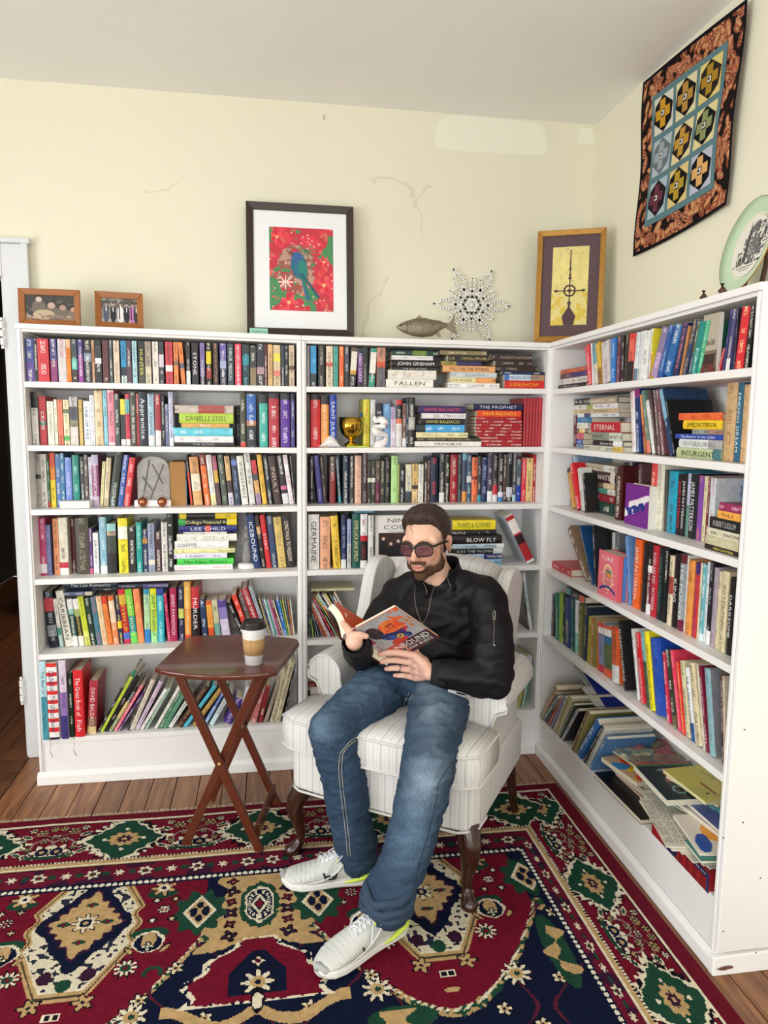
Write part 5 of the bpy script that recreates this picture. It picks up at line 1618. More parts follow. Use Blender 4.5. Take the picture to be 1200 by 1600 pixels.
# white knotted figure
mb = MB(); x0 = -.735
path = [(x0-.018, .03, zc+.008), (x0+.02, .035, zc+.02), (x0+.03, .04, zc+.05), (x0-.012, .03, zc+.062), (x0-.02, .035, zc+.085), (x0+.024, .03, zc+.090), (x0+.010, .035, zc+.115), (x0-.022, .04, zc+.108), (x0-.008, .035, zc+.128)]
pp = []
for i in range(len(path)-1):
    a = Vector(path[max(i-1, 0)]); b = Vector(path[i]); c = Vector(path[i+1]); d = Vector(path[min(i+2, len(path)-1)])
    for j in range(5):
        t = j/5; pp.append(.5*((2*b)+(c-a)*t+(2*a-5*b+4*c-d)*t*t+(3*b-a-3*c+d)*t**3))
mb.tube(pp, [.013+.004*math.sin(i*.5) for i in range(len(pp))], 12)
mb.lathe([(0, zc), (.026, zc), (.026, zc+.008), (.0, zc+.010)], 24, x0, .035)
tag(mb.build('figurine', M_SHELL), 'white abstract knotted figurine before the black and white book', 'figurine')
# third shelf by the doorway: box, plaque with two copper globes, slipcase
zb3 = lambda s: shelf_z('B', 3, s)+.0005
bx_ = MB().box((0, 0, 0), (.112, .05, .030)).build('marbled_box', newmat('white_marble_print', 'e6e4e0', .4, var=.12, vscale=30), None, bevel=.003)
tag(bx_, 'small flat white marble-patterned box lying before the books, third shelf', 'box'); bx_.location = (-2.008, .018, zb3(-1.96))
R = tag(empty('globe_plaque', (-1.725, .085, zb3(-1.72))), 'grey arched plaque behind two copper globes on a white base', 'ornament')
mb = MB(); mb.M = Matrix.Rotation(PI/2, 4, 'X')
arch = [(0, .026), (.128, .026), (.128, .15)]+[(.064+.064*math.cos(t), .15+.052*math.sin(t)) for t in np.linspace(0, PI, 14)[1:-1]]+[(0, .15)]
mb.prism([(x, y) for x, y in arch], -.020, -.010); pq = mb.build('arched_back', newmat('pewter_relief', '9a9690', .45, metal=.3, bump=1, bscale=30, var=.4, vscale=14), R)
MB().box((-.008, -.030, .0), (.136, .022, .026)).build('base', M_SHELL, R, bevel=.003)
M_COP = newmat('rose_copper', 'b06c50', .18, metal=1); M_COP.node_tree.nodes['Principled BSDF'].inputs['Base Color'].default_value = (*lin('b87458'), 1)
for x in (.026, .102):
    mb = MB(); mb.ball((x, -.034, .020), .0195, 24, 14); mb.build('globe', M_COP, R)
for x, z, r in ((.020, .050, .015), (.100, .054, .017)):
    mb = MB(); mb.tube([(x+r*math.cos(t), -.006, z+r*math.sin(t)) for t in np.linspace(0, 2*PI, 25)], .0012, 6, cap=False)
    mb.tube([(x+r*.5*math.cos(t), -.006, z+r*.5*math.sin(t)) for t in np.linspace(0, 2*PI, 17)], .0009, 6, cap=False); mb.build('ring', newmat('silver_wire', 'c8c8c8', .25, metal=.9), R)
mb = MB()
for a, b in (((.02, .03), (.05, .19)), ((.05, .03), (.105, .17)), ((.06, .06), (.02, .12)), ((.10, .09), (.06, .17))): mb.tube([(a[0], .0075, a[1]), (b[0], .0075, b[1])], .0022, 6)
mb.build('relief_lines', newmat('dark_relief', '6a6660', .5), R)
sl = MB(); sl.box((0, 0, 0), (.0605, .16, .002)); sl.box((0, 0, .178), (.0605, .16, .18)); sl.box((0, 0, .002), (.002, .16, .178)); sl.box((.0585, 0, .002), (.0605, .16, .178)); sl.box((.002, 0, .002), (.0585, .002, .178))
sl = tag(sl.build('slipcase', newmat('kraft_cardboard', 'a87c48', .8, var=.12, vscale=20), None), 'tan cardboard slipcase beside the globe plaque', 'box'); sl.location = (-1.590, .072, zb3(-1.56)); sl.rotation_euler = (0, -.02, 0)
# fourth shelf: small stone figure on a white round base
zf = shelf_z('B', 4, -1.29)+.0005
R = tag(empty('stone_figure', (-1.288, .105, zf)), 'small grey stone angel figure on a round white base', 'figurine')
mb = MB(); mb.lathe([(0, 0), (.040, 0), (.042, .006), (.038, .020), (0, .022)], 28); mb.build('base', M_SHELL, R)
M_STN = newmat('grey_stone', '8e8c8a', .8, bump=.6, bscale=90, var=.25, vscale=40)
mb = MB(); mb.lathe([(0, .022), (.020, .022), (.021, .05), (.015, .085), (.012, .10), (.017, .12), (.018, .14), (.009, .157), (0, .158)], 18, sy=.8); mb.ball((0, 0, .170), .0125, 14, 10, None, (1, 1, 1.15))
mb.build('body', M_STN, R)
for s_ in (-1, 1):
    mb = MB(); mb.M = Matrix.Rotation(PI/2, 4, 'X'); mb.prism([(s_*.004, .085), (s_*.022, .10), (s_*.024, .15), (s_*.015, .172), (s_*.006, .15)], -.016, -.010); mb.build('wing', M_STN, R)
    mb = MB(); mb.tube([(s_*.016, -.004, .140), (s_*.014, -.016, .118), (s_*.003, -.020, .128)], [.0055, .005, .004], 8); mb.build('arm', M_STN, R)
# small black wire twist on the inner side of the first bookcase
mb = MB(); mb.tube([at(51, 621, 1, .03)+Vector((.004, 0, 0)), at(54, 627, 1, .03), at(51, 633, 1, .03), at(56, 637, 1, .03)], .0014, 6)
tag(mb.build('wire_twist', newmat('black_wire', '1a1a1a', .5)), 'bit of black wire on the side panel, second shelf by the doorway', 'wire')

# ------------------------------------------------------------------ books with the front cover turned to the room
def front_book(case, row, u0, v0, u1, v1, ss, thick, fn, label, name='book', nx=50, ny=70, tilt=.06, pages=True, rot=0, side='f0ece2'):
    """cover rectangle by its upper left and lower right pixels on the plane at ss"""
    ax, val = plane(case, ss)
    a = at(u0, v1 if case != 'R' else v1, ax, val); b = at(u1, v1, ax, val)
    sa, sb = s_of(case, at(u0, (v0+v1)/2, ax, val)), s_of(case, at(u1, (v0+v1)/2, ax, val))
    zt = at(u0, v0, ax, val).z; z = shelf_z(case, row, sa)+.0006; h = zt-z; wd = sb-sa
    mb = MB(); mb.box((0, .0, 0), (wd, .002, h), side); mb.box((0, thick-.002, 0), (wd, thick, h), side); mb.box((wd-.002, .002, 0), (wd, thick-.002, h), side)
    o = mb.build(name, M_RAST); MB().box((.003, .002, .003), (wd-.002, thick-.002, h-.003)).build('page_block', M_PAGE, o)
    raster('cover_print', wd, h, fn, nx, ny, o, M_RAST, None, -.0006)
    o.matrix_world = base_matrix(case, sa, ss, z) @ Matrix.Rotation(rot, 4, 'Z') @ Matrix.Rotation(-tilt, 4, 'X')
    tag(o, label, name, 'books on the '+PH[('M' if case == 'M' else case)+str(row)])
    return o, wd, h
def nine(U, V):
    im = base(U, 'ece8e4'); m = (V > .34) & (V < .80) & (U > .06) & (U < .98); put(im, m, '3a2422')
    for k in range(9):
        cx = .12+.1*k; cy = .56+.05*((k*5) % 3-1); put(im, m & ell(U, V, cx, cy+.10, .05, .13), '16181e'); put(im, m & ell(U, V, cx, cy-.06, .022, .028), 'd8b8a8')
    put(im, m & (V > .74), '2a1a1a'); return im
o, wd, h = front_book('M', 4, 585, 806, 700, 889, .035, .02, nine, 'white book titled NINE AND COUNTING with a group photograph, behind the man', nx=90, ny=60, tilt=.03)
K = newmat('grey_print_ink', '6c6460', .7)
letter_mesh('cover_lettering', 'NINE AND', K, o, wd*.80, .020, (wd*.10, -.001, h*.905), (1, 0, 0), (0, 0, 1), (0, -1, 0))
letter_mesh('cover_lettering', 'COUNTING', K, o, wd*.86, .020, (wd*.06, -.001, h*.775), (1, 0, 0), (0, 0, 1), (0, -1, 0))
letter_mesh('cover_lettering', 'THE WOMEN OF THE SENATE', K, o, wd*.8, .006, (wd*.08, -.001, h*.69), (1, 0, 0), (0, 0, 1), (0, -1, 0))
def purple(U, V):
    im = base(U, '75228c'); n = smooth_noise(U, V, 6, 3)
    d = (V-.42)+(U-.5)*.30; put(im, (abs(d+.0) < .05+.04*n) & (U > .15), 'efe6ea'); m = (d > .06) & (d < .26) & (n > .38) & (U < .85); put(im, m, '1c3088'); put(im, m & (n > .62), 'e8e4f0')
    return im
front_book('R', 3, 977, 754, 1014, 823, .052, .03, purple, 'purple book facing the room, white and blue figure on its cover', nx=50, ny=60, tilt=.0, rot=0)
def like(U, V):
    im = base(U, 'ea7080'); a = ((U-.5)/.24)**2+((V-.55)/.27)**2; put(im, a < 1, 'f0a8a0'); put(im, (a > .86) & (a < 1.12), 'f8e8b0'); put(im, a < .86, 'ee8c8c')
    put(im, (abs(U-.55) < .13) & (abs(V-.47) < .09), '5a8068'); put(im, (abs(U-.55) < .10) & (abs(V-.50) < .05), 'f09030')
    put(im, (a < .7) & (V > .62) & ((V*70 % 2) < 1), 'c05868'); m = (abs(V-(.80+.08*(U-.5)**2*8-.03)) < .03) & (U > .08) & (U < .92); put(im, m, '24388c')
    for x, y in ((.15, .5), (.85, .45), (.2, .68), (.8, .66), (.5, .9)): put(im, ell(U, V, x, y, .03, .012), 'f8f0e8')
    return im
o, wd, h = front_book('R', 4, 935, 857, 966, 936, .020, .05, like, 'pink boxed picture book facing the room, gold oval on its front', nx=44, ny=70, tilt=0, side='e2606e', name='boxed_set')
letter_mesh('cover_lettering', 'I LIKE', newmat('white_ink', 'f4f0f0', .6), o, wd*.6, .016, (wd*.16, -.001, h*.86), (1, 0, 0), (0, 0, 1), (0, -1, 0))
o['category'] = 'box'
for k, c in enumerate(('e2606e', '4c8cd0', 'ec9aac')):
    MB().box((wd+.0006, .004+k*.014, .003), (wd+.0040, .015+k*.014, h-.003), c).build('inner_spine', M_RAST, o)
def whis(U, V):
    im = base(U, '8296b4'); n = smooth_noise(U, V, 4, 1); im = im*(.8+.4*n[..., None]); return im
o, wd, h = front_book('R', 3, 1117, 745, 1164, 846, .165, .02, whis, 'blue-grey book titled WHISPER behind the black-spined stack', nx=20, ny=30, tilt=0)
letter_mesh('cover_lettering', 'WHISPER', newmat('whisper_ink', '3c4c6a', .7), o, wd*.9, .05, (wd*.05, -.001, h*.80), (1, 0, 0), (0, 0, 1), (0, -1, 0))
def gift(U, V):
    im = base(U, 'b4aa98'); n = smooth_noise(U, V, 5, 4); put(im, V > .62, '7a6a58'); put(im, (V > .68) & (n > .42), '3c2420'); put(im, (V > .85) & (n > .5), '6a2c2c'); return im
o, wd, h = front_book('R', 1, 1096, 494, 1121, 580, .020, .012, gift, 'beige book with brown landscape facing the room, top shelf below the quilt', nx=36, ny=50, tilt=.02)
letter_mesh('cover_lettering', 'The Gift', newmat('black_ink', '1c1818', .7), o, wd*.6, .016, (wd*.25, -.001, h*.52), (1, 0, 0), (0, 0, 1), (0, -1, 0))

# ribbon bookmarks hanging from two tall books of the bottom shelf
for x_, c, lab in ((-2.075, 'a07850', 'tan ribbon bookmark hanging from the pale blue annual'), (-1.985, '5a3c38', 'brown ribbon bookmark hanging from the lilac cookbook')):
    mb = MB(); z_ = shelf_z('B', 6, x_); P = [(x_, -.0215, z_+.012), (x_+.002, -.024, z_-.02), (x_-.003, -.021, z_-.045), (x_+.006, -.024, z_-.068)]
    mb.tube(P, .0022, 6, sx=1, sy=.3); tag(mb.build('bookmark', newmat('ribbon', c, .7)), lab, 'bookmark')
# ------------------------------------------------------------------ rug
RX0, RX1, RY1, RY0 = -2.43, -.038, -.300, -2.72
def rug_paint(X, Y):
    RED, NAVY, GRN, TAN, CRM, BLK, PLM = '72132a', '0f1732', '1f4636', 'c3a271', 'e6dcc2', '14121a', '3a1c34'
    cy = -1.51
    b = -np.where(Y < cy, 2*cy-Y, Y)                     # far half and near half mirror one another
    a = np.abs(X+1.233)
    xr = 1.233-a
    q1 = b-.300
    q2 = np.interp(xr, [.038, .08, .25, .275, .335, .50], [0, .035, .28, .31, .425, .60])
    q = np.minimum(q1, q2); side = q2 < q1
    t = np.where(side, b, a)                            # runs along the border
    im = base(X, RED)
    n = smooth_noise(X, Y, 60, 3, 2); n2 = smooth_noise(X, Y, 26, 9, 2); n3 = smooth_noise(X, Y, 90, 5, 1)
    j = (n-.5)*.012                                     # knotted edges
    def E(cx, cy_, rx, ry, s=1): return (((aa-cx)/rx)**2+((bb-cy_)/ry)**2) < s+(n-.5)*.5
    def flower(cx, cy_, r, c1, c2, c3, k=6, ph=0):
        ang = np.arctan2(bb-cy_, aa-cx); rr = np.hypot(aa-cx, bb-cy_); lobe = r*(.72+.28*np.cos(k*ang+ph))
        put(im, rr < lobe+.006+j*.3, BLK); put(im, rr < lobe, c1); put(im, rr < r*.45, c2); put(im, rr < r*.2, c3)
    def leaf(cx, cy_, L, W_, rot, c1, c2=None):
        x = aa-cx; y = bb-cy_; c, s = math.cos(rot), math.sin(rot); u = x*c+y*s; v = -x*s+y*c
        m = (u/L)**2+(np.abs(v)/W_)**1.3; put(im, m < 1.35, BLK if c2 is None else c2); put(im, m < .8+(n3-.5)*.6, c1)
    def diamond(cx, cy_, rx, ry): return np.abs((aa-cx)/rx)+np.abs((bb-cy_)/ry)
    # field
    aa, bb = a, b
    f = q > .425
    put(im, f, NAVY)
    edge = 1.0+.36*np.clip(1-(np.abs(a-.50)/.335)**1.7, 0, 1)
    red = f & (a > .165) & (a < .835) & (b < edge+j)
    bead = f & (a > .13) & (a < .87) & (b < edge+.030+j) & ~red & (b > .98)
    put(im, bead, TAN); put(im, bead & (n3 > .55), GRN); put(im, f & (np.abs(b-edge-.006) < .007) & (a > .16) & (a < .84) & (np.sin((a*1.0+b)*240) > -.1), CRM)
    put(im, red, RED)
    # tendrils and small flowers of the field
    fl = f & ~red & (b > 1.0)
    put(im, fl & (np.abs(np.sin(a*19+b*7)-.9*np.sin(b*17)) < .05), '5a2034')
    for cx, cy_ in ((.30, 1.22), (.22, 1.12), (.98-.1, 1.05), (.80, 1.30), (.70, 1.44), (.90, 1.46), (.38, 1.46), (.52, 1.48), (.26, 1.40), (.13, 1.30), (.06, 1.42), (.62, 1.38)):
        flower(cx, cy_, .021, CRM, TAN, NAVY, 5)
    # corner scrolls
    for cx, cy_, rx, ry in ((.835, 1.20, .032, .13), (.36, 1.37, .08, .035)):
        m = (((a-cx)/rx)**2+((b-cy_)/ry)**2); put(im, f & (m < 1.25) & ~red, GRN)
        put(im, f & ~red & (np.abs(a-cx-.02*np.sin(b*40)) < rx*.45+.012*np.sin(b*90)) & (np.abs(b-cy_) < ry*.75), TAN)
    put(im, f & ~red & (np.abs(b-1.30-.03*np.sin((a-.02)*22)) < .016+.010*(n2-.3)) & (a < .24), TAN)
    # central ivory-tan panel with the oval
    pan = f & (a < .115+.018*np.sin(b*60)+.05*np.clip((b-.85)/.2, 0, 1)) & (b < 1.075-.35*(.13-a)*(a < .13)+j)
    put(im, pan, TAN)
    for k in range(6):
        cy_ = .765+.05*k; flower(.085, cy_, .021 if k % 2 else .014, PLM if k % 2 else RED, NAVY, TAN, 4, k)
    put(im, E(0, .885, .062, .105), GRN); put(im, E(0, .885, .046, .082), CRM); put(im, E(0, .885, .040, .074), NAVY)
    ring = (((a)/.034)**2+((b-.885)/.064)**2); put(im, (ring > .55) & (ring < 1.1) & (np.sin(np.arctan2(b-.885, a)*22) > 0), CRM)
    put(im, (np.abs(np.abs(a)/.022+np.abs(b-.885)/.04-1) < .22), CRM); put(im, diamond(0, .885, .012, .02) < 1, RED)
    arch = f & (b > 1.035) & (a < .02+.15*np.clip((b-1.03)/.15, 0, 1)**.8+.012*np.sin(b*75)) & (b < 1.26+j); put(im, f & (b > 1.03) & (b < 1.27) & (a < .035+.155*np.clip((b-1.03)/.15, 0, 1)**.8+.014*np.sin(b*75)) & (n3 > .35), CRM); put(im, arch, RED)
    put(im, f & (b > 1.085) & (a < .015+.06*np.clip((b-1.08)/.08, 0, 1)) & (b < 1.24), NAVY)
    flower(0, 1.20, .045, CRM, TAN, NAVY, 8); flower(0, 1.125, .018, CRM, RED, NAVY, 4); leaf(0, 1.26, .016, .035, 0, CRM)
    # green medallions beside the panel and by the border
    for cx, cy_ in ((.178, .895), (.86, .87)):
        ang = np.arctan2(b-cy_, (a-cx)*1.25); rr = np.hypot((a-cx)*1.25, b-cy_); put(im, f & (rr < .092+.012*np.sin(ang*9)), GRN)
        put(im, f & (diamond(cx, cy_, .050, .075) < 1), CRM); put(im, f & (diamond(cx, cy_, .040, .062) < 1), TAN)
        for dx, dy, rx, ry in ((-.018, 0, .012, .022), (.018, 0, .012, .022), (0, -.030, .010, .016), (0, .030, .010, .016)): put(im, E(cx+dx, cy_+dy, rx, ry), NAVY)
    # ivory octagonal medallion
    cx, cy_ = .505, .925
    rx = .155+.010*np.sin(b*70)
    oc = np.maximum(np.abs(a-cx)/rx, np.maximum(np.abs(b-cy_)/.27, (np.abs(a-cx)/.155+np.abs(b-cy_)/.30)/1.32))
    put(im, f & (oc < 1.0), TAN); put(im, f & (oc < .955), '4a4030'); put(im, f & (oc < .93), TAN); put(im, f & (oc < .88), CRM)
    put(im, f & (oc < .86) & (n3 > .66), '2a2c3c')
    nd = diamond(cx, cy_-.025, .145, .205)+(n2-.5)*.22; put(im, f & (oc < .9) & (nd < 1), NAVY)
    td = diamond(cx, cy_-.025, .108, .150)+.09*np.sin(np.arctan2(b-cy_+.025, a-cx)*16)*.8; put(im, f & (td < 1.05), PLM); put(im, f & (td < .96), TAN)
    for dx, dy in ((0, -.085), (0, .075), (-.062, -.005), (.062, -.005)): leaf(cx+dx, cy_-.02+dy, .022, .012, 0, GRN, TAN); put(im, E(cx+dx, cy_-.02+dy, .005, .007), RED)
    flower(cx, cy_-.025, .040, CRM, NAVY, TAN, 8)
    for dx, dy, c in ((-.055, .185, PLM), (.055, .185, PLM), (0, .215, GRN)): put(im, E(cx+dx, cy_+dy, .020, .024), c)
    # palmettes of the red ground
    for cx, cy_, s in ((.300, .765, 1), (.715, .765, 1)):
        put(im, E(cx, cy_+.028, .046, .022), GRN); flower(cx, cy_, .040, TAN, CRM, NAVY, 7)
    for cx, cy_ in ((.285, .87), (.735, .87)):
        flower(cx, cy_, .018, CRM, RED, CRM, 8)
        for dx, dy in ((-.028, -.045), (.028, -.045), (-.028, .045), (.028, .045)): flower(cx+dx, cy_+dy, .010, CRM if dx > 0 else TAN, CRM, TAN, 4)
    for cx in (.310, .700):
        put(im, E(cx, .972, .052, .026), GRN); put(im, E(cx, 1.005, .044, .044), CRM); put(im, E(cx, 1.008, .037, .037), NAVY); put(im, E(cx, 1.0, .020, .034), TAN); flower(cx, 1.025, .016, CRM, GRN, CRM, 4)
        leaf(cx-.05, 1.035, .020, .007, .9, TAN); leaf(cx+.05, 1.035, .020, .007, -.9, TAN)
    for cx, cy_ in ((.355, 1.10), (.655, 1.10)): flower(cx, cy_, .032, CRM, GRN, RED, 10); 
    for cx, cy_ in ((.44, 1.205), (.57, 1.205)): flower(cx, cy_, .027, TAN, TAN, NAVY, 5)
    put(im, (np.abs(np.hypot(a-.28, b-1.13)-.022) < .006) & (b < 1.14), GRN)
    put(im, f & red & (np.abs(a-.505) < .022) & (np.abs(b-1.245) < .012), CRM); put(im, f & red & (np.abs(np.abs(a-.505)-.010) < .007) & (np.abs(b-1.245) < .008), BLK); put(im, E(.505, 1.30, .020, .010), TAN)
    for cx, cy_ in ((.31, 1.27), (.69, 1.27)): flower(cx, cy_, .042, CRM, TAN, GRN, 9)
    # borders
    put(im, q < .4249, RED)
    tt = t; 
    g = (q >= .318) & (q < .408); put(im, g, '6c1830')
    put(im, g & (n2 > .60), '3c1a34')
    per = .083; ph = (tt/per) % 1-.5; k = np.floor(tt/per).astype(int)
    rr = np.hypot(ph*per, q-.363)
    put(im, g & (rr < np.where(k % 2 == 0, .020, .013)+.005*np.sin(np.arctan2(q-.363, ph*per)*6)), CRM); put(im, g & (rr < .011) & (k % 2 == 0), GRN); put(im, g & (rr < .006) & (k % 2 == 0), RED)
    put(im, g & (np.abs(np.abs(ph)*per-.036) < .006) & (np.abs(q-.363) < .010), GRN)
    bd = (q >= .408) & (q < .442); put(im, bd, NAVY); pb = (tt/.0195) % 1-.5; put(im, (np.hypot(pb*.0195, (q-.425)) < .0078), 'f0ead8')
    tb = (q >= .288) & (q < .318); put(im, tb, TAN); put(im, (q >= .304) & (q < .312), CRM); put(im, (q >= .281) & (q < .290), BLK); put(im, (q >= .281) & (q < .290) & (((tt/.0125) % 1) < .55), CRM); put(im, (q >= .315) & (q < .319), BLK)
    m = (q > .05) & (q < .281)
    put(im, q < .036, '6a1628'); put(im, (q > .036) & (q < .047), CRM); put(im, (q >= .047) & (q < .053), BLK)
    # main border, drawn in (along, across)
    T = .478; corner = np.hypot(q1-.165, q2-.165) < .16
    ts = np.where(side, b-.46, a); p = ((ts+T/2) % T)-T/2
    aa, bb = p, q
    def msk(c, mm): put(im, m & mm & ~(corner & False), c)
    keep = im.copy()
    ang = np.arctan2((q-.165)/.78, p/1.0); rr = np.hypot((q-.165)/.78, p)
    dd = np.abs(p)/.135+np.abs(q-.165)/.135
    put(im, m & (dd < 1.28+.09*np.sin(ang*26)), BLK); put(im, m & (dd < 1.24+.09*np.sin(ang*26)) & (n3 > .45), CRM); put(im, m & (dd < 1.04+.04*np.sin(ang*14)), CRM); put(im, m & (dd < .98+.04*np.sin(ang*14)), GRN)
    put(im, m & (rr < .052+.006*np.sin(ang*10)), TAN); put(im, m & (rr < .026+.005*np.sin(ang*8)), PLM); put(im, m & (rr < .010), TAN)
    for s_ in (-1, 1):
        for dx, dy in ((.066, 0), (0, .062)):
            put(im, m & (np.hypot(p-s_*dx, q-.165-s_*dy) < .008), CRM)
    h = np.abs(p); sg = np.sign(p)
    aa, bb = h, q
    for cx, cy_, r_, c1 in ((.215, .215, .046, CRM), (.165, .235, .018, CRM), (.185, .095, .022, TAN), (.222, .075, .016, TAN), (.150, .075, .014, CRM), (.205, .145, .017, TAN), (.235, .125, .013, CRM), (.165, .195, .013, TAN)):
        ang = np.arctan2(q-cy_, h-cx); rr = np.hypot(h-cx, q-cy_); lobe = r_*(.74+.26*np.cos(6*ang))
        put(im, m & (rr < lobe+.005), BLK); put(im, m & (rr < lobe), c1); put(im, m & (rr < r_*.48), NAVY if r_ > .03 else GRN); put(im, m & (rr < r_*.2), TAN)
    put(im, m & (np.abs(q-.245-.1*(h-.2)) < .008) & (h > .17), GRN)
    put(im, m & (np.abs(np.hypot(h-.205, q-.175)-.035) < .0035) & (q < .185), '98807a')
    put(im, m & (np.abs(np.sin(h*60)*.012+.115-q) < .004) & (h > .12), '7a5a50')
    for cx, cy_ in ((.140, .115), (.135, .22)): leaf(cx, cy_, .020, .008, .5, GRN, CRM); im[~m & (q < .281)] = im[~m & (q < .281)]
    im[q < .0] = A(RED)
    im = im*(.76+.26*n3[..., None])
    return im
def make_rug():
    nx, ny = 598, 605
    xs = np.linspace(RX0, RX1, nx+1); ys = np.linspace(RY1, RY0, ny+1)
    X, Y = np.meshgrid(xs, ys); rs = np.random.RandomState(5)
    Z = .009+.0012*(smooth_noise(X, Y, 3, 2)-.5)+.0009*(rs.rand(*X.shape)-.5)
    Y2 = Y+.004*np.sin(X*9)*np.clip(1-(RY1-Y)*2, 0, 1)
    co = np.stack([X, Y2, Z], -1).reshape(-1, 3)
    Xc, Yc = np.meshgrid((xs[1:]+xs[:-1])/2, (ys[1:]+ys[:-1])/2)
    rgb = rug_paint(Xc, Yc).reshape(-1, 3)
    I, J = np.meshgrid(np.arange(nx), np.arange(ny)); b_ = J*(nx+1)+I
    F = np.stack([b_, b_+nx+1, b_+nx+2, b_+1], -1).reshape(-1, 4)
    m = attrmat('rug_wool', rough=.95, bump=.6, bscale=700, spec=.15)
    nt = m.node_tree; b = nt.nodes['Principled BSDF']; b.inputs['Specular IOR Level'].default_value = .08
    r = grid_mesh('rug', co, F, rgb, None, m)
    tag(r, 'large oriental rug in dark red, navy, green and ivory on the boards', 'rug')
    ed = MB(); ed.box((RX0-.004, RY0, .0015), (RX0+.002, RY1, .0085), '6a1628'); ed.box((RX1-.002, RY0, .0015), (RX1+.003, RY1, .0088), '6a1628'); ed.box((RX0, RY1-.003, .0015), (RX1, RY1+.003, .0082), '6a1628')
    ed.build('selvedge', m, r)
    fr = MB(); rr = random.Random(8); x = RX0
    while x < RX1:
        L = .028+.014*rr.random(); w_ = .0022+.0015*rr.random(); dx = (rr.random()-.5)*.02; z = .0015+.003*rr.random()
        fr.tri([(x, RY1, .004), (x+w_, RY1, .004), (x+w_*.8+dx*.5, RY1+L*.5, z+.004), (x+dx*.5, RY1+L*.5, z+.004), (x+w_*.5+dx, RY1+L, .0018)], [(0, 1, 2, 3), (3, 2, 4)], 'cfc4a8'); x += .0032+.0016*rr.random()
    tag(fr.build('fringe', m, r), 'cream fringe', kind='stuff')
make_rug()

# ------------------------------------------------------------------ folding tray table
M_MAH = newmat('mahogany_stain', '5a2817', .28, coat=.3, var=.2, vscale=14, bump=.06, bscale=120)
nt = M_MAH.node_tree
T = tag(empty('tray_table', (-1.335, -.43, 0), math.radians(-12)), 'reddish-brown folding tray table holding the paper coffee cup', 'table')
TZ = .660
def tabletop():
    # local X across (front edge), Y back; front and back edges bowed, side edges straight, rounded corners
    P = []
    def bow(x0, x1, y, b, n=12): return [(x0+(x1-x0)*i/n, y+b*(1-(2*i/n-1)**2)) for i in range(n+1)]
    f = bow(-.185, .180, -.185, -.040); bk = bow(.200, -.185, .200, .030)
    P = [(-.213, -.165)]+f[0:1]+f[1:]+[(.202, -.168), (.222, .150), (.212, .185)]+bk+[(-.207, .182), (-.218, .15)]
    return P
mb = MB(); mb.prism(tabletop(), TZ-.019, TZ); tp = mb.build('tabletop', M_MAH, T, bevel=.006, seg=3)
def legbar(x0, z0, x1, z1, y, w=.030, th=.018, name='leg'):
    d = Vector((x1-x0, 0, z1-z0)); L = d.length; a = math.atan2(d.x, d.z)
    mb = MB(); mb.box((-w/2, -th/2, 0), (w/2, th/2, L)); o = mb.build(name, M_MAH, T, bevel=.004, seg=3)
    o.matrix_local = Matrix.Translation((x0, y, z0)) @ Matrix.Rotation(a, 4, 'Y'); return o
yf, yb_ = -.140, .165
for y in (yf, yb_):
    legbar(-.135, .004, .135, TZ-.028, y+.010); legbar(.135, .004, -.135, TZ-.028, y-.010)
    mb = MB(); mb.M = Matrix.Translation((0, y-.020, TZ*.49)) @ Matrix.Rotation(PI/2, 4, 'X'); mb.lathe([(0, .004), (.005, .003), (.006, 0)], 12); mb.build('pivot_cap', newmat('brass_pin', 'c8a878', .35, metal=.5), T)
for x, z, y0, y1 in ((.118, .065, yf+.02, yb_), (-.118, .065, yf, yb_-.02)):
    if x > 0: MB().box((x-.008, y0, z-.022), (x+.008, y1, z+.022)).build('stretcher', M_MAH, T, bevel=.003)
for x in (-.135, .135): MB().box((x-.014, yf-.02, TZ-.033), (x+.014, yb_+.02, TZ-.0195)).build('top_cleat', M_MAH, T, bevel=.003)

# ------------------------------------------------------------------ paper cup
cp = at(397, 1036, 2, TZ)
K_ = tag(empty('coffee_cup', (cp.x, cp.y+.0, TZ+.0005)), 'white paper coffee cup with brown sleeve and black lid on the table', 'cup')
M_CUP = newmat('white_paper_cup', 'f2f1ee', .55); M_SLV = newmat('kraft_sleeve', 'b48e5c', .85, var=.06, vscale=30, bump=.15, bscale=200); M_LID = newmat('black_lid', '17171a', .3)
mb = MB(); mb.lathe([(0, .004), (.0285, .004), (.0285, 0), (.0300, 0), (.0405, .128), (.0415, .130), (.0405, .132), (.0385, .128), (.0, .122)], 48); mb.build('cup_body', M_CUP, K_)
mb = MB(); mb.lathe([(.0322, .034), (.0335, .034), (.0385, .090), (.0372, .090)], 48); sv = mb.build('sleeve', M_SLV, K_)
mb = MB(); mb.tube([(-.0085, -.0328, .0345), (-.0100, -.0376, .0895)], .0006, 6); mb.build('sleeve_seam', newmat('dark_seam_line', '8a6a40', .9), K_)  # thin darker brown line along the sleeve's seam
mb = MB(); mb.lathe([(.0415, .126), (.0435, .126), (.0438, .133), (.0415, .1345), (.0385, .137), (.0375, .147), (.0360, .1485), (.0330, .1475), (.0320, .1425), (.0, .1420)], 48)
ld = mb.build('lid', M_LID, K_)
MB().box((-.006, -.031, .1422), (.006, -.026, .1440)).build('sip_tab', M_LID, K_, bevel=.0008)

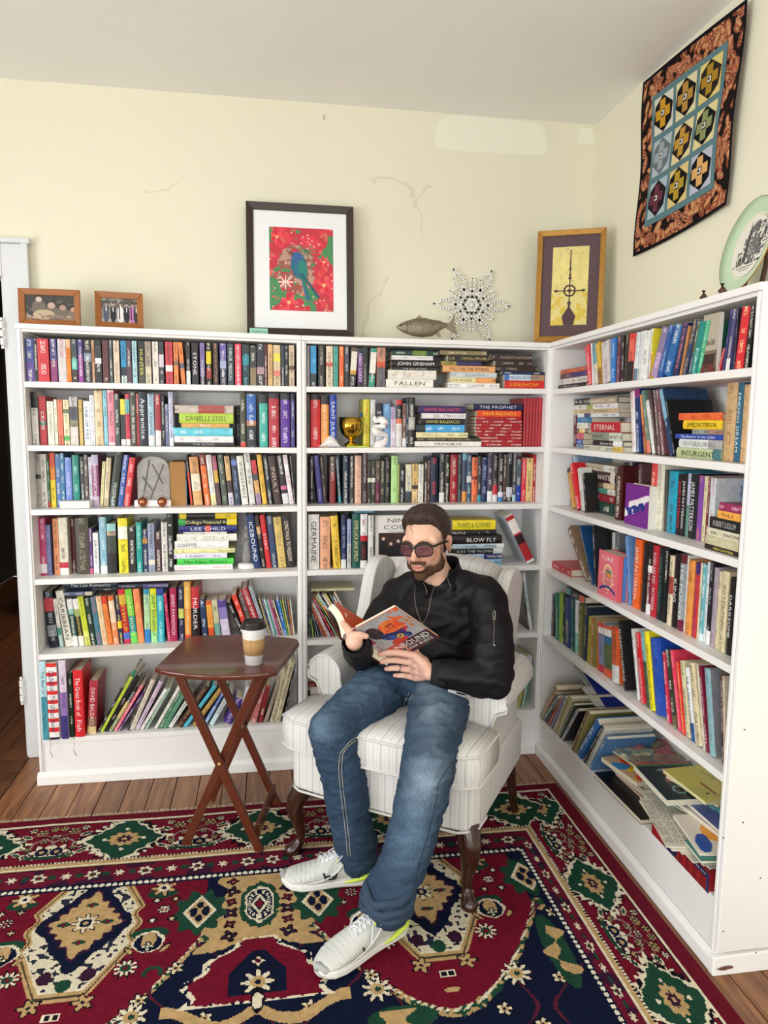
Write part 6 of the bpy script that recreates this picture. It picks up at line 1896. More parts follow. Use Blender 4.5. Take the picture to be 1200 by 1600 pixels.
# ------------------------------------------------------------------ wing armchair
def fabric():
    m = newmat('striped_ticking', 'dcdad6', .9, bump=.3, bscale=420, spec=.15)
    nt = m.node_tree; b = nt.nodes['Principled BSDF']; tc = NM(nt, 'ShaderNodeTexCoord')
    s = NM(nt, 'ShaderNodeSeparateXYZ'); nt.links.new(tc.outputs['Object'], s.inputs[0]); sn = NM(nt, 'ShaderNodeSeparateXYZ'); nt.links.new(tc.outputs['Normal'], sn.inputs[0])
    def mth(op, x, y=None):
        n = NM(nt, 'ShaderNodeMath', operation=op)
        for i, q in enumerate((x, y)):
            if q is None: continue
            if isinstance(q, (int, float)): n.inputs[i].default_value = q
            else: nt.links.new(q, n.inputs[i])
        return n.outputs[0]
    side = mth('GREATER_THAN', mth('ABSOLUTE', sn.outputs[0]), .72)
    co = mth('ADD', mth('MULTIPLY', s.outputs[0], mth('SUBTRACT', 1, side)), mth('MULTIPLY', s.outputs[1], side))
    def lines(period, width, phase):
        f = mth('FRACT', mth('ADD', mth('DIVIDE', co, period), phase)); return mth('LESS_THAN', f, width)
    st1 = lines(.0135, .13, 0); st2 = lines(.054, .05, .3); st3 = lines(.027, .28, .55)
    nz = NM(nt, 'ShaderNodeTexNoise'); nz.inputs['Scale'].default_value = 1; nz.inputs['Detail'].default_value = 2
    cx = NM(nt, 'ShaderNodeCombineXYZ'); nt.links.new(mth('MULTIPLY', co, 900), cx.inputs[0]); nt.links.new(mth('MULTIPLY', s.outputs[2], 22), cx.inputs[1]); nt.links.new(cx.outputs[0], nz.inputs['Vector'])
    f = mth('ADD', mth('MULTIPLY', st1, .30), mth('ADD', mth('MULTIPLY', st2, .5), mth('MULTIPLY', st3, .13)))
    f = mth('MULTIPLY', f, mth('ADD', mth('MULTIPLY', nz.outputs['Fac'], .9), .35))
    mx = NM(nt, 'ShaderNodeMix', data_type='RGBA'); mx.inputs[6].default_value = (*lin('dedcd7'), 1); mx.inputs[7].default_value = (*lin('8488a0'), 1)
    nt.links.new(f, mx.inputs[0]); nt.links.new(mx.outputs[2], b.inputs['Base Color'])
    return m
M_FAB = fabric(); M_PIP = newmat('piping_cord', 'd2cfca', .9)
M_LEG = newmat('dark_cherry_wood', '35190f', .25, coat=.4, var=.3, vscale=18)
CH = tag(empty('wing_armchair', (-.86, -.811, 0), math.atan2(-.568, .823)), 'pale striped wing armchair with dark cabriole legs, seating the man', 'armchair')
def rounded(name, mb, bev, seg=4, sub=0, mat=None, puff=None):
    o = mb.build(name, mat or M_FAB, CH, bevel=bev, seg=seg, weld=True)
    for p in o.data.polygons: p.use_smooth = True
    return o
# seat rail block, slightly bowed at the front
mb = MB(); P = [(-.335, .03), (-.31, -.005)]+[(x, -.012-.012*(1-(x/.3)**2)) for x in np.linspace(-.29, .29, 13)]+[(.31, -.005), (.335, .03), (.325, .56), (-.325, .56)]
mb.prism(P, .248, .405); rounded('seat_base', mb, .018)
def piping(path, r=.0042, closed=False): 
    mb = MB(); mb.tube(path, r, 8); return mb.build('piping', M_PIP, CH)
piping([(-.335, .10, .254), (-.333, .03, .254), (-.305, -.008, .253)]+[(x, -.017-.012*(1-(x/.3)**2), .251+.004*math.cos(x*6)) for x in np.linspace(-.28, .28, 11)]+[(.305, -.008, .253), (.333, .03, .254), (.335, .10, .254)])
# seat cushion, T-shaped with a crown
prof = []
CP = [(-.345, -.015), (-.30, -.045)]+[(x, -.050-.006*(1-(x/.28)**2)) for x in np.linspace(-.26, .26, 9)]+[(.30, -.045), (.345, -.015), (.348, .165), (.222, .180), (.218, .50), (-.218, .50), (-.222, .180), (-.348, .165)]
mb = MB(); n = len(CP); cx_, cy_ = 0, .2
lay = [(.402, .985), (.410, 1.0), (.455, 1.012), (.500, 1.0), (.512, .985)]
pts = [(cx_+(x-cx_)*s, cy_+(y-cy_)*s, z) for z, s in lay for x, y in CP]
mb.tri(pts, [(i*n+k, i*n+(k+1) % n, (i+1)*n+(k+1) % n, (i+1)*n+k) for i in range(len(lay)-1) for k in range(n)], None, True)
inner = [(cx_+(x-cx_)*.72, cy_+(y-cy_)*.72, .524) for x, y in CP]; top = [pts[-n+k] for k in range(n)]
mb.tri(top+inner+[(0, .22, .528)], [(k, (k+1) % n, n+(k+1) % n, n+k) for k in range(n)]+[(n+k, n+(k+1) % n, 2*n) for k in range(n)], None, True)
mb.tri([pts[k] for k in range(n)], [tuple(range(n-1, -1, -1))])
rounded('seat_cushion', mb, 0)
for z in (.409, .501): piping([(x*1.004, (y-.2)*1.004+.2, z) for x, y in CP[:CP.index((.348, .165))+1]], .0045) if z < .45 else piping([((x)*1.0, (y-.2)*1.0+.2, z+.002) for x, y in [CP[-1]]+CP[:CP.index((.348, .165))+1]], .0045)
for s_ in (-1, 1):
    # arm: side panel, scroll and front face in one upholstered piece
    prof = [(.245, .250), (.320, .250), (.318, .36), (.308, .43), (.312, .50), (.332, .555)]+[(.303+.066*math.cos(t), .592+.066*math.sin(t)) for t in np.linspace(-.35, PI+.2, 12)]+[(.228, .54), (.222, .50), (.222, .42)]
    prof = [(s_*x, z) for x, z in prof]
    ys = [(.185, 1.0), (.24, 1.0), (.34, .99), (.44, .97), (.54, .93)]
    pts = []; n = len(prof)
    for y, k in ys:
        for x, z in prof: pts.append((s_*.30+(x-s_*.30)*(k if z > .5 else 1), y, .25+(z-.25)*(1 if z < .45 else (1+.015*math.sin(y*6)))))
    mb = MB(); F = [(i*n+k, i*n+(k+1) % n, (i+1)*n+(k+1) % n, (i+1)*n+k) for i in range(len(ys)-1) for k in range(n)]
    mb.tri(pts, F, None, True); mb.tri(pts[:n], [tuple(range(n))]); mb.tri(pts[-n:], [tuple(range(n))])
    o = mb.build('arm', M_FAB, CH, bevel=.006, seg=3, weld=True)
    piping([(x*1.0, .184, z) for x, z in prof[2:-1]], .0045)
    # wing
    W_ = [(.30, .585), (.325, .66), (.375, .745), (.415, .83), (.445, .905), (.485, .952), (.545, .965), (.61, .950), (.66, .90), (.645, .78), (.60, .60)]
    mb = MB(); pts = []; n = len(W_)
    for lx, k in ((.226, .94), (.220, 1.0), (.248, 1.03), (.276, 1.0), (.270, .94)):
        for y, z in W_:
            fl = .014*max(0, (z-.6)/.35)
            pts.append((s_*(lx+fl+(-.0 if lx < .3 else .012)*(1 if y < .5 else .3)), .50+(y-.50)*k, .78+(z-.78)*k))
    m_ = 5
    mb.tri(pts, [(i*n+k, i*n+(k+1) % n, (i+1)*n+(k+1) % n, (i+1)*n+k) for i in range(m_-1) for k in range(n)], None, True)
    mb.tri(pts[:n], [tuple(range(n))], None, True); mb.tri(pts[-n:], [tuple(range(n))], None, True)
    o = mb.build('wing', M_FAB, CH, weld=True, sub=2)
    # cabriole front leg and raked back leg
    mb = MB(); mb.tube([(s_*.293, .035, .262), (s_*.298, .030, .235), (s_*.312, .012, .205), (s_*.316, .006, .170), (s_*.308, .016, .120), (s_*.302, .024, .075), (s_*.304, .020, .045), (s_*.314, .006, .026), (s_*.322, -.004, .014), (s_*.322, -.004, .0095)],
                       [.040, .040, .036, .030, .023, .0175, .0165, .024, .029, .024], 16, sx=1, sy=1, up=(0, 1, 0)); mb.build('front_leg', M_LEG, CH)
    mb = MB(); mb.tube([(s_*.285, .545, .262), (s_*.288, .560, .15), (s_*.294, .60, .008)], [.024, .021, .017], 4); mb.build('back_leg', M_LEG, CH, bevel=.003)
# back
Bk = [(-.235, .40), (-.24, .70), (-.23, .89), (-.19, .945), (-.10, .965), (0, .972), (.10, .965), (.19, .945), (.23, .89), (.24, .70), (.235, .40)]
mb = MB(); pts = []; n = len(Bk)
for d, k in ((0, .93), (.012, 1.0), (.06, 1.02), (.115, 1.0), (.125, .94)):
    for x, z in Bk: 
        zz = .68+(z-.68)*k; pts.append((x*k, .475+d+(zz-.40)*.21-.02*(1-(x/.235)**2)*(d < .02), zz))
mb.tri(pts, [(i*n+k, i*n+(k+1) % n, (i+1)*n+(k+1) % n, (i+1)*n+k) for i in range(4) for k in range(n)], None, True); mb.tri(pts[:n], [tuple(range(n))[::-1]], None, True); mb.tri(pts[-n:], [tuple(range(n))], None, True)
mb.build('backrest', M_FAB, CH, weld=True, sub=2)
mb = MB(); mb.prism([(-.30, .50), (.30, .50), (.30, .565), (-.30, .565)], .25, .62); rounded('outer_back', mb, .02)
# pale card lying by the wall behind the chair
pcb = tag(MB().box((-.395, -.255, .0012), (-.235, -.135, .020)).build('floor_block', newmat('pale_board', 'dcdad0', .7), None, bevel=.002), 'flat pale board lying on the floor behind the armchair', 'board')
pcb.location = (0, 0, 0)
# ------------------------------------------------------------------ the crammed bottom shelf of the side bookcase
n_before = len(ALL)
do_row('R', 6, '''
SET .0
C 825 1000 7.5
56 84 240 465 890 cbb48c d=.20|tan leaning booklet nearest the corner
88 120 262 530 930 3c74ac@.9,a8c4dc d=.20|blue leaning booklet
124 150 300 600 948 c87868 d=.20|salmon-edged leaning booklet
156 190 335 650 968 5c7c78 d=.20|grey-teal leaning booklet
196 214 360 665 985 8c3830 d=.20|thin dark red leaning booklet
220 240 378 670 992 b85848 d=.20|thin brick leaning booklet
245 270 412 642 1005 8c86a0 d=.20|mauve-grey leaning booklet
275 300 430 645 1020 c8c4b4 d=.20|pale stone leaning booklet
305 328 480 650 1045 b8a468 d=.20|straw leaning booklet
332 350 505 660 1055 d8ccb0 d=.20|thin cream leaning booklet
356 376 530 740 1070 4c5c44 d=.20|mossy green leaning booklet
384 410 575 800 1085 b0b0b4 cov=201c20 d=.20|grey-spined dark leaning booklet
500 522 690 820 1095 7a5a38 d=.20|brown leaning booklet
528 548 715 840 1100 9c9458 d=.20|olive-yellow leaning booklet
560 612 800 925 1150 2c68a8 d=.20|bright blue leaning booklet with white script|ABC Book|f0f4f8
640 658 868 1000 1205 2c3034 d=.19|thin black leaning booklet
664 682 880 1010 1215 a8a8a0 d=.19|thin grey leaning booklet
690 706 895 1040 1225 d8d8cc d=.19|thin pale leaning booklet by the grey one
712 740 915 1130 1260 4c7cae d=.19|light blue leaning booklet
''')
rest_ = ALL[n_before:]; del ALL[n_before:]
_al = ALL; ALL = rest_; label_books(); ALL = _al
M_COV = attrmat('glossy_cover', rough=.3)
def slab(s, x, z, ws, dx, th, rz, col, label, name='booklet', fn=None, lean=(0, 0), nx=30, ny=30, rounded=False, spine=None, cat=None):
    """a flat thing: s along the shelf, x depth, z underside; ws x dx x th; rz turned, lean tipped"""
    M = Matrix.Translation((x, -s, z)) @ Matrix.Rotation(-PI/2+rz, 4, 'Z') @ Matrix.Rotation(lean[0], 4, 'X') @ Matrix.Rotation(lean[1], 4, 'Y')
    mb = MB(); c = .0012
    mb.box((-ws/2, -dx/2, 0), (ws/2, dx/2, c), col); mb.box((-ws/2, -dx/2, th-c), (ws/2, dx/2, th), col); mb.box((-ws/2, dx/2-c, c), (ws/2, dx/2, th-c), spine or col)
    o = mb.build(name, M_COV)
    MB().box((-ws/2+.001, -dx/2+.001, c), (ws/2-.001, dx/2-c, th-c)).build('page_block', M_PAGE, o)
    o.matrix_world = M
    if fn:
        p = raster('cover_print', ws, dx, fn, nx, ny, o, M_COV); p.matrix_local = Matrix.Translation((-ws/2, -dx/2, th+.0004)) @ Matrix.Rotation(-PI/2, 4, 'X')
        # the sheet faces up
    tag(o, label, cat or name, 'things heaped on the bottom shelf below the quilt'); return o
def kid(seed, bgc_, cols):
    def f(U, V):
        im = base(U, bgc_); rng = np.random.RandomState(seed); n = smooth_noise(U, V, 5, seed)
        for i in range(9):
            a, b_, r = rng.rand(), rng.rand(), .08+.14*rng.rand(); put(im, ell(U, V, a, b_, r, r*.6, rng.rand()*3)&(n > .25), cols[i % len(cols)])
        return im
    return f
B6 = .194
# box-like things at the bottom
slab(.765, .105, B6, .325, .24, .016, .03, '15131a', 'shiny black binder jutting over the edge of the bottom shelf', 'binder')
slab(.76, .135, B6+.0165, .26, .16, .010, .05, 'a03044', 'dark red thin booklet lying on the black binder')
slab(.74, .135, B6+.027, .25, .16, .010, .10, 'e0dcd0', 'white thin booklet lying on the dark red one')
slab(.70, .145, B6+.0375, .24, .16, .014, -.08, 'cfc4b4', 'cream spiral-bound booklet below the colourful picture book')
slab(.68, .150, B6+.052, .25, .17, .012, .04, '9c8478', 'brown-grey booklet below the colourful picture book')
slab(.70, .115, B6+.0645, .20, .20, .016, .18, 'e8c89c', 'colourful children picture book with orange dragon shapes', fn=kid(3, 'd0a888', ['e86028', 'f4c818', '2888c8', 'e84838', 'f0a050']), nx=44, ny=40)
# striped annual box at the near end
def stripes(U, V):
    im = base(U, '9c1a24'); put(im, (U > .34) & ((U*46 % 1) < .28), '4a0c1c'); put(im, ell(U, V, .34, .6, .14, .5), '16204c'); put(im, (V < .30) & (U > .45), '1c2450'); put(im, (V > .10) & (V < .2) & (U > .5) & ((U*30 % 1) < .3), 'd8d4d8')
    put(im, (U > .05) & (U < .26) & (V > .4) & (V < .5), 'e8d4d4'); put(im, U > .955, '1c3060'); return im
bx = MB().box((0, 0, 0), (.300, .205, .056), '9c1a24').build('annual_box', M_COV, None, bevel=.001)
bx.matrix_world = Matrix.Translation((-.002, -.985, B6+.003)) @ MR; tag(bx, 'long dark red box with navy oval and striped spines under the newspapers', 'box')
p = raster('box_front', .300, .056, stripes, 100, 20, bx, M_COV); p.location = (0, -.0006, 0)
# newspapers, fanned
def news(U, V):
    im = base(U, 'd6cfc0'); n = smooth_noise(U, V, 70, 2, 1); put(im, (np.abs((V*34) % 1-.5) < .22) & (n > .35) & (U > .06) & (U < .94) & (np.abs(U-.5) > .02), '9a948a'); put(im, (V < .12) & (U > .1) & (U < .9), 'b4aca0'); return im
for k in range(6):
    slab(1.118+.008*(k % 3)-.01*k, .112-.010*k+.006*(k % 2), .2545+.0052*k, .27, .235, .0048, -.07*k+.12, 'dcd4c4', 'newsprint sheet, fanned out over the red striped box, layer %s from the top' % ['sixth', 'fifth', 'fourth', 'third', 'second', 'first'][k], 'newspaper', fn=news if k in (5, 3) else None, nx=54, ny=60)
slab(1.245, .085, .2862, .10, .22, .010, -.10, '3c8078', 'teal booklet squeezed below the newspapers at the near end')
slab(1.02, .150, .2865, .16, .15, .006, .35, '3c7a48', 'thin green sheet lying across the newspapers', 'leaflet', cat='leaflet')
def board(U, V):
    im = base(U, 'e6dcd0'); put(im, (V < .35) & (U > .35), 'd42820'); put(im, (V < .45) & (U > .6), '1c7c40'); put(im, ell(U, V, .42, .58, .30, .19, .4), 'f0a020'); put(im, ell(U, V, .42, .58, .18, .07, .4), 'e8801c'); put(im, ell(U, V, .75, .86, .24, .10, .2), '2050a8'); put(im, ell(U, V, .15, .25, .2, .18), 'e8b8b8'); return im
slab(1.185, .105, .2975, .20, .22, .008, -.18, 'ece4d4', 'picture board with yellow fish, green and blue shapes at the near end', 'picture_board', fn=board, nx=50, ny=50, cat='board')
slab(1.11, .150, .3065, .23, .17, .014, .12, 'c8b8b0', 'pale pink hardback below the chalkboard-like book', spine='b8b0c8')
slab(1.10, .150, .3210, .22, .16, .012, .02, '7a80b0', 'violet-blue booklet below the chalkboard-like book', fn=kid(6, '5060a0', ['80c8d8', 'e8e8f0', '4878b8']), nx=24, ny=20)
def chalk(U, V):
    im = base(U, '202c34'); put(im, U < .035, 'b8304c'); put(im, (U >= .035) & (U < .085), '3c7c48'); n = smooth_noise(U, V, 9, 2)
    put(im, (np.abs(np.hypot(U-.45, V-.5)-.16-.05*np.sin(np.arctan2(V-.5, U-.45)*6)) < .016), 'c05058'); put(im, (np.abs(np.hypot(U-.75, V-.65)-.09) < .014), '78a0b0'); put(im, (np.abs(U-.2) < .03) & (np.abs(V-.55) < .25) & (n > .5), '8898a8'); return im
slab(.955, .100, .3335, .235, .20, .018, -.06, 'c8dce4', 'black chalkboard-like book with red flower drawing, red and green spine edge', fn=chalk, nx=60, ny=50)
slab(1.01, .165, .3520, .20, .15, .006, .28, 'd8ccac', 'thin pale map sheet sticking out under the yellow book', 'leaflet', cat='leaflet')
def yel(U, V):
    im = base(U, 'd8cc60'); n = smooth_noise(U, V, 4, 4); put(im, (n > .6), 'c8c068'); put(im, seg(U, V, .2, .3, .6, .18, .012), '8a7a38'); put(im, ell(U, V, .8, .75, .02, .02), '202020'); put(im, (np.abs(V-.62) < .03) & (U > .5) & (U < .85) & ((U*40 % 1) < .6), 'a05038'); return im
slab(1.01, .155, .3590, .21, .16, .010, .08, 'ece050', 'yellow picture book topping the heap at the near end', fn=yel, nx=40, ny=36)
# relief map and green book tipped over the leaning booklets
def relief(U, V):
    n = smooth_noise(U, V*1.4, 4, 12, 4); im = base(U, '9a9478'); put(im, n > .5, '8a7468'); put(im, n > .58, 'a86068'); put(im, n < .42, '748c90'); put(im, n < .34, 'd8c8a0'); put(im, (np.abs(U-.7) < .05) & (np.abs(V-.8) < .04), 'b03040'); return im
nxr, nyr = 56, 44
Xr, Yr = np.meshgrid(np.linspace(0, 1, nxr+1), np.linspace(0, 1, nyr+1)); Hr = smooth_noise(Xr, Yr*1.4, 4, 12, 4)
co = np.stack([(Xr-.5)*.27, (Yr-.5)*.21, (Hr-.35)*.05], -1).reshape(-1, 3)
I, J = np.meshgrid(np.arange(nxr), np.arange(nyr)); b_ = J*(nxr+1)+I
Uc, Vc = np.meshgrid((np.arange(nxr)+.5)/nxr, (np.arange(nyr)+.5)/nyr)
Mr = Matrix.Translation((.155, -.655, .302)) @ Matrix.Rotation(-PI/2+.10, 4, 'Z') @ Matrix.Rotation(-.06, 4, 'Y')
rm = grid_mesh('relief_map', co, np.stack([b_, b_+1, b_+nxr+2, b_+nxr+1], -1).reshape(-1, 4), relief(Uc, Vc).reshape(-1, 3), None, M_COV, Mr)
tag(rm, 'moulded relief map in brown, rose and blue lying over the leaning booklets', 'map')
sb_ = MB().box((-.134, -.104, -.012), (.134, .104, -.006), 'e4d8b8').build('backing_sheet', M_COV, rm)
def grn(U, V):
    im = base(U, '5c6448'); n = smooth_noise(U, V, 12, 3); put(im, n > .55, '3c3c34'); put(im, n < .38, '98907c'); put(im, U < .06, '7cb440'); return im
slab(.455, .150, .330, .20, .19, .014, -.12, '80b840', 'green-edged nature book tipped on top of the leaning booklets', fn=grn, lean=(0, .22), nx=40, ny=36)
slab(.30, .175, .395, .22, .12, .010, .0, '24389c', 'thin dark blue booklet wedged high over the leaning ones', lean=(0, .30))
slab(.20, .165, .410, .18, .12, .008, .05, 'c4c8c8', 'pale grey booklet wedged high near the corner', lean=(0, .35))
slab(.36, .150, .372, .20, .14, .008, .04, 'ecebe4', 'white booklet wedged over the leaning ones', lean=(0, .26))
# owl book turned to the room, and papers near the corner
def owl(U, V):
    im = base(U, '2a6c84'); n = smooth_noise(U, V, 7, 3); im = im*(.8+.4*n[..., None]); put(im, (U < .05), 'a8c4cc'); put(im, (U > .07) & (U < .12) & (V > .1) & (V < .6), 'c8c838'); return im
o, wd, h = front_book('R', 6, 851, 1022, 917, 1118, .175, .014, owl, 'teal picture book about owls facing the room, near the corner', name='booklet', nx=40, ny=50, tilt=.0)
letter_mesh('cover_lettering', 'Owls', newmat('pale_ink', 'c8d4d8', .6), o, wd*.42, .040, (wd*.30, -.001, h*.62), (1, 0, 0), (0, 0, 1), (0, -1, 0))
# ------------------------------------------------------------------ the reading man
from mathutils.bvhtree import BVHTree
E1 = Vector((.823, -.568, 0)); E2 = Vector((.568, .823, 0)); CO = Vector((-.86, -.811, 0))
def WC(x, y, z): return CO+E1*x+E2*y+Vector((0, 0, z))
def PX(u, v, depth): return Vector(CAM)+ray(u, v)*depth
AX = Matrix((E1, E2, (0, 0, 1))).transposed()
def capsule(mb, pts, rad, n=16):
    """chain of balls joined by tapering tubes"""
    P = [Vector(p) for p in pts]
    for i, p in enumerate(P): mb.ball(p, rad[i], 16, 10)
    for i in range(len(P)-1):
        if (P[i+1]-P[i]).length > 1e-4: mb.tube([P[i], P[i+1]], [rad[i], rad[i+1]], n)
def blob(mb, c, r, R=None): mb.ball(c, 1, 22, 14, None, r, R)
def remesh(mb, name, voxel, smooth, mat, parent):
    o = mb.build('tmp', None)
    m = o.modifiers.new('r', 'REMESH'); m.mode = 'VOXEL'; m.voxel_size = voxel; m.use_smooth_shade = True
    s = o.modifiers.new('s', 'SMOOTH'); s.factor = .5; s.iterations = smooth
    dg = bpy.context.evaluated_depsgraph_get(); dg.update()
    me = bpy.data.meshes.new_from_object(o.evaluated_get(dg)); me.name = name
    bpy.data.meshes.remove(o.data) if False else bpy.data.objects.remove(o)
    q = bpy.data.objects.new(name, me); COL.objects.link(q); me.materials.clear(); me.materials.append(mat)
    me.polygons.foreach_set('use_smooth', [True]*len(me.polygons))
    if parent is not None: q.parent = parent; q.matrix_parent_inverse = parent.matrix_world.inverted()
    return q
def verts(me):
    a = np.empty(len(me.vertices)*3, np.float32); me.vertices.foreach_get('co', a); return a.reshape(-1, 3).astype(float)
def norms(me):
    a = np.empty(len(me.vertices)*3, np.float32); me.vertices.foreach_get('normal', a); return a.reshape(-1, 3).astype(float)
def setv(me, co): me.vertices.foreach_set('co', co.astype(np.float32).ravel()); me.update()
def pointcol(me, rgb):
    a = me.color_attributes.new('col', 'FLOAT_COLOR', 'POINT'); a.data.foreach_set('color', np.concatenate([rgb, np.ones((len(rgb), 1))], 1).astype(np.float32).ravel())
def n3(P, s, seed=0, o=2):
    out = np.zeros(len(P)); amp = 1; tot = 0
    for k in range(o):
        out += amp*np.array([noise.noise(Vector((p[0]*s+seed, p[1]*s+seed*2, p[2]*s-seed))) for p in P]); tot += amp; amp *= .5; s *= 2.1
    return out/tot
def bvh(o):
    me = o.data; return BVHTree.FromPolygons([o.matrix_world @ v.co for v in me.vertices], [tuple(p.vertices) for p in me.polygons])
def cast(T_, u, v):
    h = T_.ray_cast(Vector(CAM), ray(u, v).normalized()); return (h[0], h[1]) if h[0] is not None else (None, None)
def stitched(T_, path, name, mat, parent, r=.0012, off=.001, step=5, n=6, dash=0):
    pts = []
    for (a, b), (c, d) in zip(path, path[1:]):
        k = max(1, int(math.hypot(c-a, d-b)/step))
        for i in range(k): pts.append((a+(c-a)*i/k, b+(d-b)*i/k))
    pts.append(path[-1]); P = []
    for u, v in pts:
        h, nn = cast(T_, u, v)
        if h is not None: P.append(h+nn*off if nn.dot(ray(u, v)) < 0 else h-nn*off)
    if len(P) < 2: return None
    mb = MB(); seg_ = [P[0]]
    for a, b in zip(P, P[1:]):
        if (b-a).length > .05:
            if len(seg_) > 1: mb.tube(seg_, r, n)
            seg_ = []
        seg_.append(b)
    if len(seg_) > 1: mb.tube(seg_, r, n)
    if not mb.v: return None
    o = mb.build(name, mat, None); o.parent = parent; o.matrix_parent_inverse = parent.matrix_world.inverted(); return o

MAN = tag(empty('person', WC(0, .3, 0)), 'bearded man in black jacket, blue jeans and tinted glasses, sitting in the striped armchair reading', 'person')
bpy.context.view_layer.update()
# joints
ShR, ShL = WC(-.075, .325, .868), WC(.245, .305, .905)
ElR, ElL = WC(-.135, .165, .690), WC(.325, .17, .680)
WrL = PX(673, 1050, 2.285); WrR = PX(553, 1002, 2.165)
HiR, HiL = WC(-.05, .27, .590), WC(.12, .27, .590)
KnR, KnL = Vector((-1.0, -.795, .515)), Vector((-.742, -1.020, .478))
AnR, AnL = Vector((-.925, -.812, .11)), Vector((-.862, -1.098, .12))
NeckB = WC(.083, .325, .925)
HC = WC(.052, .262, 1.083)
f_ = Vector((-.60, -.76, -.10)).normalized(); up0 = Vector((-.13, -.06, 1))
l_ = up0.cross(f_).normalized(); u_ = f_.cross(l_).normalized()
HM_ = Matrix(((l_.x, f_.x, u_.x, HC.x), (l_.y, f_.y, u_.y, HC.y), (l_.z, f_.z, u_.z, HC.z), (0, 0, 0, 1)))
HR = HM_.to_3x3()
def HL(x, y, z): return HM_ @ Vector((x, y, z))
# book frame, needed by the hands
D0 = 2.165
bTL, bTR, bBL = PX(554, 983, D0), PX(621, 947, D0-.065), PX(619, 1031, D0+.145)
bx_ = (bTR-bTL); by_ = (bBL-bTL); by_ = by_-bx_*(by_.dot(bx_)/bx_.length_squared)*.7
bw_, bh_ = bx_.length, by_.length; bX = bx_.normalized(); bZ = -(by_-bX*by_.dot(bX)).normalized(); bN = bZ.cross(bX).normalized()   # bN points away from or towards us
if bN.dot(ray(620, 990)) > 0: bN = -bN
def cover_depth(u, v):
    r = ray(u, v); return (bTL-Vector(CAM)).dot(bN)/r.dot(bN)

body = MB()
def HB(c, r): blob(body, HL(*c), r, HR)
HB((0, -.014, .026), (.0725, .092, .086)); HB((0, .026, -.026), (.0575, .060, .082)); HB((0, .030, -.074), (.044, .046, .034)); HB((0, .062, -.098), (.022, .019, .017))
for s in (-1, 1):
    HB((s*.033, .055, -.026), (.024, .024, .024)); HB((s*.043, .022, -.064), (.020, .034, .028)); HB((s*.030, .074, .002), (.0145, .0125, .0105))
    HB((s*.0755, -.010, -.006), (.0075, .018, .030)); HB((s*.079, -.016, .006), (.006, .014, .017)); HB((s*.0095, .0945, -.0355), (.0075, .0085, .0065))
    HB((s*.050, .044, .014), (.016, .020, .022))
capsule(body, [HL(-.036, .0725, .019), HL(0, .080, .017), HL(.036, .0725, .019)], [.008, .009, .008])
capsule(body, [HL(0, .082, .012), HL(0, .094, -.012), HL(0, .104, -.030)], [.008, .0088, .0110])
capsule(body, [HL(-.020, .078, -.061), HL(0, .087, -.0585), HL(.020, .078, -.061)], [.005, .0072, .005])
capsule(body, [HL(-.015, .079, -.069), HL(0, .0865, -.0705), HL(.015, .079, -.069)], [.005, .0078, .005])
HB((0, .074, -.062), (.030, .014, .022))
capsule(body, [HL(0, -.022, -.045), HL(0, -.028, -.09), NeckB], [.050, .0505, .060])
# slim torso and limbs under the clothes
capsule(body, [NeckB, WC(.08, .34, .84), WC(.055, .32, .70), WC(.035, .29, .60)], [.06, .10, .10, .105])
capsule(body, [ShR, NeckB, ShL], [.045, .05, .045])
for a, b, c in ((HiR, KnR, AnR), (HiL, KnL, AnL)): capsule(body, [a, b, c], [.070, .048, .036])
capsule(body, [WC(-.03, .28, .595), WC(.10, .28, .595)], [.085, .085])
capsule(body, [AnR, Vector((-.95, -.81, .055)), Vector((-1.07, -.80, .040))], [.030, .024, .018])
capsule(body, [AnL, Vector((-.872, -1.085, .07)), Vector((-.92, -1.105, .045)), Vector((-1.00, -1.150, .036))], [.030, .026, .022, .018])
capsule(body, [ShR, ElR, WrR], [.042, .036, .026]); capsule(body, [ShL, ElL, WrL], [.044, .037, .027])
# his left hand: fingers along the outside of the front cover, thumb inside
def fd(u, v, lift): return PX(u, v, cover_depth(u, v)-lift)
MC = [(648, 1024), (645, 1035), (646, 1047), (649, 1059)]
PIP = [(620, 1019.5), (618, 1031), (621, 1043.5), (630, 1055)]
TIP = [(594, 1022), (597, 1034), (604, 1045), (617, 1055)]
DIP = [(606, 1019.5), (606, 1031.5), (612, 1044), (623, 1055.5)]
lm = [.030, .031, .030, .027]
hpt = []
for k in range(4):
    a = fd(*MC[k], lm[k]); b = fd(*PIP[k], .021); c = fd(*DIP[k], .015); d = fd(*TIP[k], .010)
    r = [.0112, .0112, .0108, .0095][k]
    capsule(body, [a, b, c, d], [r*1.12, r, r*.92, r*.78]); hpt.append(a)
wl = WrL
for k in range(4): capsule(body, [hpt[k], wl.lerp(hpt[k], .45)+(hpt[2]-hpt[1])*.1*(k-1.5), wl], [.0125, .0165, .022])
capsule(body, [hpt[0], hpt[1], hpt[2], hpt[3]], [.0125, .0135, .013, .0115]); 
capsule(body, [wl.lerp(hpt[0], .5), wl.lerp(hpt[3], .5)], [.018, .016])
th0 = wl.lerp(hpt[0], .35)+bN*-.016; th1 = PX(652, 1024, cover_depth(652, 1024)+.014); th2 = PX(648, 1012, cover_depth(648, 1012)+.020)
capsule(body, [th0, th1, th2], [.0165, .0125, .0095])
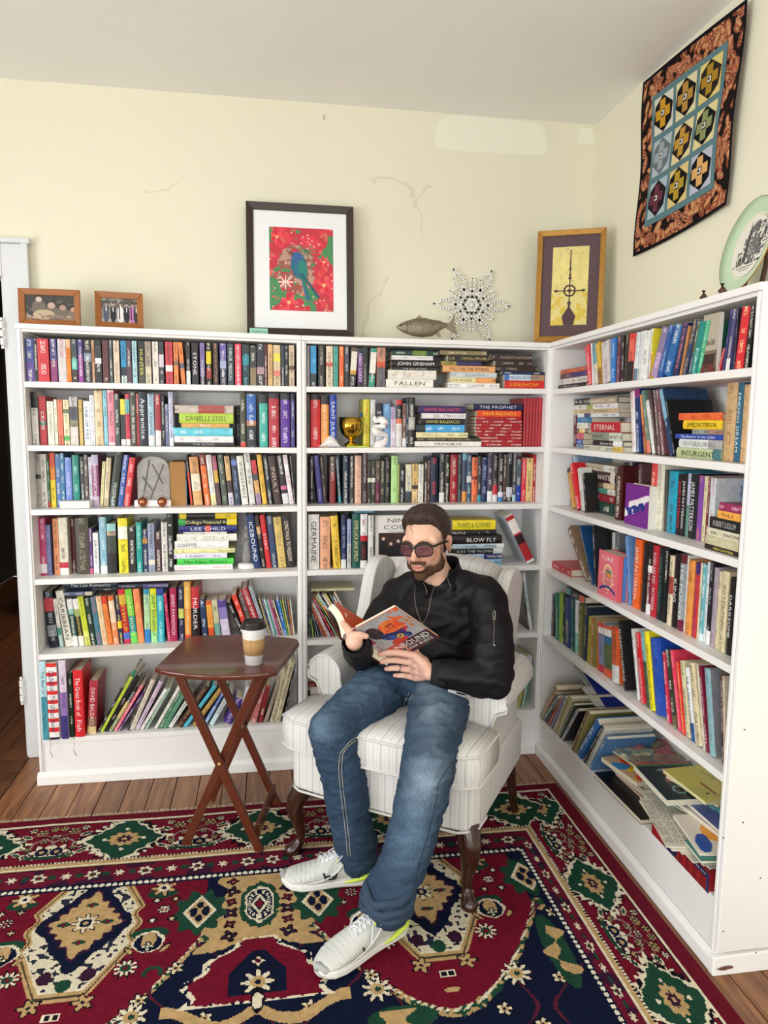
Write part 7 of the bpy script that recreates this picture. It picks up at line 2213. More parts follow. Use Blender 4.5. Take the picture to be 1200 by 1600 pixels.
# his right hand: behind the back half of the book, thumb along the bottom of the pages
rw = WrR
RM = [PX(545, 985, 2.185), PX(549, 990, 2.205), PX(554, 995, 2.225), PX(560, 999, 2.24)]
RP = [PX(536.5, 974, 2.225), PX(539, 979, 2.25), PX(543, 984, 2.27), PX(549, 990, 2.285)]
RT = [PX(539, 961, 2.275), PX(543, 966, 2.295), PX(547, 972, 2.31), PX(554, 980, 2.32)]
for k in range(4):
    r = [.0108, .011, .0105, .0092][k]; capsule(body, [RM[k], RP[k], RT[k]], [r*1.1, r, r*.82]); capsule(body, [rw, rw.lerp(RM[k], .55), RM[k]], [.022, .0165, .0125])
capsule(body, [RM[0], RM[1], RM[2], RM[3]], [.0125, .0125, .012, .011])
capsule(body, [rw.lerp(RM[0], .3), PX(552, 993, 2.160), PX(562, 992, 2.160), PX(572, 994, 2.165)], [.019, .0138, .0118, .0095])
M_SKIN = attrmat('skin', rough=.5, bump=.12, bscale=240, spec=.35)
M_SKIN.node_tree.nodes['Principled BSDF'].inputs['Subsurface Weight'].default_value = .12
M_SKIN.node_tree.nodes['Principled BSDF'].inputs['Subsurface Radius'].default_value = (.012, .005, .003)
M_SKIN.node_tree.nodes['Principled BSDF'].inputs['Subsurface Scale'].default_value = .6
bod = remesh(body, 'body', .0036, 3, M_SKIN, MAN)
co = verts(bod.data); Hi = np.array(HM_.inverted()); L = co @ Hi[:3, :3].T+Hi[:3, 3]
x, y, z = L[:, 0], L[:, 1], L[:, 2]
inh = (z > -.15) & (z < .13) & (np.abs(x) < .1) & (np.abs(y) < .13)
rgb = np.tile(A('e0b49c'), (len(co), 1)).astype(float)
def mixc(mask, c, k=1.0): rgb[mask] = rgb[mask]*(1-k)+A(c)*k
mixc(inh & (np.hypot(np.abs(x)-.034, z+.028) < .026) & (y > .03), 'd8917c', .55)
mixc(inh & (np.abs(x) < .018) & (z < -.014) & (z > -.046) & (y > .085), 'd4907c', .5)
mixc(inh & (np.abs(x) > .066) & (z > -.04) & (z < .03), 'd89c88', .6)
lip = inh & (np.abs(z+.0655+.18*np.abs(x)-.002) < .0078*np.sqrt(np.clip(1-(x/.0215)**2, 0, 1))) & (y > .070)
mixc(lip, 'c47a70', .85); mixc(inh & (np.abs(z+.0650-.10*np.abs(x)) < .0017) & (np.abs(x) < .024) & (y > .066), '7c443c', .8)
mixc(inh & (np.abs(np.abs(x)-.032) < .014) & (np.abs(z-.001) < .004) & (y > .06), '9c6c5c', .5)
hand = np.zeros(len(co), bool)
for P_ in hpt+RM: hand |= (np.linalg.norm(co-np.array(P_), axis=1) < .11)
hand &= ~inh
mixc(hand, 'e6b8a4', .8)
for P_ in [fd(*t, .010) for t in TIP]+RT: mixc(np.linalg.norm(co-np.array(P_), axis=1) < .014, 'dc9c8c', .5)
for P_ in [fd(*t, .020) for t in PIP]: mixc(np.linalg.norm(co-np.array(P_), axis=1) < .009, 'dc9c88', .3)
pointcol(bod.data, rgb)
# short beard: the skin of jaw, chin and upper lip lifted a little
def part_from(o, mask_v, name, mat, off, col=None):
    me = o.data; co_ = verts(me); nn = norms(me)
    keep = [tuple(p.vertices) for p in me.polygons if all(mask_v[i] for i in p.vertices)]
    idx = sorted({i for f in keep for i in f}); mp = {i: k for k, i in enumerate(idx)}
    offv = off[idx] if hasattr(off, '__len__') else off
    P = co_[idx]+nn[idx]*(offv[:, None] if hasattr(offv, '__len__') else offv)
    m = bpy.data.meshes.new(name); m.from_pydata(P.tolist(), [], [tuple(mp[i] for i in f) for f in keep]); m.polygons.foreach_set('use_smooth', [True]*len(m.polygons)); m.materials.append(mat)
    q = bpy.data.objects.new(name, m); COL.objects.link(q); q.parent = o.parent; q.matrix_parent_inverse = o.parent.matrix_world.inverted()
    return q, idx
line = np.interp(y, [-.02, .02, .055, .075, .09], [.004, -.036, -.053, -.054, -.046])
beard = inh & (z < line) & (z > -.120) & (y > -.004) & ~((z < -.088) & (y < .026)) & ~(((x/.0235)**2+((z+.0665)/.0105)**2 < 1) & (y > .064))
mous = inh & (z < -.0425) & (z > -.0565) & (np.abs(x) < .030) & (y > .066)
side = inh & (np.abs(x) > .052) & (y > -.004) & (y < .024) & (z > -.04) & (z < .035)
bm_ = beard | mous | side
rgb2 = rgb.copy(); nz_ = np.zeros(len(co)); hi_ = np.where(inh)[0]; nz_[hi_] = n3(L[hi_], 260, 3, 1)
soft = np.clip((line-z)/.018, 0, 1)
k_ = np.where(bm_, .50+.35*soft+.12*nz_, 0); k_ = np.clip(k_, 0, .9)
rgb2 = rgb2*(1-k_[:, None])+A('5c4030')*k_[:, None]
a_ = bod.data.color_attributes['col']; a_.data.foreach_set('color', np.concatenate([rgb2, np.ones((len(rgb2), 1))], 1).astype(np.float32).ravel())
low = np.clip((z+.121)/.014, 0, 1)
deep = (bm_ & (soft > .4) & (z < -.03)) | mous
M_BEARD = newmat('brown_beard', '5c4232', .95, bump=.8, bscale=420, var=.22, vscale=160, spec=.15)
part_from(bod, deep, 'beard', M_BEARD, -.0008+np.where(mous, .0026, (.0040*np.minimum(np.clip((soft-.4)*2, 0, 1), low)))*(1+.5*nz_))
# eyebrows, lashes
for s in (-1, 1):
    mb = MB(); mb.tube([HL(s*.014, .0925, .0185), HL(s*.030, .0895, .0235), HL(s*.046, .078, .0185)], [.0030, .0046, .0022], 8); o = mb.build('eyebrow', M_BEARD); o.parent = MAN; o.matrix_parent_inverse = MAN.matrix_world.inverted()
    mb = MB(); mb.tube([HL(s*.019, .0850, -.0035), HL(s*.031, .0885, -.0060), HL(s*.043, .0800, -.0035)], .0011, 6); o = mb.build('eyelash', M_BEARD); o.parent = MAN; o.matrix_parent_inverse = MAN.matrix_world.inverted()
# hair
M_HAIR = newmat('dark_brown_hair', '32211a', .42, bump=1, bscale=60, var=.45, vscale=40, spec=.5)
nt = M_HAIR.node_tree
for n_ in nt.nodes:
    if n_.type == 'TEX_NOISE':
        mp = NM(nt, 'ShaderNodeMapping'); mp.inputs['Scale'].default_value = (5, .7, 3.2); src = n_.inputs['Vector'].links[0].from_socket
        nt.links.new(src, mp.inputs['Vector']); nt.links.new(mp.outputs[0], n_.inputs['Vector'])
mb = MB(); nu, nv = 72, 48; pts = []
for j in range(nv+1):
    a = -PI/2+PI*j/nv
    for i in range(nu):
        t = 2*PI*i/nu; d = Vector((math.cos(a)*math.cos(t), math.cos(a)*math.sin(t), math.sin(a)))   # x left, y front, z up
        fr = d.y; hz = d.z
        base_r = 1/math.sqrt((d.x/.0725)**2+(d.y/.092)**2+(d.z/.086)**2)
        zz = base_r*d.z+.026; yy = base_r*d.y-.014; xx = base_r*d.x
        # hairline: height of the edge depending on how far forward
        edge = float(np.interp(yy, [-.05, -.03, -.004, .012, .024, .042, .054, .066], [-.058, -.050, -.024, -.006, .046, .072, .073, .078]))
        t_ = min(1, (zz-edge)/.014)
        top = max(0, d.z)**1.2*.014; front = max(0, fr)**1.2*max(0, d.z)**.8*.031
        th = (.0035+top+front) if t_ > 0 else 0
        strand = (.0020*math.sin(d.x*150+6*math.sin(a*5))+.0014*math.sin(d.x*290+d.y*30))*max(0, d.z)**.5
        r = base_r+(th*max(0, t_)**.6+strand*(t_ > .3) if t_ > 0 else -.012*min(1, -t_*1.6))
        p = d*r; p.y -= .014; p.z += .026
        if front > .004 and t_ > 0: p.x -= .007*front/.02; p.z += .004*math.sin(t*12)*front/.02
        pts.append(p)
mb.tri(pts, [(j*nu+i, j*nu+(i+1) % nu, (j+1)*nu+(i+1) % nu, (j+1)*nu+i) for j in range(nv) for i in range(nu)], None, True)
hair = mb.build('hair', M_HAIR, None, sub=1); hair.matrix_world = HM_; hair.parent = MAN; hair.matrix_parent_inverse = MAN.matrix_world.inverted()
mb = MB(); mb.tube([HL(-.006, .083, .088), HL(-.008, .096, .074), HL(-.004, .094, .058), HL(-.001, .092, .050)], [.0009, .0008, .0006, .0003], 5); mb.tube([HL(.000, .083, .086), HL(-.002, .097, .070), HL(.004, .094, .056)], [.0009, .0008, .0003], 5)
o = mb.build('loose_strand', M_HAIR); o.parent = MAN; o.matrix_parent_inverse = MAN.matrix_world.inverted()
# glasses
G = tag(empty('eyeglasses'), 'dark-framed glasses with purple-brown tinted lenses on the reading man', 'glasses'); G.matrix_world = HM_; bpy.context.view_layer.update()
M_GF = newmat('black_acetate', '0e0b0c', .4); M_LENS = newmat('tinted_lens', '5c3440', .08, alpha=.72, spec=.7)
def rr_(cx, cz, w, h, n=28, e=3.2):
    out = []
    for i in range(n):
        t = 2*PI*i/n; c, s = math.cos(t), math.sin(t); out.append((cx+w*abs(c)**(2/e)*(1 if c > 0 else -1), cz+h*abs(s)**(2/e)*(1 if s > 0 else -1)-(.002 if s < 0 else 0)*abs(c)))
    return out
gy, gz = .0995, -.0035
def wrap(x): return gy-.0-abs(x)**2*5.2
for s in (-1, 1):
    ring = rr_(s*.0325, gz, 0.0275, .0205); P = [Vector((x, wrap(x), z)) for x, z in ring]
    mb = MB(); mb.tube(P+[P[0], P[1]], .0024, 8, cap=False); mb.tube([P[k] for k in range(1, 14)], .0034, 8); o = mb.build('frame', M_GF, G)
    mb = MB(); c = Vector((s*.0325, wrap(s*.0325)+.0008, gz)); mb.tri(P+[c], [(i, (i+1) % len(P), len(P)) for i in range(len(P))], None, True); mb.build('lens', M_LENS, G)
    mb = MB(); mb.tube([(s*.0585, wrap(.0585), gz+.010), (s*.066, .070, gz+.011), (s*.0735, .040, gz+.012), (s*.0775, .005, gz+.010), (s*.0790, -.018, gz+.002), (s*.078, -.028, gz-.012)], .0033, 8); mb.build('temple', M_GF, G)
mb = MB(); mb.tube([(-.0075, gy-.0005, gz+.006), (0, gy+.0035, gz+.008), (.0075, gy-.0005, gz+.006)], .0022, 8); mb.build('bridge', M_GF, G)

# ------------------------------------------------------------------ jacket
jk = MB()
def EB(c, r): blob(jk, WC(*c), r, AX)
EB((.040, .285, .622), (.158, .120, .062)); EB((.050, .300, .70), (.160, .122, .10)); EB((.075, .325, .81), (.168, .118, .12)); EB((.085, .325, .885), (.158, .092, .062))
capsule(jk, [ShR, WC(.0, .335, .905), NeckB+Vector((0, 0, -.01)), WC(.16, .325, .928), ShL], [.066, .064, .068, .064, .068])
sl1 = ShL.lerp(ElL, .5)+E1*.012+Vector((0, 0, .0)); fl1 = ElL.lerp(WrL, .5)+Vector((0, 0, -.006))
capsule(jk, [ShL, ShL.lerp(ElL, .25)+E1*.010, sl1, ElL.lerp(ShL, .2)+E1*.004, ElL], [.069, .069, .066, .064, .060])
capsule(jk, [ElL, ElL.lerp(WrL, .3)+Vector((0, 0, -.004)), fl1, ElL.lerp(WrL, .78)], [.060, .056, .050, .044])
capsule(jk, [ShR, ShR.lerp(ElR, .5)-E1*.01, ElR, ElR.lerp(WrR, .45), ElR.lerp(WrR, .80)], [.066, .062, .058, .053, .045])
M_JKT = newmat('black_nylon', '0c0b10', .58, bump=.12, bscale=60, spec=.28, var=.1)
J = remesh(jk, 'jacket', .0062, 4, M_JKT, MAN)
co = verts(J.data); nn = norms(J.data)
w1 = n3(co*np.array([1, 1, 1.8]), 6, 1, 2); w2 = n3(co*np.array([1.2, 1.2, 2.2]), 8.5, 7, 1)
d = .006*w1+.0055*(1-np.abs(w2)*3.2)
# creases gathering at elbows and armpit
for P_, R_, s_ in ((ElL, .10, 80), (ElR, .09, 80), (ShL.lerp(WC(.08, .25, .80), .5), .10, 60)):
    r = np.linalg.norm(co-np.array(P_), axis=1); ax_ = np.array((P_-Vector(WC(.08, .3, .9))).normalized()); d += .0035*np.exp(-(r/R_)**2)*np.sin((co @ ax_)*s_*2+w1*4)
setv(J.data, co+nn*d[:, None])
TJ = bvh(J)
def mchild(mb, name, mat, **k):
    o = mb.build(name, mat, None, **k); o.parent = MAN; o.matrix_parent_inverse = MAN.matrix_world.inverted(); return o
def grow(C_, M_, r, name, mat, ribs=0, seg=12, n=40):
    """a ribbed knit band along the path"""
    mb = MB(); P = C_
    m = len(P); pts = []
    for i, p in enumerate(P):
        dd = (P[min(i+1, m-1)]-P[max(i-1, 0)]).normalized(); a = dd.orthogonal().normalized(); b = dd.cross(a)
        for k in range(n): t = 2*PI*k/n; rad = r[i]*(1+ribs*(k % 2)); pts.append(p+(a*math.cos(t)+b*math.sin(t))*rad)
    mb.tri(pts, [(i*n+k, i*n+(k+1) % n, (i+1)*n+(k+1) % n, (i+1)*n+k) for i in range(m-1) for k in range(n)], None, True)
    return mchild(mb, name, mat)
M_RIB = newmat('black_rib_knit', '121116', .9, bump=.6, bscale=200)
for E_, W_, k0 in ((ElL, WrL, .74), (ElR, WrR, .76)):
    P = [E_.lerp(W_, t) for t in (k0, k0+.05, k0+.12, .97, 1.0)]; grow(P, None, [.040, .0435, .0415, .0375, .0345], 'cuff', M_RIB, .04)
# zip edges, tee between them
M_ZIP = newmat('zip_tape', '8c8078', .4, metal=.6); M_TEE = newmat('black_tee', '08080a', .95)
zA = [(652, 884), (650, 905), (648, 928), (650, 948), (655, 964), (660, 975)]; zB = [(692, 896), (680, 912), (673, 935), (670, 955), (665, 968), (660, 975)]
stitched(TJ, zA, 'zip', M_ZIP, MAN, .0013, .0012, 4); stitched(TJ, zB, 'zip', M_ZIP, MAN, .0013, .0012, 4)
mb = MB(); rows = []
for i in range(11):
    t = i/10; v = 886+(973-886)*t
    def atv(Z, v):
        for (a, b), (c, e) in zip(Z, Z[1:]):
            if b <= v <= e: return a+(c-a)*(v-b)/(e-b)
        return Z[-1][0] if v > Z[-1][1] else Z[0][0]
    ua, ub = atv(zA, v), atv(zB, v); row = []
    for k in range(7):
        h, q = cast(TJ, ua+(ub-ua)*k/6, v)
        row.append((h+q*.0007) if h is not None else None)
    rows.append(row)
pts = []; idx = {}
for i, row in enumerate(rows):
    for k, p in enumerate(row):
        if p is not None: idx[i, k] = len(pts); pts.append(p)
F = [(idx[i, k], idx[i+1, k], idx[i+1, k+1], idx[i, k+1]) for i in range(10) for k in range(6) if all(q in idx for q in ((i, k), (i+1, k), (i+1, k+1), (i, k+1)))]
if F: mb.tri(pts, F, None, True); mchild(mb, 'tee_shirt', M_TEE)
stitched(TJ, [(772, 962), (772, 985), (771.5, 1008)], 'sleeve_zip', M_ZIP, MAN, .0010, .001, 4)
stitched(TJ, [(770.5, 957), (770.5, 968), (774, 968), (774, 957), (772, 954)], 'zip_pull', newmat('bright_steel', 'b8b8b8', .25, metal=1), MAN, .0014, .0025, 3)
stitched(TJ, [(771, 1008), (773, 1008)], 'zip_stop', newmat('white_stop', 'e0e0e0', .4), MAN, .0016, .0015, 2)
stitched(TJ, [(758, 1003), (790, 1004), (800, 1001)], 'seam', newmat('seam_thread', '0a0a0c', .9), MAN, .0012, .0004, 4)
stitched(TJ, [(741, 900), (744, 930), (741, 970), (738, 1010)], 'seam', newmat('seam_thread', '0a0a0c', .9), MAN, .0012, .0004, 4)
# stand-up collar, open at the throat
mb = MB(); n = 26; pts = []
nb = NeckB; up_ = (HL(0, -.03, -.07)-nb).normalized(); a = (Vector((-.30, -.95, 0))-up_*Vector((-.25, -.95, 0)).dot(up_)).normalized(); b = up_.cross(a)
for j, (hz, rr2) in enumerate(((.0, .098), (.022, .090), (.042, .086), (.060, .086), (.074, .090), (.075, .085), (.060, .079), (.036, .076), (.005, .076))):
    for i in range(n):
        t = math.radians(28+(332-28)*i/(n-1)); fl = 1+.16*max(0, math.cos(t))
        dz = -.016*max(0, math.cos(t))*(1 if j > 1 else 0)
        pts.append(nb+a*math.cos(t)*rr2*fl+b*math.sin(t)*rr2*.98+up_*(hz+dz))
mb.tri(pts, [(j*n+i, j*n+i+1, (j+1)*n+i+1, (j+1)*n+i) for j in range(8) for i in range(n-1)]+[(8*n+i, 8*n+i+1, i+1, i) for i in range(n-1)], None, True)
mchild(mb, 'collar', M_JKT, sub=1)
for i, Z in ((0, zA), (n-1, zB)):
    e = [pts[j*n+i] for j in (4, 3, 2, 1)]; h, q = cast(TJ, *Z[0])
    mb = MB(); mb.tube(e, .0013, 6); mchild(mb, 'zip', M_ZIP)
# white shirt tail at the hip
TJ = bvh(J)

# ------------------------------------------------------------------ jeans
jn = MB()
blob(jn, WC(.035, .275, .598), (.158, .125, .072), AX)
capsule(jn, [HiR, HiR.lerp(KnR, .35)+Vector((0, 0, .012)), HiR.lerp(KnR, .7)+Vector((0, 0, .006)), KnR], [.094, .093, .083, .075])
capsule(jn, [KnR, KnR.lerp(AnR, .35)+Vector((.006, 0, 0)), KnR.lerp(AnR, .7), AnR+Vector((.0, 0, .03)), AnR+Vector((.006, 0, -.020))], [.075, .073, .067, .066, .063])
capsule(jn, [HiL, HiL.lerp(KnL, .35)+Vector((0, 0, .012)), HiL.lerp(KnL, .7)+Vector((0, 0, .006)), KnL], [.098, .097, .086, .078])
capsule(jn, [KnL, KnL.lerp(AnL, .35)+Vector((.004, -.012, 0)), KnL.lerp(AnL, .7)+Vector((.004, -.008, 0)), AnL+Vector((.0, .0, .06)), AnL+Vector((-.004, -.01, .012))], [.078, .073, .067, .064, .067])
def denim():
    m = attrmat('denim', rough=.85, bump=.5, bscale=900, spec=.2); nt = m.node_tree; b = nt.nodes['Principled BSDF']
    src = b.inputs['Base Color'].links[0].from_socket; tc = NM(nt, 'ShaderNodeTexCoord'); n = NM(nt, 'ShaderNodeTexNoise'); n.inputs['Scale'].default_value = 1; n.inputs['Detail'].default_value = 3
    mp = NM(nt, 'ShaderNodeMapping'); mp.inputs['Scale'].default_value = (420, 420, 60); nt.links.new(tc.outputs['Object'], mp.inputs[0]); nt.links.new(mp.outputs[0], n.inputs['Vector'])
    h = NM(nt, 'ShaderNodeHueSaturation'); q = NM(nt, 'ShaderNodeMapRange'); q.inputs['From Min'].default_value = .3; q.inputs['From Max'].default_value = .7; q.inputs['To Min'].default_value = .72; q.inputs['To Max'].default_value = 1.32
    nt.links.new(n.outputs['Fac'], q.inputs[0]); nt.links.new(q.outputs[0], h.inputs['Value']); nt.links.new(src, h.inputs['Color']); nt.links.new(h.outputs[0], b.inputs['Base Color']); return m
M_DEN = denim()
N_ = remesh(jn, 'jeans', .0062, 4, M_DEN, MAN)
co = verts(N_.data); nn = norms(N_.data)
w1 = n3(co, 8, 2, 2); w2 = n3(co*np.array([1, 1, 2.4]), 17, 5, 2)
d = .0035*w1+.0045*np.clip(1-np.abs(w2)*4, -.3, 1)
for P_, R_, fr_ in ((AnL+Vector((0, 0, .05)), .075, 105), (AnR+Vector((0, 0, .03)), .06, 95), (KnR-Vector((-.03, 0, .07)), .06, 80), (KnL-Vector((-.03, 0, .09)), .06, 80)):
    r = np.linalg.norm(co-np.array(P_), axis=1); d += .007*np.exp(-(r/R_)**2)*np.sin(co[:, 2]*fr_+w1*5+co[:, 0]*14)
# creases radiating at the lap
r = np.linalg.norm(co-np.array(WC(.04, .16, .60)), axis=1); d += .0045*np.exp(-(r/.11)**2)*np.sin((co @ np.array((.4, .5, .9)))*120+w1*3)
setv(N_.data, co+nn*d[:, None]); nn = norms(N_.data)
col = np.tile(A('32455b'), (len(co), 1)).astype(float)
def pale_blend(P_, R_, c, k, dirn=None):
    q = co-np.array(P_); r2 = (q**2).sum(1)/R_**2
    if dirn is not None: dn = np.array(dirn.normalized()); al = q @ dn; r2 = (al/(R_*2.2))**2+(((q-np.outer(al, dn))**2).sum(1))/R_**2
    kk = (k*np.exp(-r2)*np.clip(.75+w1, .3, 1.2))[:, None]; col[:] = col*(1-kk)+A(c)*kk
pale_blend(HiL.lerp(KnL, .45)+Vector((-.02, -.03, .085)), .060, '8ea2b2', .60, KnL-HiL); pale_blend(KnL+Vector((-.01, -.06, .04)), .055, '93a7b8', .72, AnL-KnL)
pale_blend(KnL.lerp(AnL, .35)+Vector((-.02, -.065, 0)), .050, '6c88a2', .5, AnL-KnL)
pale_blend(HiR.lerp(KnR, .5)+Vector((-.02, -.03, .085)), .060, '7088a0', .55, KnR-HiR); pale_blend(KnR+Vector((-.04, -.04, .045)), .055, '7690a6', .55)
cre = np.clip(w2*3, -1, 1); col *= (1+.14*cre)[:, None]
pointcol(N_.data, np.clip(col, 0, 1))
TN = bvh(N_)
M_STI = newmat('ecru_stitching', 'c0b8a4', .9)
for off in (0, 4.5):
    stitched(TN, [(626, 1122+off*.4), (600, 1130+off), (570, 1143+off), (545, 1160+off), (531+off, 1178), (529+off, 1200), (532+off, 1235), (537+off, 1275), (541+off, 1310), (543+off, 1338)], 'inseam_stitching', M_STI, MAN, .0009, .0008, 4)
stitched(TN, [(640, 1082), (633, 1095), (629, 1110), (627, 1122), (634, 1135)], 'fly_stitching', M_STI, MAN, .0008, .0008, 4)
stitched(TN, [(646, 1084), (640, 1094), (632, 1093)], 'fly_stitching', M_STI, MAN, .0007, .0008, 4)
stitched(TN, [(738, 1150), (722, 1175), (700, 1200), (684, 1225), (683, 1245), (676, 1275), (667, 1310), (655, 1350), (648, 1385)], 'outseam', newmat('seam_blue', '1c3048', .9), MAN, .0012, .0004, 4)
# hems
grow([AnR+Vector((.004, 0, .02)), AnR+Vector((.004, 0, -.012)), AnR+Vector((.006, .0, -.030))], None, [.060, .0625, .0620], 'hem', newmat('denim_hem', '2c3d52', .85, bump=.5, bscale=400), 0)
hm_ = newmat('denim_hem', '2e4056', .85, bump=.5, bscale=400)
for dz, rr2, sx_ in ((.052, .064, -.004), (.030, .068, -.008), (.008, .066, -.012)):
    mb = MB(); n = 40; c = AnL+Vector((sx_, -.008, dz)); P = [c+Vector((math.cos(t)*rr2*1.02, math.sin(t)*rr2*.98, .010*math.sin(t*2+dz*60)+.005*math.sin(t*5+dz*90))) for t in np.linspace(0, 2*PI, n+1)]
    mb.tube(P, .0125, 10, cap=False, up=(0, 0, 1)); mchild(mb, 'hem_fold', hm_)
# shirt tail
hS = [cast(TN, u, v) for u, v in ((703, 1078), (718, 1081), (733, 1089))]
mb = MB(); P = []
for u, v0, v1 in ((700, 1077, 1081), (710, 1079, 1084), (722, 1082, 1089), (735, 1087, 1096)):
    for v in (v0, v1):
        q = [c for c in (cast(TN, u, v)[0], cast(TJ, u, v)[0]) if c is not None]
        P.append(min(q, key=lambda c: (c-Vector(CAM)).length)-ray(u, v)*.006 if q else None)
if all(p is not None for p in P): mb.tri(P, [(2*i, 2*i+2, 2*i+3, 2*i+1) for i in range(3)], None, True); mchild(mb, 'shirt_tail', newmat('white_shirt', 'dcdcde', .9))
# wedding ring
rc = fd(*PIP[2], .021).lerp(fd(*MC[2], lm[2]), .12); rd = (fd(*MC[2], lm[2])-fd(*PIP[2], .021)).normalized(); a = rd.orthogonal().normalized(); b = rd.cross(a)
mb = MB(); mb.tube([rc+(a*math.cos(t)+b*math.sin(t))*.0112 for t in np.linspace(0, 2*PI, 25)], .0020, 8, cap=False); mchild(mb, 'ring', newmat('steel_ring', '8c8c90', .25, metal=1))

# ------------------------------------------------------------------ running shoes
M_UP = newmat('pale_grey_knit', 'cfd0cc', .85, bump=.6, bscale=260, var=.08, vscale=40); M_SOLE = newmat('white_foam', 'e2e1dc', .6, var=.06, vscale=30); M_LIME = newmat('lime_rubber', 'd6ee5a', .5); M_LACE = newmat('white_lace', 'dedfe2', .9); M_LOGO = newmat('black_emblem', '101012', .5)
M_TOE = newmat('grey_rubber', 'a4a6a6', .6); M_OVL = newmat('pale_overlay', 'dcdcd8', .6)
M_INS = newmat('shoe_lining', 'b8c0cc', .9)
def shoe(heel, toe, label, roll=0, sgn=1, yw=0):
    S = empty('sneaker', heel); d_ = (toe-heel); Ls = d_.length; S.rotation_euler = (0, 0, math.atan2(d_.y, d_.x)); bpy.context.view_layer.update()
    tag(S, label, 'shoe', 'running shoes of the reading man')
    T_ = [0, .03, .10, .22, .34, .45, .56, .68, .80, .90, .96, 1.0]
    HW = [.012, .026, .035, .037, .036, .038, .042, .047, .049, .043, .032, .012]
    HT = [.060, .085, .098, .094, .098, .094, .084, .070, .058, .049, .042, .030]
    CY = [0, 0, 0, 0, .001, .002, .003, .004, .004, .002, 0, -.002]
    n = 20; pts = []
    for t, w_, h, c in zip(T_, HW, HT, CY):
        for k in range(n):
            a = -PI/2+2*PI*k/n; ca, sa = math.cos(a), math.sin(a)
            yy = ca*w_*(1-.22*max(0, sa)**1.5); zz = .018+(h-.018)*(.5+.5*math.copysign(abs(sa)**.8, sa))
            pts.append((t*Ls, c*sgn+yy, zz+.004*(t > .9)*(t-.9)*10))
    mb = MB(); m = len(T_); mb.tri(pts, [(i*n+k, i*n+(k+1) % n, (i+1)*n+(k+1) % n, (i+1)*n+k) for i in range(m-1) for k in range(n)], None, True); mb.tri(pts[:n], [tuple(range(n))[::-1]]); mb.tri(pts[-n:], [tuple(range(n))])
    up = mb.build('upper', M_UP, S, sub=1)
    def outline(g, z, lift=0):
        L_ = []; 
        for t, w_, c in zip(T_, HW, CY): L_.append((t*Ls+(-.006 if t == 0 else .005 if t == 1 else 0), c*sgn+w_+g))
        R_ = [(x_, 2*c*sgn-y_) for (x_, y_), c in zip(L_, CY)]
        return [(x_, y_) for x_, y_ in L_]+[(x_, y_) for x_, y_ in R_[::-1]]
    def solepart(name, g0, z0, g1, z1, mat, wav=.0):
        a_, b_2 = outline(g0, z0), outline(g1, z1); n2 = len(a_); mb = MB()
        rise = lambda x_: .010*max(0, (x_/Ls-.82)/.18)**2+.004*max(0, (.1-x_/Ls)/.1)
        pts = [(x_, y_, z0+rise(x_)+wav*math.sin(x_*90)) for x_, y_ in a_]+[(x_, y_, z1+rise(x_)*.6+.010*math.exp(-((x_/Ls-.05)/.18)**2)*(z1 > .02)) for x_, y_ in b_2]
        mb.tri(pts, [tuple(range(n2))[::-1], tuple(range(n2, 2*n2))]+[(i, (i+1) % n2, n2+(i+1) % n2, n2+i) for i in range(n2)], None, False)
        return mb.build(name, mat, S, bevel=.003, seg=2)
    solepart('outsole', -.006, .0, .002, .008, M_SOLE, 0); solepart('midsole', .004, .008, .0035, .026, M_SOLE)
    mb = MB()
    for sd in (-1, 1): mb.tube([(Ls*t, sd*(np.interp(t, T_, HW)+.0025)+np.interp(t, T_, CY)*sgn, z) for t, z in ((.0, .036), (.05, .040), (.12, .036), (.25, .026), (.36, .022))], [.006, .0085, .0085, .006, .002], 8)
    mb.build('heel_accent', M_LIME, S)
    mb = MB(); mb.tube([(-.001, -.014, .045), (-.006, 0, .062), (-.001, .014, .045)], [.004, .006, .004], 8); mb.build('heel_tab', M_LIME, S)
    # ankle opening, tongue, laces
    mb = MB(); P = [(Ls*.17+Ls*.155*math.cos(t), .028*math.sin(t), .096+.004*math.cos(t)) for t in np.linspace(0, 2*PI, 25)]; mb.tube(P, .0065, 8, cap=False); mb.build('ankle_collar', M_UP, S)
    mb = MB(); mb.tri([(Ls*.17+Ls*.150*math.cos(t), .026*math.sin(t), .0975) for t in np.linspace(0, 2*PI, 25)[:-1]], [tuple(range(24))]); mb.build('lining', M_INS, S)
    mb = MB(); mb.hexa([(Ls*.30, -.020, .092), (Ls*.60, -.016, .076), (Ls*.60, .016, .076), (Ls*.30, .020, .092)], [(Ls*.27, -.020, .122), (Ls*.60, -.014, .081), (Ls*.60, .014, .081), (Ls*.27, .020, .122)]); mb.build('tongue', M_LACE, S, bevel=.004)
    for i in range(6):
        t = .34+.048*i; h = np.interp(t, T_, HT)+.007-.0004*i; wv = .023-.0012*i; q = MB()
        for sd in (-1, 1): q.tube([(Ls*t-.004, -sd*wv, h-.009), (Ls*t, -sd*wv*.5, h+.002), (Ls*(t+.012), 0, h+.0045), (Ls*(t+.03), sd*wv*.5, h+.0), (Ls*(t+.036), sd*wv, h-.012)], .0022, 6)
        q.build('lace', M_LACE, S)
    mb = MB(); x_, z_ = Ls*.335, .110
    for sd in (-1, 1):
        mb.tube([(x_, 0, z_), (x_-.004, sd*.018, z_+.012), (x_+.010, sd*.040, z_+.004), (x_+.026, sd*.046, z_-.016), (x_+.022, sd*.028, z_-.008), (x_+.002, sd*.004, z_)], .0022, 6)
        mb.tube([(x_, 0, z_), (x_+.03, sd*.022, z_-.005), (x_+.052, sd*.042, z_-.030), (x_+.060, sd*.048, z_-.052)], .0020, 6)
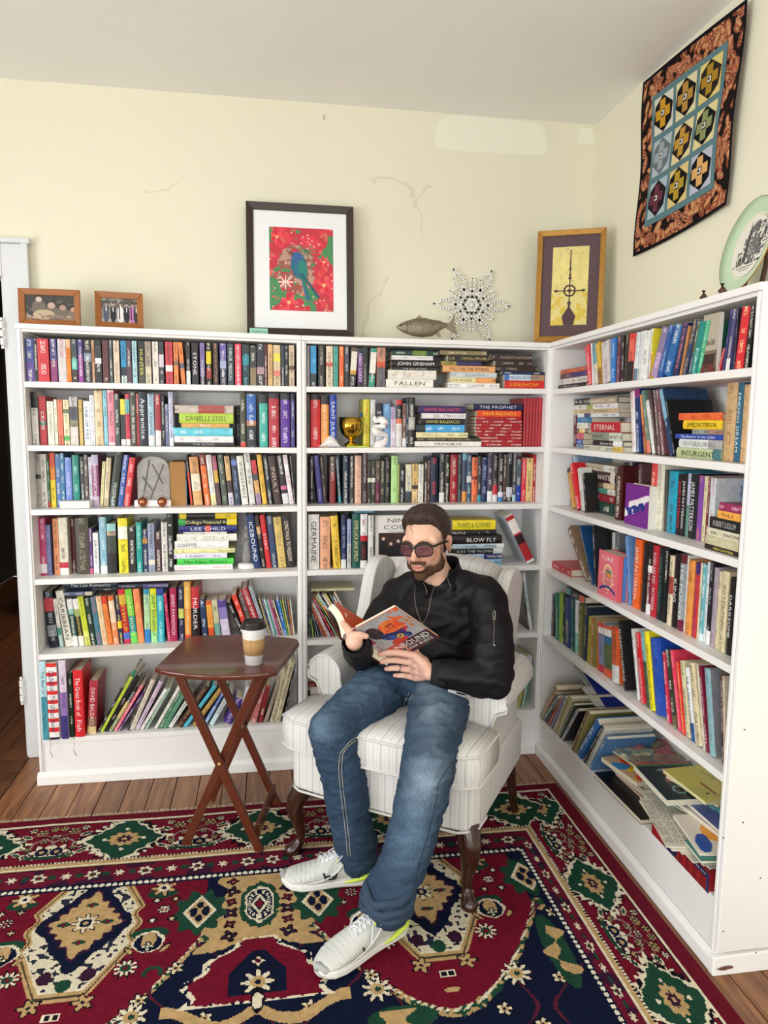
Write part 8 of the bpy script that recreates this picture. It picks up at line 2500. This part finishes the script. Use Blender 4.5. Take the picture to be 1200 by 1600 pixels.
    mb.ball((x_, 0, z_), .006, 10, 6, None, (1, 1.3, .8)); mb.build('lace_bow', M_LACE, S)
    for i, t in enumerate((.36, .42)):
        for sd in (-1, 1): q = MB().box((Ls*t-.004, sd*.0265-.004, .086-.002*i), (Ls*t+.004, sd*.0265+.004, .096-.002*i)); q.build('eyelet_tab', M_LIME, S, bevel=.001)
    mb = MB(); P = []
    mb.tube([(Ls*.90, -sgn*.036, .020), (Ls*.965, -sgn*.024, .030), (Ls*.998, 0, .034), (Ls*.985, sgn*.018, .030)], [.004, .010, .012, .004], 8); mb.build('toe_bumper', M_TOE, S)
    for sd in (-1, 1):
        mb = MB(); w3 = lambda t: np.interp(t, T_, HW); mb.tube([(Ls*t, sd*(w3(t)+.0004)+np.interp(t, T_, CY)*sgn, z_) for t, z_ in ((.36, .082), (.42, .060), (.50, .044), (.60, .034), (.74, .030))], [.003, .0035, .0035, .003, .002], 6); mb.build('side_overlay', M_OVL, S)
    # moulded ribs over the toe
    for i in range(5):
        t = .66+.05*i; w_ = np.interp(t, T_, HW); h = np.interp(t, T_, HT); q = MB()
        q.tube([(Ls*t, np.interp(t, T_, CY)*sgn+math.cos(a)*w_*.99*(1-.22*max(0, math.sin(a))**1.5), .018+(h-.018)*(.5+.5*math.sin(a))+.0003) for a in np.linspace(.05, PI-.05, 15)], .0012, 5); q.build('toe_rib', M_UP, S)
    return S, up
HEELR, TOER = Vector((-.862, -.822, .011)), Vector((-1.160, -.803, .011)); HEELL, TOEL = Vector((-.812, -1.052, .011)), Vector((-1.075, -1.212, .011))
S1, u1_ = shoe(HEELR, TOER, 'pale grey running shoe pointing at the table, lime heel stripe', sgn=1)
S2, u2_ = shoe(HEELL, TOEL, 'pale grey running shoe further forward, pointing towards the camera', sgn=-1)
bpy.context.view_layer.update()
for S_, up_o, c, s in ((S1, u1_, (516, 1371), 1.0), (S2, u2_, (577, 1487), .9)):
    T_ = bvh(up_o); 
    for k in (1, -1):
        path = [(c[0]+s*x_, c[1]+s*k*y_) for x_, y_ in ((-10.5, -6.5), (-8.5, -1.0), (-5, 1.6), (0, 2.2), (5, 1.6), (8.5, -1.0), (10.5, -6.5))]
        stitched(T_, path, 'emblem', M_LOGO, S_, .0030, .0014, 2)
# sock
grow([AnL+Vector((.0, .004, .02)), AnL+Vector((.004, .012, -.03)), AnL+Vector((.004, .012, -.055))], None, [.040, .038, .034], 'sock', newmat('navy_sock', '1a2440', .95), 0)

# ------------------------------------------------------------------ the book he holds
BK = tag(empty('open_book'), 'open book with a colourful face on its cover, held by the reading man', 'book')
BM_ = Matrix(((bX.x, -bN.x, bZ.x, bTL.x), (bX.y, -bN.y, bZ.y, bTL.y), (bX.z, -bN.z, bZ.z, bTL.z), (0, 0, 0, 1)))   # local: X width, Y away from us, Z up the cover
BK.matrix_world = BM_; bpy.context.view_layer.update()
bw_, bh_ = .156, by_.length
def unbound(U, V):
    im = base(U, 'a9a8aa'); n = smooth_noise(U, V*1.4, 7, 4); n2 = smooth_noise(U, V*1.4, 16, 9); im = im*(.8+.4*n2[..., None])
    put(im, (U > .70) & (V < .25) & (n > .45), 'e86838'); put(im, (U > .8) & (V > .25) & (V < .5) & (n2 > .5), 'c87838'); put(im, (V > .68), '4a2834'); put(im, (V > .72) & (U > .7) & (n > .45), '3c5c40'); put(im, (V > .68) & (U < .35) & (n > .4), 'c84434')
    face = ell(U, V, .52, .36, .27, .22, -.2); put(im, face, 'e4502c'); put(im, face & (n2 > .55), 'f08030'); put(im, face & (V > .42) & (n2 > .42), '5a2c6c')
    put(im, ell(U, V, .77, .36, .05, .035), 'e05030'); put(im, ell(U, V, .74, .45, .06, .03), 'c82848'); put(im, ell(U, V, .72, .29, .05, .05), 'e85830')
    put(im, ell(U, V, .17, .28, .155, .155), '38282c'); put(im, ell(U, V, .17, .28, .14, .13) & (n2 > .6), '4c383c')
    put(im, ell(U, V, .44, .52, .30, .10, .35), '2c2c60'); put(im, ell(U, V, .42, .54, .26, .05, .35) & (n2 > .45), '3858a0'); put(im, ell(U, V, .40, .64, .18, .07), 'c84030')
    put(im, (np.abs(np.hypot(U-.50, (V-.555)*1.3)-.05) < .016), 'e8b838'); put(im, ell(U, V, .55, .30, .06, .022), '3c1c2c'); put(im, ell(U, V, .55, .30, .03, .014), 'e8a060'); put(im, seg(U, V, .47, .25, .62, .235, .010), '4a1c20')
    return im
MB().box((0, .0, -bh_), (bw_, .0022, 0), 'b04030').build('front_board', M_RAST, BK)
raster('cover_print', bw_, bh_, unbound, 100, 140, BK, M_RAST, None, -.0006).location = (0, 0, -bh_)
M_WI = newmat('white_title', 'f2efec', .6)
letter_mesh('title_lettering', 'UNBOUND', M_WI, BK, bw_*.92, .026, (bw_*.04, -.001, -bh_*.765), (1, 0, 0), (0, 0, 1), (0, -1, 0), maxlen=False)
letter_mesh('author_lettering', 'TARANA BURKE', M_WI, BK, bw_*.80, .013, (bw_*.14, -.001, -bh_*.895), (1, 0, 0), (0, 0, 1), (0, -1, 0), maxlen=False)
MB().box((bw_*.08, -.0010, -bh_*.845), (bw_*.92, -.0007, -bh_*.841)).build('title_rule', M_WI, BK)
# spine
MB().box((-.026, .004, -bh_), (-.001, .007, 0), 'd8c4c8').build('spine', M_RAST, BK)
mb = MB(); mb.box((-.0262, .0038, -bh_*.5), (-.0008, .0042, 0), 'a84858'); mb.build('spine_band', M_RAST, BK)
letter_mesh('spine_lettering', 'TARANA BURKE', newmat('plum_print', '401c2c', .6), BK, bh_*.45, .012, (-.013, .0036, -bh_*.52), (0, 0, -1), (1, 0, 0), (0, -1, 0))
# back half: board, curved page block and orange endpaper swing away from us
bk = bTL+bX*-.020
def B3(s, t, w_): return None
q1 = (PX(546, 934, D0+.05)-bTL); q1n = BM_.to_3x3().inverted() @ q1
dirb = Vector((q1n.x, q1n.y, 0)).normalized() if abs(q1n.z) < 9 else Vector((0, 1, 0))
dirb = Vector((-.36, .93, 0)).normalized()
per = Vector((dirb.y, -dirb.x, 0))
W2 = .150
mb = MB(); 
def slabp(name, x0, th, L0, zc, mat, col, curve=0.0, nseg=10, top=0):
    mb = MB(); pts = []
    for i in range(nseg+1):
        t = i/nseg; o_ = Vector((-.026, .006, 0))+dirb*(L0*t)+per*(x0+curve*math.sin(t*PI)*1.0)
        for w_ in (0, th*(1-.15*t)): 
            for z_ in (-bh_+zc, -zc+top): pts.append(o_-per*w_+Vector((0, 0, z_)))
    F = []
    for i in range(nseg): a0 = i*4; b0 = a0+4; F += [(a0, b0, b0+1, a0+1), (a0+2, a0+3, b0+3, b0+2), (a0+1, b0+1, b0+3, a0+3), (a0, a0+2, b0+2, b0)]
    F += [(0, 1, 3, 2), (nseg*4, nseg*4+2, nseg*4+3, nseg*4+1)]
    mb.tri(pts, F, col); return mb.build(name, mat, BK)
slabp('back_board', -.034, .0022, W2, 0, M_RAST, '5a2c24')
slabp('page_block', -.004, .026, W2*.97, .003, newmat('cream_pages', 'efe6cc', .9, bump=.5, bscale=500), None, curve=.010)
slabp('orange_endpaper', .004, .0008, W2*1.02, .001, M_RAST, 'd2521e', curve=.004)
MB().box((.002, .0028, -bh_+.003), (bw_-.004, .012, -.003)).build('page_block', M_PAGE, BK)
